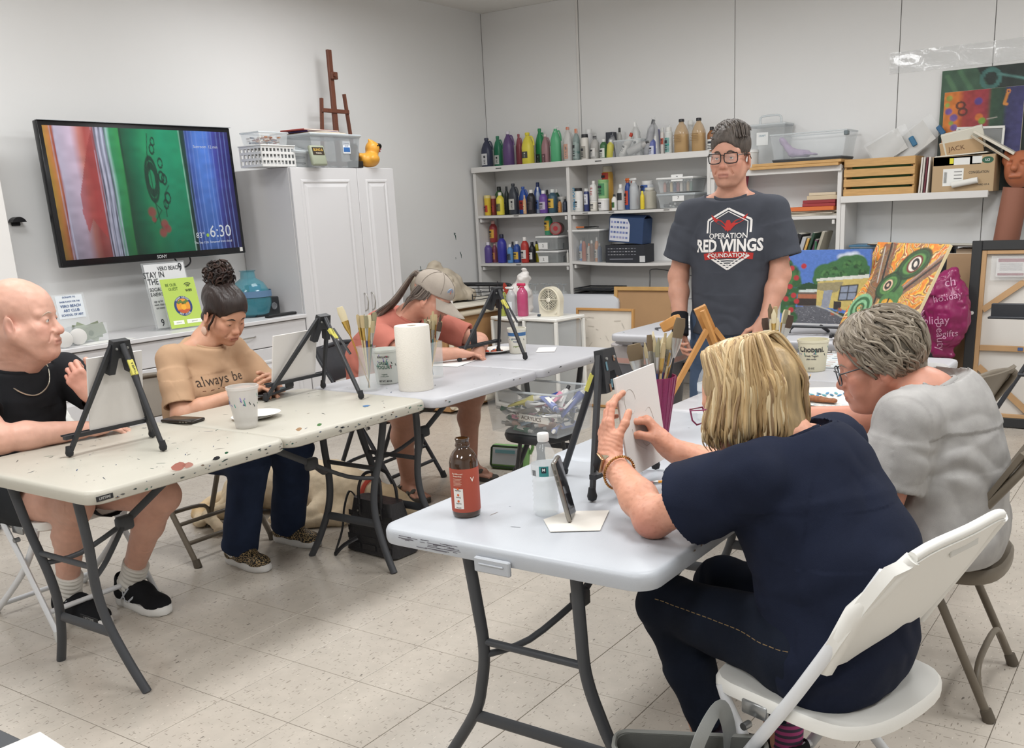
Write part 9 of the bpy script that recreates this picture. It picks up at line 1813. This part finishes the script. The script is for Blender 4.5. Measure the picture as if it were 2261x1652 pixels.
def flat(name,label,cat,x,y,w,d,a,col,h=.0015,z=0): o = MB().box((0,0,h / 2),(w,d,h),C(col,.8)).obj(name); o.matrix_world = T(x,y,ZTOP + .0008 + z) @ rot('Z',a); return tag(o,label,cat)
def pencil(label,a,b,col='d8922c'):
 a,b = V(a),V(b); d = (b - a).normalized(); L = (b - a).length; t = thing('pencil',label,'pencil',X=frame(tuple(a),tuple(d.orthogonal()),tuple(d))); MB().cyl((0,0,.02),(0,0,L - .015),.0036,C(col,.4),n=6,smooth=False).obj('shaft',t); MB().cyl((0,0,L - .015),(0,0,L),.0036,C('c9a878',.6),.0006,8).obj('tip',t); MB().cyl((0,0,.006),(0,0,.02),.0038,C('b8b8b4',.3,metal=.8),n=10).obj('ferrule',t); MB().cyl((0,0,0),(0,0,.007),.0034,C('c98a8a',.7),n=10).obj('eraser',t)
pencil('yellow pencil beside the blond woman\'s sleeve',(.987,.517,ZTOP + .005),(1.125,.64,ZTOP + .005)); pencil('orange pencil lying near the paper plates of the woman in tan',(-.80,.72,ZTOP + .005),(-.88,.80,ZTOP + .005),'d07a2c'); pencil('orange pencil behind the grey haired woman\'s plate',(.80,2.05,ZTOP + .005),(.90,2.09,ZTOP + .005))
pencil('dark pen propped on the napkin near the patterned plate',(.945,1.83,ZTOP + .006),(.955,1.93,ZTOP + .075),'2a2b2e')
flat('drawing_paper','sheet of paper hanging past the table edge by the grey haired woman','paper',1.20,1.36,.28,.30,.15,'e2e0dc'); flat('drawing_paper','sheet being drawn on by the person in the cap','paper',-1.0,2.12,.23,.30,.2,'e2e0de'); flat('napkin','folded white napkin behind the patterned plate','napkin',1.02,1.98,.17,.17,.4,'dedbd6'); flat('cutlery_napkin','white napkin with plastic cutlery beside the blue banded tub','napkin',-.74,2.62,.10,.16,.5,'d8d6d4',.004)
t = thing('craft_sheet','plastic grid sheet of paint swatches behind the large lettered tub','sheet',X=T(.72,2.70,ZTOP + .001) @ rot('Z',.12)); MB().box((0,0,.0015),(.34,.40,.003),C('c9ced0',.5)).obj('sheet_base',t); g = random.Random(3)
for i in range(6):
 for j in range(7): MB().box((-.135 + i * .054,-.165 + j * .055,.0036),(.036,.012,.001),C(g.choice(['7a9a94','b08a78','8a9a8a','a8a49c','6a7a84','b8a890','c9c4bc']),.6)).obj('swatch',t)
pm = C('dcdad4',.6); plp = [(.060,0),(.085,.004),(.108,.012),(.130,.016),(.130,.018),(.106,.0145),(.083,.007),(.0005,.006)]
t = thing('paper_plate','patterned paper plate with a brown pastry before the grey haired woman','plate',(1.10,1.745,ZTOP)); MB().lathe(plp,pm,40,cap=False).obj('plate_disc',t)
for k in range(46):
 q = 2 * PI * k / 46; rr = .101 + .016 * (k % 2); lf = MB(); lf.prism([(-.0035,-.011),(.003,-.009),(.0055,0),(.003,.009),(-.003,.011),(-.006,0)],0,.0006,C(['4a86b0','5a9aa8','3f7090'][k % 3],.6),rot('Z',q) @ T(rr,0,.0155 + .004 * (k % 2)) @ rot('Y',-.2) @ rot('Z',.6 * (1 if k % 3 else -1) + PI / 2)); lf.obj('leaf_print',t)
t = thing('pastry','brown glazed pastry slice lying on the patterned plate','pastry',X=T(1.065,1.72,ZTOP + .0085) @ rot('Z',-.15)); sd = Sdf(); sd.cap((-.05,0,.012),(.05,.0,.010),.016,.013,.01,((0,0,1),.7)).cap((-.02,.018,.010),(.045,.02,.008),.012,.010,.01,((0,0,1),.7)); sdfobj(sd,.004,'crust',M('pastry_crust','8a5634',.6,mott=.3,ms=60,bump=.6,bs=120),t,disp=lambda P,N: P + N * (.003 * vnoise(P,70))[:,None])
for k in range(3): t = thing('paper_plate',['lowest white paper plate behind the cloudy cup','second white paper plate behind the cloudy cup','topmost white paper plate behind the cloudy cup'][k],'plate',(-.85 + .010 * k,.70 + .01 * k,ZTOP + .005 * k)); MB().lathe([(r_ * .62,z_ * .6) for r_,z_ in plp],pm,32,cap=False).obj('plate_disc',t)
t = thing('palette_tray','white tray of orange paint blobs behind the empty easel','palette',(-.98,2.47,ZTOP)); MB().lathe([(r_ * .8,z_) for r_,z_ in plp],pm,30,cap=False).obj('tray_disc',t); g = random.Random(9)
for k in range(7): MB().lathe([(.017,0),(.012,.008),(.0005,.010)],C(g.choice(['d0602c','c84a2c','d87a3c','8a4a34','4a6a9a']),.4),10,T(g.uniform(-.05,.05),g.uniform(-.05,.05),.008)).obj('paint_blob',t)
# small wooden easel leaning on the table behind the blond woman
t = thing('wooden_table_easel','pale wooden tabletop easel with a square clamp behind the blond hair','easel',(.60,1.75,ZTOP)); wm = M('beech','b9854a',.5,mott=.12,ms=12,bump=.15,bs=40)
MB().tube([(.06,.10,.04),(-.035,.0,.345)],.034,wm,4,flat=((.5,-.8,0),.6)).obj('mast',t); MB().tube([(.075,.06,.04),(-.01,-.03,.335)],.012,wm,4).obj('slide_rail',t); MB().box((.02,-.05,.315),(.075,.05,.04),wm,rot('Y',-.5),bev=.004).obj('top_clamp',t); MB().tube([(.0,-.01,.26),(-.10,-.13,.012)],.013,wm,4).obj('leg',t); MB().tube([(.02,.02,.26),(.18,.12,.012)],.013,wm,4).obj('leg',t); MB().box((.06,.06,.03),(.22,.05,.03),wm,bev=.003).obj('base_bar',t)
# the two finished paintings and their little stands on the crosswise table
r = Ras(140,118,'5578c0'); r.a *= (1.05 - .12 * r.v)[...,None]
def blobs(pts,c_,s_,n,seed,cs=()):
 g = random.Random(seed)
 for k in range(n): x,y = g.choice(pts); r.ell(x + g.uniform(-.03,.03),y + g.uniform(-.03,.03),s_ * g.uniform(.6,1.2),s_ * g.uniform(.5,1),g.choice((c_,) + tuple(cs)),.8,g.uniform(0,3),soft=.5)
for x,y,q in ((.68,.90,.05),(.75,.92,.05),(.82,.93,.05),(.88,.89,.04),(.78,.88,.06)): r.ell(x,y,q,q * .8,'d6dbe4',.8,soft=.8)
for x,y,q in ((.50,.68,.13),(.62,.72,.13),(.74,.78,.14),(.84,.80,.13),(.92,.68,.12),(.46,.60,.1),(.8,.66,.2)): r.ell(x,y,q,q * 1.0,'3f6a40',1,soft=.15)
blobs([(.5,.68),(.6,.72),(.74,.8),(.86,.8),(.92,.68),(.7,.66)],'2f5030',.028,120,1,('4f7d48','28452c'))
r.poly([(.18,.48),(.22,.53),(.32,.56),(.45,.52),(.45,.4),(.18,.42)],'2c4a30'); r.poly([(.2,.45),(.44,.455),(.44,.22),(.2,.24)],'6a5a52'); r.poly([(.2,.40),(.43,.40),(.43,.32),(.2,.32)],'a8684c'); r.poly([(.2,.46),(.44,.465),(.44,.43),(.2,.42)],'c4ccc8'); r.poly([(.2,.34),(.43,.34),(.43,.25),(.2,.25)],'3a322e')
r.poly([(.42,.57),(1,.63),(1,.15),(.42,.24)],'c4b06a'); r.poly([(.42,.55),(.72,.57),(.66,.44),(.56,.40),(.48,.45),(.42,.46)],'87806a',.8); r.poly([(.41,.61),(1,.67),(1,.62),(.41,.575)],'d2d4cc'); r.poly([(.5,.45),(.60,.46),(.57,.23),(.48,.23)],'8e93a0'); r.poly([(.69,.51),(.88,.53),(.86,.33),(.67,.32)],'8a93a6'); r.line([(.69,.51),(.88,.53),(.86,.33),(.67,.32),(.69,.51)],.007,'38383a'); r.line([(.78,.52),(.765,.33)],.006,'38383a'); r.line([(.68,.42),(.87,.43)],.006,'38383a')
r.poly([(.16,.22),(.42,.25),(.52,.20),(.85,.03),(1,0),(.1,0)],'62636a'); g = random.Random(5)
for k in range(260): x,y = g.uniform(.16,.85),g.uniform(0,.23); r.ell(x,y,.007,.004,g.choice(['8d8e94','47484e','a6a6aa','55565c']),.9,soft=.5) if y < .25 - .28 * max(0,x - .45) else 0
r.poly([(.56,.2),(.7,.15),(1,.13),(1,.0),(.86,.02)],'3a4a38'); r.poly([(.62,.31),(.71,.30),(.70,.19),(.62,.2)],'3a3434'); blobs([(.62,.16),(.68,.17)],'b05a40',.018,12,3,('5a7a48',)); r.line([(.43,.24),(.55,.2),(.86,.02)],.008,'b4b2a8')
blobs([(.05,.8),(.1,.72),(.06,.6),(.12,.62),(.16,.68),(.05,.45),(.1,.5),(.17,.55),(.06,.3),(.12,.35),(.15,.42),(.07,.15),(.13,.2),(.08,.05),(.02,.7),(.02,.2),(.15,.3),(.14,.08)],'3a5f38',.05,190,8,('4a7442','2c4a2e','35603a')); [r.ell(x,y,.032,.036,'b0363c',1,soft=.3) for x,y in ((.05,.87),(.11,.75),(.06,.69),(.25,.78),(.17,.62),(.1,.5),(.15,.38),(.06,.33),(.13,.18),(.19,.3))]
r.line([(.86,.01),(.99,.03)],.004,'3a3a5a'); r.mul(1 + r.noise(.10,50,2))
painting('house_painting','painting of a yellow cottage, green trees and blue sky on a small stand',T(.455,3.585,ZTOP + .062) @ rot('X',-.12),.485,.40,r,.03,'5a78b8')
u,v = None,None
r = Ras(140,140,'c9a050'); U,Vv = r.u,r.v
ang = np.arctan2(Vv - .42,U - .55); rad = np.hypot(Vv - .42,U - .55); n1 = r.noise(1,9,3); n2 = r.noise(1,24,5)
st_ = np.sin(ang * 17 + 4 * n1 + 3 * rad); pal = [np.array(lin(c_)) for c_ in ('d9a83a','c8542c','e0cf9a','7a3a2a','e2b84a','d8742c')]
for k,th in enumerate((-.8,-.35,0.05,.5,.8)): r.put(((st_ + .45 * n2) > th).astype(float),pal[(k + 1) % 6],.85)
r.poly([(.12,.98),(.3,1),(.42,.5),(.36,.3),(.2,.3)],'5a4a44',.75); r.poly([(1,.92),(1,.76),(.62,.44),(.55,.5)],'6a5450',.8); r.line([(.22,1),(.33,.6),(.36,.4)],.012,'2a2826'); r.line([(1,.85),(.75,.62),(.58,.45)],.012,'3a3230'); r.line([(.15,.95),(.27,.6)],.008,'b0a8a0'); r.line([(.98,.9),(.6,.52)],.007,'a89088')
for cx_,cy_,rx_,ry_,a_ in ((.66,.80,.19,.13,.5),(.45,.58,.15,.115,.6),(.56,.50,.13,.10,.2),(.55,.68,.12,.12,.5)): r.ell(cx_,cy_,rx_,ry_,'4a7040',1,a_)
for q in (1.0,.8,.62): r.ell(.66,.80,.19 * q,.13 * q,('2a3a28','5d8a4a','2f4a2e')[int(q * 3) % 3],.9,.5,.1); r.ell(.45,.58,.15 * q,.115 * q,('2a3a28','5d8a4a','2f4a2e')[int(q * 3) % 3],.9,.6,.1)
r.ell(.67,.80,.085,.075,'d9cdc0',1,.6); r.ell(.67,.80,.085,.075,'6a2f2a',1,.6,.12); r.ell(.68,.80,.035,.045,'33302e',1,.6,.35); r.ell(.44,.58,.06,.055,'d8b49a',1,.5); r.ell(.44,.58,.03,.03,'3a3430',1,.5,.4)
r.ell(.55,.43,.13,.09,'4f7a46',1); r.ell(.545,.41,.085,.042,'d9a03a',1,-.1); r.line([(.54,.45),(.545,.37)],.010,'2a2a22'); r.ell(.46,.27,.085,.085,'8a2f44',1); r.ell(.60,.30,.085,.085,'8a2f44',1,.4); r.poly([(.39,.25),(.68,.30),(.50,.12)],'8a2f44'); r.ell(.46,.27,.03,.022,'d8c8cc',1); r.ell(.61,.30,.035,.025,'d8c8cc',1)
for q in (.12,.095,.07,.045,.02): r.ell(.19,.33,q * 1.1,q,'35603c' if int(q * 1000) % 2 else '7fae84',1,.3,.22)
for k in range(13): a_ = -1.2 + k * .13; r.line([(.68,.28),(.68 + .4 * math.cos(a_),.28 + .4 * math.sin(a_))],.004,('8a4a2a','3a2a24','e6d8a8')[k % 3])
r.mul(1 + r.noise(.16,45,7))
X = T(.844,3.452,.985) @ rot('Z',-.688) @ rot('X',-.48) @ T(0,0,-.2845); painting('swirl_painting','bright swirling abstract painting with green eyes and flame colours, tipped on a stand',X,.575,.562,r,.02,'d8c8a0')
for nm,x,y,w,a in (('house',.455,3.55,.40,0),('swirling',.70,3.32,.34,-.688)):
 t = thing('display_stand','low black stand under the %s painting' % nm,'stand',X=T(x,y,ZTOP) @ rot('Z',a)); MB().box((0,0,.047 if a == 0 else .02),(w,.03,.012),em,bev=.003).obj('ledge',t)
 for s_ in (-1,1): MB().tube(spl([(s_ * w * .38,-.0,.045 if a == 0 else .02),(s_ * w * .40,-.03,.03),(s_ * w * .40,-.035,.012)],4),.009,em,8).obj('foot',t)
 MB().tube([(0,.02,.05),(0,.16,.004)],.009,em,6).obj('rear_foot',t)
t = thing('charger_cable','thin dark looped cable with white plug on the crosswise table end','cable',(-.28,3.58,ZTOP + .004)); MB().tube(spl([(-.25,-.05,0),(-.30,.02,.0),(-.22,.06,.002),(-.05,.0,.004),(.06,.03,.0),(.0,.10,.06),(-.02,.06,.14),(.03,.03,.06),(.0,-.02,.004),(.12,-.06,.0),(.2,-.02,0)],6),.0045,C('4a4a4c',.5),6).obj('cord',t); MB().box((-.08,.10,.022),(.05,.04,.045),C('dcdad6',.4),bev=.004).obj('plug',t)
t = thing('white_tray','shallow white lid lying at the back of the crosswise table','lid',(-.40,3.92,ZTOP)); MB().box((0,0,.018),(.42,.22,.030),C('d4d3d0',.45),bev=.008,seg=2).obj('lid_top',t); MB().box((0,0,.003),(.43,.23,.006),C('d4d3d0',.45),bev=.002).obj('lid_rim',t)
# dark table corner and booklet at the very bottom edge, beside the photographer
t = thing('dark_table','dark table corner at the bottom edge of the view','table',(.45,-1.515,0)); MB().box((0,0,.725),(1.1,.80,.03),C('34373c',.5),bev=.006).obj('tabletop',t)
for x_,y_ in ((-.5,-.35),(.5,-.35),(-.5,.35),(.5,.35)): MB().cyl((x_,y_,.0),(x_,y_,.71),.018,dk).obj('leg',t)
t = thing('booklet','white booklet with red lettering on the dark table corner','booklet',X=T(.865,-1.21,.7405) @ rot('Z',-.1)); MB().box((0,0,.006),(.16,.20,.012),C('d8d6d2',.6),bev=.001).obj('cover',t); mb = MB(); put_text(mb,'ART',.04,C('b03a34',.6),T(.0,.06,.0126),.02); mb.obj('print',t)
